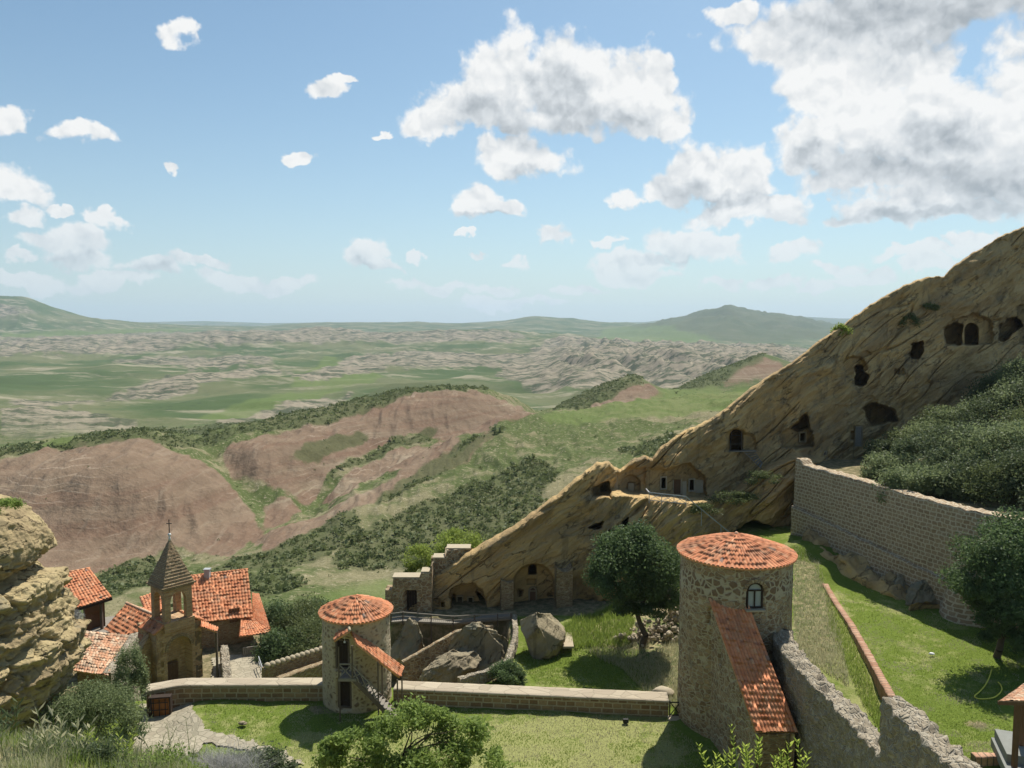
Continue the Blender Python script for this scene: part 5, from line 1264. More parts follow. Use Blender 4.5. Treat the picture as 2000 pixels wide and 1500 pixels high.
# low old roof left of the church
t = thing('old_house', 'low house with worn pale clay tile roof between rock outcrop and church', 'house', tuple(W(200, 1350, 54)))
r0_, r1_, e1_, e0_ = W(160, 1233, 58.0), W(257, 1241, 58.2), W(211, 1320, 52.6), W(143, 1309, 53.2)
tile_roof('roof', e0_, e1_, r1_, r0_, M['tile_old'], t, .26, .36, seed=40, sag=.12, amp=.07)
sheet_part('wall', [tuple(e0_[:2] + np.array([.1, .3])), tuple(e1_[:2] + np.array([-.1, .3]))], -31, float(e1_[2]) - .12, M['thinstone'], t, thick=.5, res=.14, topamp=0)
L_ = float(np.hypot(*(r1_ - e1_)[:2]))
sheet_part('wall', [tuple(e1_[:2] + np.array([.05, .2])), tuple(r1_[:2] + np.array([.3, .2]))], -31, lambda S: float(e1_[2]) + .12 + (float(r1_[2] - e1_[2])) * S / L_, M['rough'], t, thick=.5, res=.12, amp=.09, topamp=.1, label=None) if False else block_wall('wall', [tuple(e1_[:2] + np.array([.1, .2])), tuple(r1_[:2] + np.array([.45, .2]))], .5, -31, lambda S: float(e1_[2]) + .14 + (float(r1_[2] - e1_[2])) * S / L_, M['rough'], t, res=.12, amp=.08, topamp=.1)
# pavilion far left
t = thing('pavilion', 'open wooden pavilion with bright clay tile roof behind the rock outcrop', 'pavilion', tuple(W(170, 1240, 67)))
r0_, r1_, e1_, e0_ = W(104, 1124, 68.0), W(175, 1110, 70.2), W(219, 1166, 66.8), W(133, 1193, 64.2)
tile_roof('roof', e0_, e1_, r1_, r0_, M['tile'], t, .28, .4, seed=41)
b0 = r0_ + (r0_ - e0_) * np.array([1, 1, -1]); b1 = r1_ + (r1_ - e1_) * np.array([1, 1, -1])
tile_roof('roof', b1, b0, r0_, r1_, M['tile'], t, .28, .4, seed=42)
mb = MB(); ridge_tiles(mb, r0_, r1_); mb.build('ridge', M['tile'], t, True)
MB().beam(e0_ - np.array([0, 0, .16]), e1_ - np.array([0, 0, .16]), .1, .22).build('eave_beam', M['darkwood'], t)
for q in (W(197, 1172, 66.4), W(150, 1190, 65.0)): MB().beam((q[0], q[1], q[2] + .3), (q[0], q[1], -29.0), .2, .2).build('post', M['wood'], t)
sheet_part('wall', [tuple((e0_ + np.array([.5, 1.6, 0]))[:2]), tuple((e0_ * .35 + e1_ * .65 + np.array([0, 1.2, 0]))[:2])], -29.5, -23.8, M['brownwood'], t, [(.6, 1.5, -27.6, -25, False, .3)], thick=.3, res=.14, topamp=0)
q = W(196, 1230, 66.2); MB().box((q[0] - 1.4, q[1] + .6, q[2] - .1), (5.0, 4.0, .2), radians(25)).build('floor', M['greywood'], t)
sheet_part('footing', [tuple((e0_ + np.array([-.5, .9, 0]))[:2]), (q[0] + .6, q[1] - .2)], -36, float(q[2]) - .2, M['thinstone'], t, thick=3.0, res=.25)
# house right of the church
t = thing('house', 'two storey stone house with broad clay tile roof and wooden balcony', 'house', tuple(W(430, 1290, 71)))
r0_, r1_, e1_, e0_ = W(366, 1126, 74.5), W(484, 1112, 77.0), W(494, 1205, 72.3), W(380, 1216, 70.2)
tile_roof('roof', e0_, e1_, r1_, r0_, M['tile'], t, .30, .44, seed=50)
b0 = r0_ + (r0_ - e0_) * np.array([.8, .8, -1]); b1 = r1_ + (r1_ - e1_) * np.array([.8, .8, -1])
tile_roof('roof', b1, b0, r0_, r1_, M['tile'], t, .3, .44, seed=51)
mb = MB(); ridge_tiles(mb, r0_, r1_); mb.build('ridge', M['tile'], t, True)
wa, wb = e0_ + np.array([.3, .5, 0]), e1_ + np.array([-.2, .5, 0]); Lh = float(np.hypot(*(wb - wa)[:2]))
s_ = lambda px: (px - 383) / (492 - 383) * Lh
sheet_part('wall', [tuple(wa[:2]), tuple(wb[:2])], -31, float(e1_[2]) - .1, M['thinstone'], t, [(s_(444), s_(462), -28.0, -26.6, False, .25), (s_(476), s_(486), -29.4, -27.2, False, .4)], thick=.5, res=.12, topamp=0)
wc = wb + np.array([-1.9, 4.8, 0]); 
block_wall('wall', [tuple(wb[:2]), tuple(wc[:2])], .5, -34, lambda S: float(e1_[2]) + .2 + 1.9 * S / 5.1, M['thinstone'], t, res=.2, topamp=0)
pw_ = (wa + (wb - wa) * (s_(453) / Lh)); panel('shutter', (pw_[0], pw_[1] + .1, -28.0), 1.0, 1.35, atan2(*(wb - wa)[:2][::-1]), M['brownwood'], t, planks=4)
# hipped porch roof on the right
h0, h1 = W(467, 1243, 69.0), W(530, 1235, 70.6); i0, i1 = W(470, 1210, 71.9), W(493, 1206, 72.9)
tile_roof('porch_roof', h0, h1, i1, i0, M['tile'], t, .28, .4, seed=52)
k0, k1 = W(492, 1158, 77.2), W(506, 1160, 77.6)
tile_roof('porch_roof', h1, k1, k0, i1, M['tile'], t, .28, .4, seed=53)
for q in (W(509, 1238, 69.9), W(516, 1236, 71.5)): MB().beam((q[0], q[1], q[2] + .1), (q[0], q[1], -31.5), .12, .12).build('post', M['wood'], t)
q = W(492, 1282, 69.4)
mb = MB(); mb.box((q[0], q[1] + .5, q[2]), (1.35, 1.6, .12), radians(18))
for i in range(9): o_ = -.62 + 1.24 * i / 8; mb.box((q[0] + o_ * .95, q[1] - .25 + o_ * .31, q[2] + .5), (.1, .05, .95), radians(18))
mb.box((q[0], q[1] - .25, q[2] + .98), (1.35, .08, .07), radians(18)); mb.build('balcony', M['greywood'], t)
q = W(405, 1121, 75); mb = MB(); mb.box((q[0], q[1], q[2] - .1), (.5, .45, 1.1)); mb.box((q[0], q[1], q[2] + .48), (.62, .57, .1)); mb.build('chimney', M['steel'], t)
# roof behind belfry
t = thing('house', 'small clay tile roof glimpsed between church belfry and nave', 'house', tuple(W(290, 1230, 72)))
tile_roof('roof', W(285, 1196, 70.5), W(330, 1190, 71.5), W(318, 1152, 74.5), W(272, 1166, 73.5), M['tile'], t, seed=55)
qa, qb = W(287, 1197, 71.0), W(328, 1190, 72)
block_wall('wall', [tuple(qa[:2]), tuple(qb[:2])], 2.2, -31, float(qb[2]) - .3, M['thinstone'], t, res=.2, topamp=0)
# walls in the courtyard
o = block_wall('stub_wall', [WZ(430, 1262, -28.4)[:2], WZ(432, 1290, -28.5)[:2], WZ(436, 1325, -28.6)[:2]], .65, -30.5, lambda S: -28.3 - .06 * S, M['rough'], None, res=.12, amp=.09, topamp=.3); tag(o, 'short broken rubble wall standing on the paved courtyard right of the church', 'wall')
t = thing('scalloped_wall', 'low stone wall topped with a row of rounded knobs behind the parapet', 'wall', tuple(WZ(570, 1300, -29)))
sa, sb_ = WZ(516, 1301, -27.6), WZ(640, 1263, -27.6)
block_wall('wall', [sa[:2], sb_[:2]], .5, -31.5, -27.85, M['thinstone'], t, res=.15, topamp=.02)
dir_ = (sb_ - sa); 
for i in range(13):
    p = sa + dir_ * (i + .4) / 13; MB().ball((p[0], p[1] + .25, -27.72), .27, 10, 7, (1, 1, .95)).build('coping_stone', M['pale'], t, True)
o = block_wall('ramp_wall', [WZ(545, 1326, -28.4)[:2], WZ(600, 1306, -28.4)[:2], WZ(645, 1291, -28.4)[:2]], .55, -31.5, -28.4, M['thinstone'], None, res=.15, topamp=.02); tag(o, 'plain low wall with flat pale top beside the scalloped wall', 'wall')
o.data.materials.append(M['pale'])
t = thing('railing', 'dark metal handrail at the edge of the paved courtyard', 'railing', tuple(WZ(512, 1300, -30)))
mb = MB(); ra, rb = WZ(505, 1282, -29.0), WZ(520, 1326, -29.0); mb.beam(ra, rb, .06, .06); mb.beam(ra - np.array([0, 0, .45]), rb - np.array([0, 0, .45]), .04, .05); mb.build('rail', M['steel'], t)
for q in (0, .25, .5, .75, 1): p = ra + (rb - ra) * q; MB().beam(p - np.array([0, 0, 1]), p, .05, .05).build('post', M['steel'], t)
# paved courtyard and path (sheets laid just above the ground)
def paving(name, poly_px, z, mat, res=.35):
    P = np.array([WZ(a, b, z)[:2] for a, b in poly_px]); x0, y0 = P.min(0); x1, y1 = P.max(0)
    xs_, ys_ = np.meshgrid(np.arange(x0, x1 + res, res), np.arange(y0, y1 + res, res))
    edge = inpoly(xs_ + .25 * fbm(np.stack([xs_ * 1.5, ys_ * 1.5, 0 * xs_], -1), 2), ys_ + .25 * fbm(np.stack([xs_ * 1.5, ys_ * 1.5, 0 * xs_ + 9], -1), 2), [tuple(p) for p in P])
    ii = np.clip(np.round((xs_ - gx[0, 0]) / .22).astype(int), 0, gx.shape[1] - 1); jj_ = np.clip(np.round((ys_ - gy[0, 0]) / .22).astype(int), 0, gx.shape[0] - 1)
    zz = gz[jj_, ii]
    for _ in range(4): zz = (zz + np.roll(zz, 1, 0) + np.roll(zz, -1, 0) + np.roll(zz, 1, 1) + np.roll(zz, -1, 1)) / 5
    zz = zz + .09
    Fq = gridf(*xs_.shape); ed2 = edge.ravel(); Fq = Fq[ed2[Fq].all(1)]
    used_, inv = np.unique(Fq, return_inverse=True)
    V = np.stack([xs_, ys_, zz], -1).reshape(-1, 3)[used_]
    return struct(mesh_obj(name, V, inv.reshape(Fq.shape), mat))
paving('path', [(270,1366),(372,1370),(380,1395),(402,1425),(470,1445),(540,1468),(610,1502),(540,1502),(470,1470),(400,1452),(390,1470),(290,1500),(250,1470),(268,1420)], -26.3, M['flag'], .12)
paving('courtyard', [(412,1285),(505,1275),(520,1345),(412,1345)], -30, M['flag'], .2)
# shelter at bottom right
t = thing('shelter', 'timber shelter with brown tiled roof on grey stone base at right edge', 'shelter', tuple(W(1990, 1490, 38)))
se0, se1, sr1, sr0 = W(1951, 1369, 36.5), W(2100, 1372, 36.3), W(2100, 1318, 39.5), W(2001, 1334, 38.4)
tile_roof('roof', se0, se1, sr1, sr0, M['tile_old'], t, .24, .34, .03, seed=60)
MB().beam(se0 - np.array([0, -.05, .12]), se1 - np.array([0, -.05, .12]), .12, .16).build('fascia', M['brownwood'], t)
for q in (W(1986, 1400, 37.0), W(1997, 1400, 38.2), W(2080, 1400, 37.0)): MB().beam((q[0], q[1], float(se0[2]) - .1), (q[0], q[1], -22.0), .2, .2).build('post', M['brownwood'], t)
q = W(2010, 1468, 37.6); mb = MB(); mb.box((q[0] + .9, q[1] + .4, q[2] - .35), (3.6, 2.6, .7), radians(-20)); mb.box((q[0] + .9, q[1] + .0, q[2] - .7), (4.2, 3.2, .5), radians(-20)); mb.build('base', M['steel'] if False else mat_plain('grey_stone', (0.27, 0.28, 0.25), (0.18, 0.18, 0.16)), t, bevel=.03)
# ------------------------------------------------------------------ rocks
def rock(name, c, size, seed, mat, rot=0.0, label=None, cat='rock', group=None, n=64, rough=0.28, flat=0.5, tilt=0.0, parent=None):
    th, ph = np.meshgrid(np.linspace(0, 2 * pi, n + 1), np.linspace(0.0, pi, n // 2 + 1))
    D_ = np.stack([np.sin(ph) * np.cos(th), np.sin(ph) * np.sin(th), np.cos(ph)], -1)
    r_ = 1 + rough * fbm(D_ * 1.3 + seed * 7.1, 4) + rough * .35 * fbm(D_ * 4 + seed, 3, ridged=True)
    P = D_ * r_[..., None]
    rng = np.random.default_rng(seed)
    for _ in range(11):                      # flat broken faces
        nn = rng.normal(size=3); nn[2] = abs(nn[2]) * .6; nn /= np.linalg.norm(nn); d = (P @ nn) - rng.uniform(.66, .92)
        P = P - nn * (np.clip(d, 0, None) * flat * 1.6)[..., None]
    P = P * (np.array(size) / 2)
    ct, st_ = cos(tilt), sin(tilt)
    P = np.stack([P[..., 0] * ct + P[..., 2] * st_, P[..., 1], -P[..., 0] * st_ + P[..., 2] * ct], -1)
    ca, sa = cos(rot), sin(rot)
    P = np.stack([P[..., 0] * ca - P[..., 1] * sa, P[..., 0] * sa + P[..., 1] * ca, P[..., 2]], -1)
    P += 0.03 * max(size) * .3 * fbm(P / (max(size) * .12) + seed, 3)[..., None] * D_
    P = P + np.array(c)
    o = mo(name, P, gridf(*th.shape)[:, ::-1], mat, parent)
    if label: tag(o, label, cat, group)
    return o
# outcrop at the left edge, stacked sandstone masses
def outcrop():
    Y0 = 47.0
    sil = np.array([(940,-60),(965,-20),(985,20),(1000,42),(1015,58),(1035,84),(1060,98),(1090,100),(1112,94),(1126,100),(1132,124),(1150,132),(1170,124),(1190,136),(1215,140),(1236,150),(1246,168),(1262,164),(1272,158),(1288,172),(1300,165),(1320,142),(1350,138),(1380,120),(1400,106),(1450,112),(1500,130)], float)
    pys = np.linspace(925, 1520, 300); pxs_ = np.interp(pys, sil[:, 0], sil[:, 1]) - 24
    S_ = W(pxs_, pys, Y0); zz = S_[:, 2]; xc = float(W(-150, 1200, Y0)[0])
    R = np.clip(S_[:, 0] - xc, 0.05, None)
    R[:12] *= np.sqrt(np.linspace(0.0, 1, 12))
    th = np.linspace(-2.2, 2.0, 420)
    TH, Z = np.meshgrid(th, zz); RR = np.repeat(R[:, None], len(th), 1)
    base_ = np.stack([xc + RR * np.sin(TH), Y0 - RR * np.cos(TH) * .75, Z], -1)
    k = sst(RR, 0.5, 3.0)
    q = base_ / (2.4, 2.4, 1.3)
    blk = fbm(q, 3); led = fbm(np.stack([base_[..., 0] / 5 + base_[..., 1] / 9, base_[..., 1] / 6, base_[..., 2] / 1.1], -1) + 5, 3, ridged=True)
    side = np.abs(TH - 1.57); dmp = 1 - .92 * np.exp(-(side / .7) ** 2)
    big_ = sst(Z, -14.6, -13.4)              # rounded upper boulder: smoother
    d_ = k * dmp * ((1 - .65 * big_) * (.6 * blk + .8 * (led - .75)) + .25 * big_ * fbm(base_ / 3, 2))
    for sc_, of_, am_ in (((3.2, 3.2, 4.0), 21, .8), ((1.8, 1.8, .9), 41, .55), ((1.0, 1.0, 1.6), 61, .3)):
        cr = fbm(base_ / sc_ + of_, 2); d_ -= k * np.maximum(dmp, .4) * am_ * np.exp(-(cr / .06) ** 2) * (1 - .7 * big_)
    ter = base_[..., 2] * .9 + .8 * fbm(base_ / 3.5 + 70, 2); d_ += k * dmp * (1 - .8 * big_) * .55 * (np.abs((ter % 1) - .0) - .5)
    # undercut shadow line below the upper boulder
    d_ -= k * .9 * np.exp(-((Z + 14.9 + .35 * np.sin(TH * 2)) / .45) ** 2)
    d_ += k * (.16 * fbm(base_ / .55, 4) + .22 * dmp * fbm(base_ / 1.1 + 9, 3, ridged=True))
    Qo = np.stack([base_[..., 0], base_[..., 1], base_[..., 2] * 1.5], -1) / 1.0 + .5 * fbm(base_ / 1.5 + 3, 2)[..., None]
    d_ += k * np.maximum(dmp, .25) * ((1 - .8 * big_) * slabs(Qo, 260, 5, .42, .16) + (1 - .5 * big_) * slabs(Qo, 900, 6, .13, .12))
    RR = RR + d_
    P = np.stack([xc + RR * np.sin(TH), Y0 - RR * np.cos(TH) * .8, Z + .25 * k * blk], -1)
    o = mo('rock_outcrop', P, gridf(*TH.shape)[:, ::-1], M['rockl'], None)
    tag(o, 'tall sunlit yellow sandstone outcrop stacked up at the left edge', 'rock')
outcrop()
bl_ = WZ(1055, 1282, -25.9)
rock('boulder', (bl_[0], bl_[1] + .6, -24.3), (3.5, 3.2, 4.0), 4, M['boulder'], .3, 'huge grey brown boulder leaning on the middle lawn below the cliff', 'boulder', tilt=-.5, flat=.8, rough=.2, n=110)
# gully: slabs and the ramp wall
for (px, py, Y, sz, sd_, rt, tl, lab) in (
    (800, 1262, 65.2, (3.0, 3.0, 4.2), 21, .2, .25, 'dark jagged rock in the gully below the walkway beside the small tower'),
    (935, 1272, 63.4, (6.4, 3.0, 4.6), 23, .1, -.55, 'big sloping rock slab in the gully left of the stone wall'),
    (880, 1300, 61.5, (5.0, 3.2, 2.6), 25, .0, -.5, 'low tilted rock slab on the floor of the gully behind the parapet')):
    p = W(px, py, Y); rock('rock_slab', p, sz, sd_, M['boulder'], rt, lab, 'rock', tilt=tl, flat=1.0, rough=.22, n=96)
ra_, rb_, rc_ = W(786, 1294, 62.0), W(895, 1232, 64.4), W(965, 1222, 65.2)
Lr = np.hypot(*(rb_ - ra_)[:2])
o = block_wall('ramp_wall', [tuple(ra_[:2]), tuple(rb_[:2]), tuple(rc_[:2])], .35, -31.5, lambda S: np.interp(S, [0, Lr, Lr + 3], [ra_[2], rb_[2], rc_[2]]), M['tower'], None, res=.12, amp=.05, topamp=.03)
tag(o, 'rising stone wall with thin pale top edge crossing the gully', 'wall')
gwp = [tuple(WZ(a, b, -25.2)[:2]) for a, b in [(1000,1200),(1002,1240),(987,1288),(945,1310),(892,1326)]]
o = block_wall('gully_wall', gwp, .42, -31.5, -25.1, M['rough'], None, res=.12, amp=.07, topamp=.16); tag(o, 'low lichened stone wall curving along the edge of the gully and lawn', 'wall')
gs = [tuple(WZ(a, b, -25.3)[:2]) for a, b in [(889,1328),(906,1344)]]
# rocks below the curtain wall
for k, (px, py, Y, sz, lab) in enumerate([(1590,1080,74,(4.5,3,3.2),'dark rock mass under the far end of the curtain wall'), (1650,1098,70,(5.0,3,3.0),'brown layered rock under the curtain wall behind the dead wood'),
        (1712,1118,66,(4.6,3,3.0),'slanting dark rock at the wall foot right of the dead wood'), (1775,1145,62.5,(4.4,2.6,2.8),'dark mossy rock at the wall foot above the right lawn'), (1822,1165,59.8,(3.0,2.4,2.4),'dark broken rock just left of the bastion')]):
    rock('rock', W(px, py, Y) + np.array([-.6, 0, -.3]), sz, 30 + k, M['boulder'], .4, lab, 'rock', tilt=-.35, flat=.9, n=72)
for (px, py, z, s_, m_, lab, cat) in ((475,1413,-26,.36,'boulder','round brown stone lying on the grass left of the small tower','stone'), (1297,1352,-25.7,.95,'pale','pale rounded stone behind the right end of the long parapet','stone'), (1820,1277,-22,.24,'white','small flat white stone in the middle of the right lawn','stone')):
    p = WZ(px, py, z); rock('stone', p + np.array([0, 0, s_ * .12]), (s_ * 1.6, s_, s_ * .6), 50, M[m_], 0, lab, cat, n=20)
p = WZ(1222, 1414, -26); t = thing('floodlight', 'small black floodlight on the grass in front of the long parapet', 'lamp', tuple(p))
MB().box((p[0], p[1], p[2] + .22), (.36, .2, .26)).build('housing', M['iron'], t, bevel=.02); MB().box((p[0], p[1] + .05, p[2] + .05), (.2, .12, .12)).build('bracket', M['iron'], t)
# rubble pile
def rubble(name, cs, n_, smin, smax, mat, label, cat, seed, kind=None):
    rng = np.random.default_rng(seed); VV = []; FF = []; b = 0
    for i in range(n_):
        c = cs[rng.integers(len(cs))]; s_ = rng.uniform(smin, smax)
        p = np.array(c[0]) + rng.normal(size=3) * np.array(c[1]) * .5
        th, ph = np.meshgrid(np.linspace(0, 2 * pi, 9), np.linspace(0, pi, 6)); D_ = np.stack([np.sin(ph) * np.cos(th), np.sin(ph) * np.sin(th), np.cos(ph)], -1)
        P = D_ * (1 + .35 * fbm(D_ * 1.2 + i, 2))[..., None] * s_ * rng.uniform(.5, 1, 3) + p
        VV.append(P.reshape(-1, 3)); FF.append(gridf(6, 9) + b); b += 54
    o = mo(name, np.concatenate(VV), np.concatenate(FF), mat, None, smooth=False); tag(o, label, cat, kind=kind); return o
M['stonep'] = mat_sandstone('pale_rubble', (0.44, 0.37, 0.26), (0.32, 0.26, 0.18), (0.25, 0.22, 0.17), .3)
pc = [(W(1300, 1215, 63), (1.6, 1.2, 1.5)), (W(1285, 1240, 61.6), (2.0, 1.0, .8)), (W(1245, 1245, 61.8), (1.6, .8, .5)), (W(1320, 1195, 64.5), (1.0, 1.0, 1.0))]
rubble('rubble_pile', pc, 300, .12, .3, M['stonep'], 'heap of pale broken stones behind the dark round tree', 'rubble', 3, 'stuff')
pc = [(W(a, b, c), (1.2, .8, .25)) for a, b, c in ((1130,1202,67),(1180,1205,66),(1240,1200,66),(1570,1150,66),(1560,1190,62))]
rubble('loose_stones', pc, 90, .08, .2, M['stonep'], 'loose stones scattered at the foot of the cliff', 'stones', 4, 'stuff')
# stone steps
t = thing('steps', 'short flight of pale stone steps right of the huge boulder', 'steps', tuple(W(1110, 1262, 60.5)))
for i in range(6):
    p = W(1110 - i * .6, 1264 - i * 4.6, 60.0 + i * .55); MB().box((p[0], p[1] + .2, p[2]), (.85, .5, .16)).build('step', M['pale'], t)
# hose
hp = [(1937,1306),(1932,1322),(1924,1334),(1912,1345),(1902,1352),(1908,1356),(1924,1357),(1942,1355),(1952,1350),(1958,1342),(1955,1333),(1949,1327)]
HPt = []
for a, b in hp: q = WZ(a, b, -22.0); HPt.append((q[0], q[1], gz_at(q[0], q[1]) + .06))
HPt = np.array(HPt); tt_ = np.linspace(0, len(HPt) - 1, 60); HPt = np.stack([smooth1(np.interp(tt_, np.arange(len(HPt)), HPt[:, k]), 7) for k in range(3)], -1)
aa = np.linspace(0, 2 * pi, 9); tg = np.gradient(HPt, axis=0); tg /= np.linalg.norm(tg, axis=1)[:, None]; nn_ = np.stack([-tg[:, 1], tg[:, 0], 0 * tg[:, 0]], -1)
HV = HPt[:, None] + .035 * (nn_[:, None] * np.cos(aa)[None, :, None] + np.array([0, 0, 1]) * np.sin(aa)[None, :, None])
ho_ = mo('garden_hose', HV, gridf(60, 9), mat_plain('yellow_hose', (0.85, 0.75, 0.12), (0.75, 0.65, 0.1), rough=.5)); tag(ho_, 'loop of yellow garden hose lying on the right lawn', 'hose')
# dead wood
mb = MB(); rng = np.random.default_rng(9); p0 = W(1640, 1128, 66.0)
for i in range(26):
    a = p0 + np.array([rng.uniform(-1.6, 1.4), rng.uniform(-.6, .6), rng.uniform(-.2, .25)]); d_ = np.array([rng.uniform(.5, 1.6), rng.uniform(-.4, .6), rng.uniform(.05, .8)]) * (1 if rng.random() < .8 else -1)
    mb.tube(a, a + d_ * .6, .06, .045, 6); mb.tube(a + d_ * .6, a + d_ * 1.1 + rng.normal(size=3) * .15, .045, .015, 6)
o = mb.build('dead_wood', M['greywood'], None, True); tag(o, 'tangle of bleached dead branches at the top of the brick edging', 'branches')

# ------------------------------------------------------------------ foliage
def leaves_mesh(name, C_, sz, mat, parent=None, var=None, up=0.0, asp=0.5, seed=0, grav=0.0):
    """one diamond leaf per point"""
    rng = np.random.default_rng(seed); n = len(C_)
    a = rng.normal(size=(n, 3)); a[:, 2] += up; a /= np.linalg.norm(a, axis=1)[:, None]
    b = np.cross(a, rng.normal(size=(n, 3))); b /= np.linalg.norm(b, axis=1)[:, None] + 1e-9
    s_ = (np.asarray(sz) * rng.uniform(.6, 1.25, n))[:, None]
    V = np.stack([C_ - a * s_ * .5, C_ + b * s_ * asp * .5, C_ + a * s_ * .5, C_ - b * s_ * asp * .5], 1).reshape(-1, 3)
    Fq = np.arange(4 * n).reshape(n, 4)
    if var is None: var = rng.random(n)
    return mo(name, V, Fq, mat, parent, attrs={'var': np.repeat(var, 4)}, smooth=False)
def crown_points(blobs, n, seed, clump=0.28, ncl=60, shell=.55):
    rng = np.random.default_rng(seed); wts = np.array([b[1][0] * b[1][1] * b[1][2] for b in blobs]) ** .67; wts /= wts.sum()
    out = []; var = []
    for (c, r_), w_ in zip(blobs, wts):
        k = max(4, int(ncl * w_)); m_ = max(10, int(n * w_))
        d = rng.normal(size=(k, 3)); d /= np.linalg.norm(d, axis=1)[:, None]
        d[:, 2] = np.where(d[:, 2] < -.5, -d[:, 2], d[:, 2])
        cc = np.array(c) + d * np.array(r_) * (rng.uniform(shell, 1.0, k) ** .7)[:, None]
        cs_ = rng.uniform(.6, 1.3, k)
        idx = rng.integers(0, k, m_)
        off = rng.normal(size=(m_, 3)) * .45; nrm = np.linalg.norm(off, axis=1)[:, None]; off = off / np.maximum(nrm, 1e-6) * np.minimum(nrm, 1.0)
        p = cc[idx] + off * np.array(r_) * clump * cs_[idx][:, None] * 2
        out.append(p); var.append(np.clip(rng.random(k)[idx] * .6 + rng.random(m_) * .4, 0, 1))
    return np.concatenate(out), np.concatenate(var)
def limb_mesh(base_, top, blobs, r0, seed, parent, nm='trunk', nb=7):
    rng = np.random.default_rng(seed); mb = MB(); b = Vector(base_); t_ = Vector(top)
    p = b; prev = r0; N_ = 5; pts = []
    for i in range(1, N_ + 1):
        q = b + (t_ - b) * (i / N_) + Vector(rng.normal(size=3) * .07 * (t_ - b).length * (.4 if i < N_ else 0)); r1 = r0 * (1 - .6 * i / N_)
        mb.tube(p, q, prev, r1, 9, cap=False); pts.append((q.copy(), r1)); p = q; prev = r1
    for k in range(nb):
        q, r_ = pts[rng.integers(1, N_)]; c, rr = blobs[rng.integers(len(blobs))]
        e = Vector(np.array(c) + rng.normal(size=3) * np.array(rr) * .45); m1 = q + (e - q) * .5 + Vector((0, 0, .12 * (e - q).length))
        mb.tube(q, m1, r_ * .75, r_ * .45, 7, cap=False); mb.tube(m1, e, r_ * .45, r_ * .12, 6, cap=False)
        for _ in range(2):
            e2 = m1 + (e - m1) * .5 + Vector(rng.normal(size=3) * np.array(rr) * .3); mb.tube(m1 + (e - m1) * .2, e2, r_ * .25, r_ * .07, 5, cap=False)
    return mb.build(nm, M['bark'], parent, True)
M['lf_dark'] = mat_leaf('dark_leaves', (0.036, 0.062, 0.025), (0.12, 0.17, 0.065), .3)
M['lf_mid'] = mat_leaf('olive_leaves', (0.05, 0.07, 0.03), (0.13, 0.16, 0.075), .25)
M['lf_sage'] = mat_leaf('grey_green_leaves', (0.08, 0.105, 0.045), (0.22, 0.26, 0.12), .3)
M['lf_lime'] = mat_leaf('lime_leaves', (0.13, 0.17, 0.03), (0.27, 0.33, 0.07), .35)
M['lf_bright'] = mat_leaf('bright_leaves', (0.10, 0.15, 0.03), (0.24, 0.31, 0.08), .35)
M['lf_young'] = mat_leaf('young_leaves', (0.22, 0.28, 0.04), (0.40, 0.46, 0.09), .4)
M['lf_scrub'] = mat_leaf('scrub_leaves', (0.06, 0.082, 0.03), (0.15, 0.175, 0.068), .25)
M['lf_grass'] = mat_leaf('grass_blades', (0.12, 0.19, 0.028), (0.26, 0.32, 0.07), .35)
M['lf_dry'] = mat_leaf('dry_grass_blades', (0.22, 0.22, 0.10), (0.46, 0.43, 0.27), .3)
M['lf_grey'] = mat_leaf('dead_twigs', (0.20, 0.19, 0.17), (0.38, 0.37, 0.34), .1)
def tree(name, label, base_, blobs, n, ls, mat, r0=.2, seed=1, group=None, cat='tree', clump=.28, ncl=70, asp=.5, shell=.55, trunk=True, nb=7):
    t = thing(name, label, cat, tuple(base_), group)
    P, v = crown_points(blobs, n, seed, clump, ncl, shell)
    leaves_mesh('crown', P, ls, M[mat], t, v, asp=asp, seed=seed)
    if trunk:
        top = np.mean([b[0] for b in blobs], 0); limb_mesh(base_, top, blobs, r0, seed, t, nb=nb)
    return t
# dark round tree beside the large tower
b_ = W(1254, 1258, 60.4); b_[2] = -25.4
def bp(px, py, Y, r_): return (W(px, py, Y), r_)
tree('tree', 'dense dark green round tree left of the large round tower, its foliage reaching low', b_, [bp(1240,1110,61,(3.1,2.8,2.6)), bp(1205,1130,60.4,(2.0,2.2,2.1)), bp(1285,1120,60.8,(2.1,2.2,2.3)), bp(1232,1068,61.2,(2.2,2.0,1.6)), bp(1190,1150,60.2,(1.4,1.6,1.3)), bp(1300,1160,60.4,(1.3,1.6,1.5)), bp(1262,1185,60,(2.2,1.8,1.0)), bp(1225,1190,60,(1.5,1.5,.9)), bp(1292,1195,60,(1.3,1.4,.8))], 46000, .24, 'lf_dark', .26, 3, ncl=150, clump=.20, shell=.6)
b_ = WZ(1945, 1288, -22.2)
tree('tree', 'broad dark green tree standing on the right lawn in front of the curtain wall', b_, [bp(1955,1110,50,(2.6,2.6,2.5)), bp(2010,1090,50.5,(2.8,2.6,2.8)), bp(1920,1130,49.5,(1.8,2.0,1.7)), bp(1985,1180,49,(2.6,2.4,1.8)), bp(1950,1210,49,(1.8,1.8,1.3)), bp(2060,1160,50,(2.6,2.4,2.4)), bp(2000,1235,48.6,(1.8,1.6,1.0)), bp(1900,1180,49,(1.4,1.4,1.2)), bp(2040,1250,48.6,(2.2,1.8,1.4)), bp(1965,1245,48.8,(1.3,1.3,.8))], 50000, .22, 'lf_dark', .24, 5, ncl=160, clump=.2)
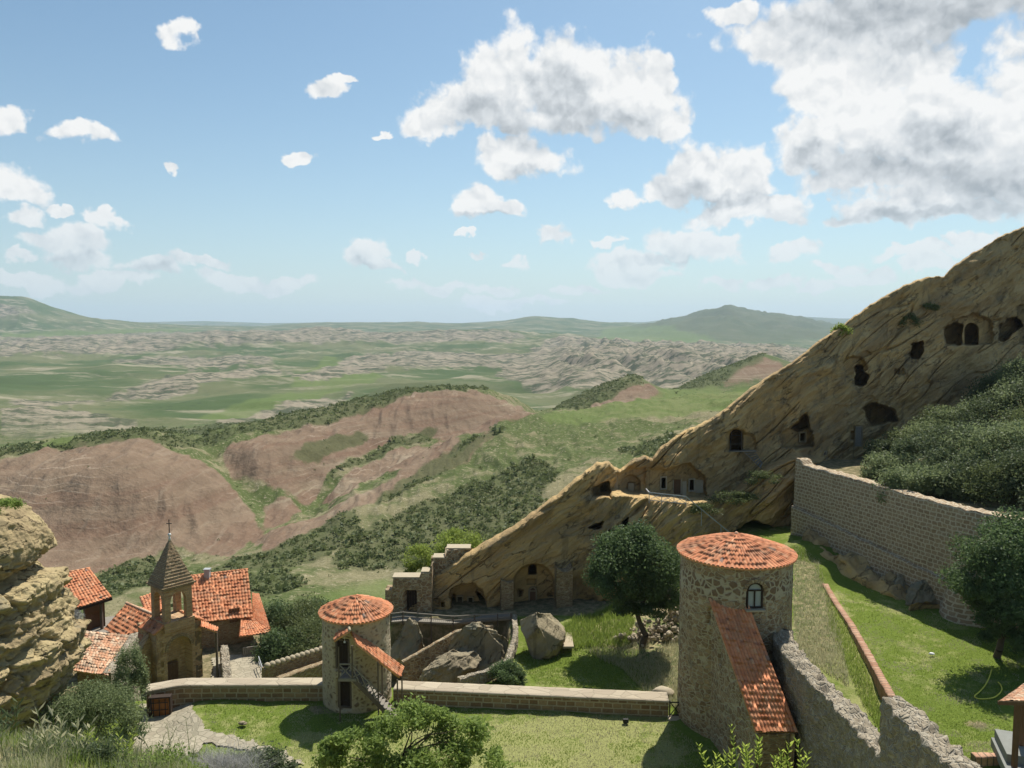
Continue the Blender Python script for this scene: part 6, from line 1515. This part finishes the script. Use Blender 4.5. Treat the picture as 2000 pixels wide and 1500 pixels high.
# trees on the hillside above the curtain wall
HT = [(1735,920,2.0),(1722,885,1.7),(1775,950,2.2),(1790,900,2.5),(1765,870,2.1),(1810,860,2.4),(1830,925,2.6),(1850,950,2.1),(1860,880,2.8),(1835,830,2.3),(1880,830,2.7),(1905,940,2.6),(1915,885,3.0),(1930,820,3.0),(1965,950,2.8),(1965,885,3.2),(1950,770,2.7),(1990,800,3.3),(2020,930,3.0),(2030,850,3.3),(1992,738,2.8),(2050,760,3.4),(2080,880,3.4),(2080,960,3.0)]
for k, (px, py, r_) in enumerate(HT):
    for Y in np.arange(53, 104, .5):
        c = W(px, py, Y)
        if c[2] - gz_at(c[0], c[1]) < .45 * r_: break
    bs = np.array([c[0], c[1], c[2] - r_ * .9])
    bl = [(c, (r_, r_ * .9, r_ * .75)), (c + np.array([-r_ * .6, -.3, -.3 * r_]), (r_ * .6, r_ * .6, r_ * .5)), (c + np.array([r_ * .5, 0, .35 * r_]), (r_ * .55, r_ * .6, r_ * .45))]
    tree('tree', 'bushy grey green tree in the thicket on the hillside above the curtain wall', bs, bl, 8500, .24, ('lf_sage', 'lf_mid', 'lf_sage', 'lf_mid', 'lf_scrub')[k % 5], .12, 100 + k, 'trees in the thicket above the curtain wall', ncl=60, clump=.22, nb=3)
# lime trees beyond the ruin
tree('tree', 'larger lime green tree beyond the stepped ruin wall', W(893, 1125, 88), [bp(893,1068,88,(2.6,2.4,1.9)), bp(868,1080,87,(1.6,1.6,1.2)), bp(925,1080,88,(1.8,1.6,1.2)), bp(938,1092,87.5,(1.2,1.2,.8))], 12000, .24, 'lf_lime', .13, 61, ncl=70, clump=.2)
tree('tree', 'smaller lime green tree left of the larger one behind the ruin', W(822, 1140, 86), [bp(820,1092,86,(1.5,1.5,1.4)), bp(808,1112,85.5,(1.0,1.0,.8)), bp(845,1100,86,(1.0,1,.8))], 7000, .22, 'lf_lime', .1, 62, ncl=45, clump=.22)
# bush behind the parapet
b_ = WZ(993, 1340, -26.0)
tree('bush', 'compact dark green round bush behind the long parapet', b_, [(b_ + np.array([0, .2, .8]), (1.3, 1.1, .85)), (b_ + np.array([-.4, .2, .6]), (.9, .8, .6)), (b_ + np.array([.5, .2, .5]), (.8, .8, .6))], 9000, .15, 'lf_dark', .06, 71, cat='bush', ncl=60, clump=.2, nb=3)
# bushes in front of the old house
for k, (px, py, Y, r_, lab) in enumerate([(190,1392,47.5,(2.5,1.8,1.8),'large grey green bush in front of the low house with worn roof'), (255,1322,50.6,(1.0,.9,2.0),'slender grey green bush beside the left end of the parapet'), (130,1400,46.0,(1.3,1.2,1.1),'grey green bush at the foot of the sandstone outcrop')]):
    c = W(px, py, Y); bs = c.copy(); bs[2] = -26.7
    tree('bush', lab, bs, [(c, r_), (c + np.array([-r_[0] * .5, 0, -r_[2] * .45]), tuple(x * .7 for x in r_)), (c + np.array([r_[0] * .5, 0, -r_[2] * .35]), tuple(x * .65 for x in r_))], (22000, 8000, 6000)[k], .15, 'lf_sage', .09, 80 + k, cat='bush', ncl=(140, 60, 50)[k], clump=.2, nb=5)
# trees in the hollow behind the scalloped wall
for k, (px, py, Y, r_) in enumerate([(545,1215,80,2.3),(590,1215,80,2.5),(622,1205,84,2.0),(600,1255,71,2.0),(553,1262,70,2.0),(640,1235,76,2.2),(530,1285,68.5,1.3),(585,1282,69,1.5)]):
    c = W(px, py, Y); bs = c - np.array([0, 0, r_ * 1.4])
    tree('tree', 'dark green tree in the hollow left of the small round tower', bs, [(c, (r_, r_, r_ * .85)), (c + np.array([-.5 * r_, 0, -.4 * r_]), (r_ * .6,) * 3)], 6500, .24, 'lf_scrub' if k % 2 else 'lf_dark', .12, 120 + k, 'trees in the hollow behind the scalloped wall', ncl=45, clump=.24, nb=4)
# near tree with open crown
b_ = np.array([W(790, 1500, 33)[0], 33.0, -25.9])
tree('tree', 'light green tree with open airy crown in the foreground below the long parapet', b_, [bp(800,1425,33,(1.2,1.2,.9)), bp(690,1470,32.5,(1.4,1.2,.8)), bp(900,1440,33,(1.3,1.2,.9)), bp(740,1435,33,(.9,.9,.8)), bp(850,1415,33,(.8,.8,.6)), bp(655,1450,32.5,(.8,.8,.5)), bp(850,1480,32.5,(1.5,1.3,.9)), bp(940,1490,32.8,(1.0,1.1,.8)), bp(660,1500,32.5,(1.0,1.0,.8)), bp(780,1500,32.8,(1.8,1.4,1.0)), bp(800,1560,33,(2.6,1.8,1.4))], 24000, .18, 'lf_bright', .14, 91, ncl=130, clump=.21, asp=.55, nb=14, shell=.3)
# shrubs clinging to the cliff
for k, (px, py, dy, r_, n_, m_, lab) in enumerate([(1645,648,.2,(.9,.6,.7),1800,'lf_lime','bright yellow green shrub on the cliff edge'), (1775,628,-.2,(1.3,.5,.8),1400,'lf_scrub','dark shrub in a crack high on the cliff'), (1815,602,-.2,(1.0,.5,.5),1000,'lf_scrub','dark tuft above the highest crack of the cliff'), (1430,975,-.8,(2.6,.8,.7),2600,'lf_scrub','dark scrub on the sloping ledge below the cliff ladder'), (1490,935,-.6,(1.8,.7,.7),1800,'lf_scrub','dark scrub at the foot of the cliff ladder'), (1372,998,-.8,(1.6,.7,.6),1600,'lf_scrub','dark scrub at the end of the ledge railing'), (1690,930,-.4,(2.2,1.0,.5),2200,'lf_lime','yellow green weeds on top of the curtain wall bank')]):
    Y = Yc(px, py) + dy - (6 if k == 6 else 0); c = W(px, py, Y)
    P, v = crown_points([(c, r_)], n_, 140 + k, .25, 14); o = leaves_mesh('shrub', P, .2, M[m_], None, v, seed=k); tag(o, lab, 'shrub')
c = W(12, 990, 44.5); P, v = crown_points([(c, (.7, .6, .5))], 1500, 150, .25, 14); o = leaves_mesh('shrub', P, .13, M['lf_bright'], None, v); tag(o, 'small green shrub on top of the sandstone outcrop', 'shrub')
c = W(146, 1212, 51.0); P, v = crown_points([(c, (.6, .5, .55))], 1600, 151, .25, 20); o = leaves_mesh('shrub', P, .16, M['lf_grey'], None, v, asp=.15); tag(o, 'small dry grey shrub beside the outcrop below the pavilion', 'shrub')
# ------------------------------------------------------------------ scrub over the valley slopes
rng = np.random.default_rng(77)
Vt = T.reshape(-1, 3); st2 = soil.reshape(-1, 3); tpx2, tpy2 = tpx.ravel(), tpy.ravel()
nearm = (Vt[:, 1] > 92) & (Vt[:, 1] < 720) & (tpx2 > -150) & (tpx2 < 1700)
g_ = hills.data
area_w = np.ones(len(Vt))
dens_n = fbm(Vt * (1, 1, 0) / 16, 3)
wgt = (0.05 + 0.8 * sst(dens_n, -.05, .5) + 7.0 * (st2[:, 1] > .4) - 0.0) * (1 - .95 * (st2[:, 0] > .4)) * (1 - .93 * (st2[:, 2] > .4))
# weight each grid vertex by the ground it stands for
sp_x = np.gradient(T[..., 0], axis=1).ravel(); sp_y = np.gradient(T[..., 1], axis=0).ravel()
wgt = wgt * np.abs(sp_x * sp_y) * nearm * np.clip(260 / Vt[:, 1], .25, 1.3); wgt /= wgt.sum()
ns = 17000; idx = rng.choice(len(Vt), ns, p=wgt)
base_p = Vt[idx] + np.stack([rng.uniform(-.5, .5, ns) * np.abs(sp_x[idx]), rng.uniform(-.5, .5, ns) * np.abs(sp_y[idx]), np.zeros(ns)], -1)
rs_ = rng.lognormal(-.8, .4, ns) * np.where(st2[idx, 1] > .4, 1.35, .8)
k_ = 15
cp = np.repeat(base_p, k_, 0); rr_ = np.repeat(rs_, k_)
d = rng.normal(size=(ns * k_, 3)); d /= np.linalg.norm(d, axis=1)[:, None]; d[:, 2] = np.abs(d[:, 2]) * .8 + .05
pts_ = cp + d * (rr_ * rng.uniform(.5, 1, ns * k_))[:, None]
o = leaves_mesh('scrub', pts_, rr_ * .62, M['lf_scrub'], None, np.clip(np.repeat(rng.random(ns), k_) * .7 + rng.random(ns * k_) * .3, 0, 1), seed=5, asp=.8)
tag(o, 'low dark scrub dotted over the valley slopes', 'scrub', kind='stuff')
# ------------------------------------------------------------------ slope under the viewpoint
hx, hy = np.meshgrid(np.arange(-26, 22, .2), np.arange(3, 34, .2))
qx = hx / hy; crest_py = np.interp(qx * F + 1000, [-400, 0, 150, 300, 420, 480, 600, 700, 2400], [1432, 1446, 1468, 1484, 1500, 1520, 1565, 1600, 1640])
ang = PITCH + np.arctan((crest_py - 750) / F); Yk = 17.0
hz_ = -np.tan(ang) * (Yk + (hy - Yk) * np.where(hy < Yk, .55, 1.35)) - 1.3 * sst(hy, Yk, Yk + 3) - .2 * np.clip(hy - Yk - 3, 0, None)
hz_ = np.maximum(hz_, -28) + .18 * fbm(np.stack([hx / 1.6, hy / 1.6, 0 * hx], -1), 3)
HS = np.stack([hx, hy, hz_], -1)
slope = struct(mesh_obj('slope', HS, gridf(*hx.shape), M['lawn'], attrs={'zone': np.stack([.6 + 0 * hx.ravel(), 1 + 0 * hx.ravel(), .2 + 0 * hx.ravel()], -1)}))
def blades(name, base_pts, h_, wd, mat, label, lean=.35, seed=0, seg=3, var=None):
    rng = np.random.default_rng(seed); n = len(base_pts); hh_ = h_ * rng.uniform(.45, 1.2, n); az_ = rng.uniform(0, 2 * pi, n); ln = rng.normal(size=n) * lean * .6 + lean
    dx_ = np.stack([np.cos(az_), np.sin(az_), 0 * az_], -1); wv_ = np.stack([-np.sin(az_ + rng.normal(size=n)), np.cos(az_), 0 * az_], -1)
    V = []
    for s in range(seg + 1):
        t_ = s / seg; c = base_pts + dx_ * (ln * hh_ * t_ ** 2)[:, None] + np.array([0, 0, 1]) * (hh_ * t_ * (1 - .25 * t_ * np.abs(ln)))[:, None]
        wd_ = wd * (1 - t_ * .9); V.append(c - wv_ * wd_ / 2); V.append(c + wv_ * wd_ / 2)
    V = np.stack(V, 1); m_ = 2 * (seg + 1); b = (np.arange(n) * m_)[:, None, None]
    q = np.array([[2 * s, 2 * s + 1, 2 * s + 3, 2 * s + 2] for s in range(seg)])[None]
    if var is None: var = rng.random(n)
    o = mo(name, V.reshape(-1, 3), (b + q).reshape(-1, 4), mat, None, attrs={'var': np.repeat(var, m_)})
    tag(o, label, 'grass', kind='stuff'); return o
def on_slope(n, px0, px1, y0, y1, seed):
    rng = np.random.default_rng(seed); y = rng.uniform(y0, y1, n); x = (rng.uniform(px0, px1, n) - 1000) / F * y * 1.13
    i = np.clip(((y - 3) / .2).astype(int), 0, hx.shape[0] - 1); j = np.clip(((x + 26) / .2).astype(int), 0, hx.shape[1] - 1)
    return np.stack([x, y, hz_[i, j] - .03], -1)
g1 = on_slope(19000, -150, 620, 13, 19.5, 1); g1 = g1[fbm(g1 / .8, 2) > -.15]
blades('dry_grass', g1, .36, .014, M['lf_dry'], 'tall dry grass on the slope at the bottom left corner', seed=1)
g2 = on_slope(16000, -150, 620, 13, 19, 2); g2 = g2[fbm(g2 / 1.3 + 5, 2) > 0]
blades('green_grass', g2, .34, .016, M['lf_grass'], 'green grass mixed into the dry grass at the bottom left', seed=2)
g3 = on_slope(9000, -150, 620, 12.5, 19, 7); g3 = g3[fbm(g3 / 1.6 + 9, 2) > .1]
blades('weedy_grass', g3, .42, .022, M['lf_mid'], 'tall olive green weeds standing in the dry grass at the bottom left', lean=.5, seed=8)
def lawn_pts(n, poly_px, z, seed): return site_pts(n, poly_px, z, seed)
# leafy weeds, green and dead bushes on that slope
def shoots(name, label, base_, n, h_, leaf, mat, spread, seed, asp=.28, per=16, cat='plant'):
    t = thing(name, label, cat, tuple(base_)); rng = np.random.default_rng(seed); mb = MB(); LPs = []; A = []
    for i in range(n):
        b = np.array(base_) + rng.normal(size=3) * np.array(spread) * (.5, .5, 0); d = np.array([rng.normal() * .22, rng.normal() * .22, 1.0]); d /= np.linalg.norm(d); hh_ = h_ * rng.uniform(.55, 1.15)
        mb.tube(b, b + d * hh_, .008, .003, 5, cap=False)
        for k in range(per):
            t_ = .25 + .75 * k / per; a_ = k * 2.4 + rng.random(); o_ = np.array([cos(a_), sin(a_), .75 + .5 * t_]); o_ /= np.linalg.norm(o_)
            LPs.append(b + d * hh_ * t_ + o_ * leaf * .5); A.append(o_)
    LPs = np.array(LPs); A = np.array(A); m_ = len(LPs); s_ = (leaf * rng.uniform(.7, 1.2, m_))[:, None]; B = np.cross(A, rng.normal(size=(m_, 3))); B /= np.linalg.norm(B, axis=1)[:, None]; Nn = np.cross(A, B)
    V = np.stack([LPs - A * s_ * .5, LPs + B * s_ * asp * .5 + Nn * s_ * .04, LPs + A * s_ * .5, LPs - B * s_ * asp * .5 + Nn * s_ * .04], 1).reshape(-1, 3)
    mo('leaves', V, np.arange(4 * m_).reshape(-1, 4), mat, t, attrs={'var': np.repeat(rng.random(m_), 4)}, smooth=False)
    mb.build('stems', M['lf_grass'], t); return t
for (px, py, Y, n_, h_, lf, sx2, lab, sd_) in ((1400,1520,9.0,3,.42,.085,.10,'left sprig of the young yellow green plant at the bottom edge',5),(1470,1525,9.2,9,.50,.085,.25,'bushy middle of the young yellow green plant below the stair roof',6),(1530,1530,9.2,5,.42,.085,.12,'low right part of the young yellow green plant at the bottom edge',8),(1570,1525,9.0,2,.50,.085,.05,'tall lone right sprig of young yellow green leaves at the bottom edge',7)):
    shoots('leafy_shoots', lab, W(px, py, Y), n_, h_, lf, M['lf_young'], (sx2, .15, 0), sd_)
pw2 = W(70, 1470, 15.5)
shoots('weed', 'tall weed with long narrow pale leaves in the bottom left corner', pw2, 12, .75, .26, M['lf_dry'], (1.1, .4, 0), 11, .2, 9)
shoots('weed', 'dark green leafy weed left of the stone path at the bottom', W(245, 1475, 16.5), 9, .6, .16, M['lf_mid'], (.7, .4, 0), 14, .3, 10)
shoots('weed', 'yellowish weed in the dry grass below the big grey green bush', W(180, 1480, 16.0), 9, .62, .18, M['lf_young'], (.7, .4, 0), 15, .14, 9)
shoots('weed', 'pale thin weed rising in front of the paved path', W(330, 1478, 16.0), 10, .7, .12, M['lf_dry'], (.9, .4, 0), 16, .16, 10)
shoots('weed', 'green leafy weed at the left edge above the dry grass', W(-10, 1450, 16), 8, .7, .24, M['lf_mid'], (.6, .4, 0), 12, .22, 10)
c = W(290, 1512, 15.5); P, v = crown_points([(c, (.85, .6, .38)), (c + np.array([.6, 0, -.1]), (.5, .4, .3))], 5000, 160, .25, 50); o = leaves_mesh('low_bush', P, .07, M['lf_bright'], None, v); tag(o, 'low green bush among the dry grass at the bottom edge', 'bush')
c = W(425, 1496, 16.0); n_ = 4500; rng = np.random.default_rng(4)
db = np.tile(c - np.array([0, 0, .35]), (n_, 1)) + rng.normal(size=(n_, 3)) * (.32, .3, .02)
o = blades('dead_bush', db, .52, .009, M['lf_grey'], 'rounded dry grey bush at the bottom edge left of the stone path', lean=.75, seed=6); del o['kind']; o['category'] = 'bush'
# rough grass tufts on the site
def site_pts(n, poly_px, z, seed):
    rng = np.random.default_rng(seed); P = np.array(poly_px); out = []
    x = rng.uniform(P[:, 0].min(), P[:, 0].max(), n * 3); y = rng.uniform(P[:, 1].min(), P[:, 1].max(), n * 3); m_ = inpoly(x, y, poly_px)
    for a, b in zip(x[m_][:n], y[m_][:n]):
        q = WZ(a, b, z); i = int(np.clip((q[1] - 24) / .22, 0, 272)); j = int(np.clip((q[0] + 50) / .22, 0, gx.shape[1] - 1)); out.append((q[0], q[1], gz[i, j] - .02))
    return np.array(out)
a = site_pts(5000, [(1100,1215),(1200,1185),(1240,1215),(1230,1250),(1110,1250)], -25, 1); blades('tall_grass', a, .7, .04, M['lf_grass'], 'tall green weeds between the boulder and the dark tree', seed=11)
a = site_pts(6000, [(1240,1300),(1330,1250),(1330,1380),(1290,1370),(1210,1300),(1140,1270),(1280,1262)], -25.7, 2); blades('dry_weeds', a, .5, .035, M['lf_dry'], 'dry brown weeds below the dark tree and beside the large tower', seed=12)
a = site_pts(7000, [(1550,1100),(1600,1115),(1640,1230),(1660,1330),(1560,1290),(1550,1200)], -21.8, 3); blades('dry_weeds', a, .45, .035, M['lf_dry'], 'dry weeds on the bank right of the large tower', seed=13)
a = site_pts(6000, [(1610,1150),(1640,1200),(1690,1300),(1738,1400),(1720,1410),(1660,1320),(1620,1230)], -22, 4); blades('tall_grass', a, .4, .035, M['lf_grass'], 'lush green grass along the inner side of the brick edging', seed=14)

a = site_pts(26000, [(385,1374),(640,1372),(780,1380),(1300,1406),(1420,1500),(620,1500),(560,1470),(420,1430)], -26, 21); v_ = np.clip(.5 + .9 * fbm(a / 2.2, 3) + .25 * (a[:, 0] > -6), 0, 1)
mk_ = v_ < .55
blades('lawn_blades', a[mk_], .13, .05, M['lf_grass'], 'short green grass of the front lawn', seed=22, seg=2); blades('dry_lawn_blades', a[~mk_], .12, .05, M['lf_dry'], 'short dry yellow grass of the front lawn', seed=23, seg=2)
a = site_pts(24000, [(1630,1160),(1700,1165),(1850,1215),(1990,1240),(1990,1330),(1950,1370),(1980,1420),(1900,1478),(1830,1440),(1750,1370),(1690,1270)], -22.1, 24); v_ = np.clip(.5 + .9 * fbm(a / 2.0, 3), 0, 1); mk_ = v_ < .6
blades('lawn_blades', a[mk_], .12, .045, M['lf_grass'], 'short green grass of the right lawn', seed=25, seg=2); blades('dry_lawn_blades', a[~mk_], .12, .045, M['lf_dry'], 'short dry grass patches of the right lawn', seed=26, seg=2)
a = site_pts(14000, [(1010,1290),(1030,1240),(1120,1270),(1280,1300),(1290,1350),(1050,1335)], -25.9, 27); blades('lawn_blades', a, .14, .05, M['lf_grass'], 'short green grass of the middle lawn below the cliff', seed=28, seg=2)
c = W(60, 1475, 16.5); P, v = crown_points([(c, (.7, .5, .35)), (c + np.array([.45, 0, -.1]), (.4, .4, .3))], 4200, 170, .25, 45); o = leaves_mesh('low_bush', P, .075, M['lf_sage'], None, v); tag(o, 'grey green low shrub in the bottom left corner', 'bush')
c = W(150, 1490, 15.5); P, v = crown_points([(c, (.7, .5, .35)), (c + np.array([.45, 0, -.1]), (.4, .4, .3))], 4200, 171, .25, 45); o = leaves_mesh('low_bush', P, .075, M['lf_mid'], None, v); tag(o, 'olive green low shrub among the grass below the big bush', 'bush')
c = W(505, 1500, 17.0); P, v = crown_points([(c, (.7, .5, .35)), (c + np.array([.45, 0, -.1]), (.4, .4, .3))], 4200, 172, .25, 45); o = leaves_mesh('low_bush', P, .075, M['lf_mid'], None, v); tag(o, 'olive green low shrub right of the dry grey bush', 'bush')
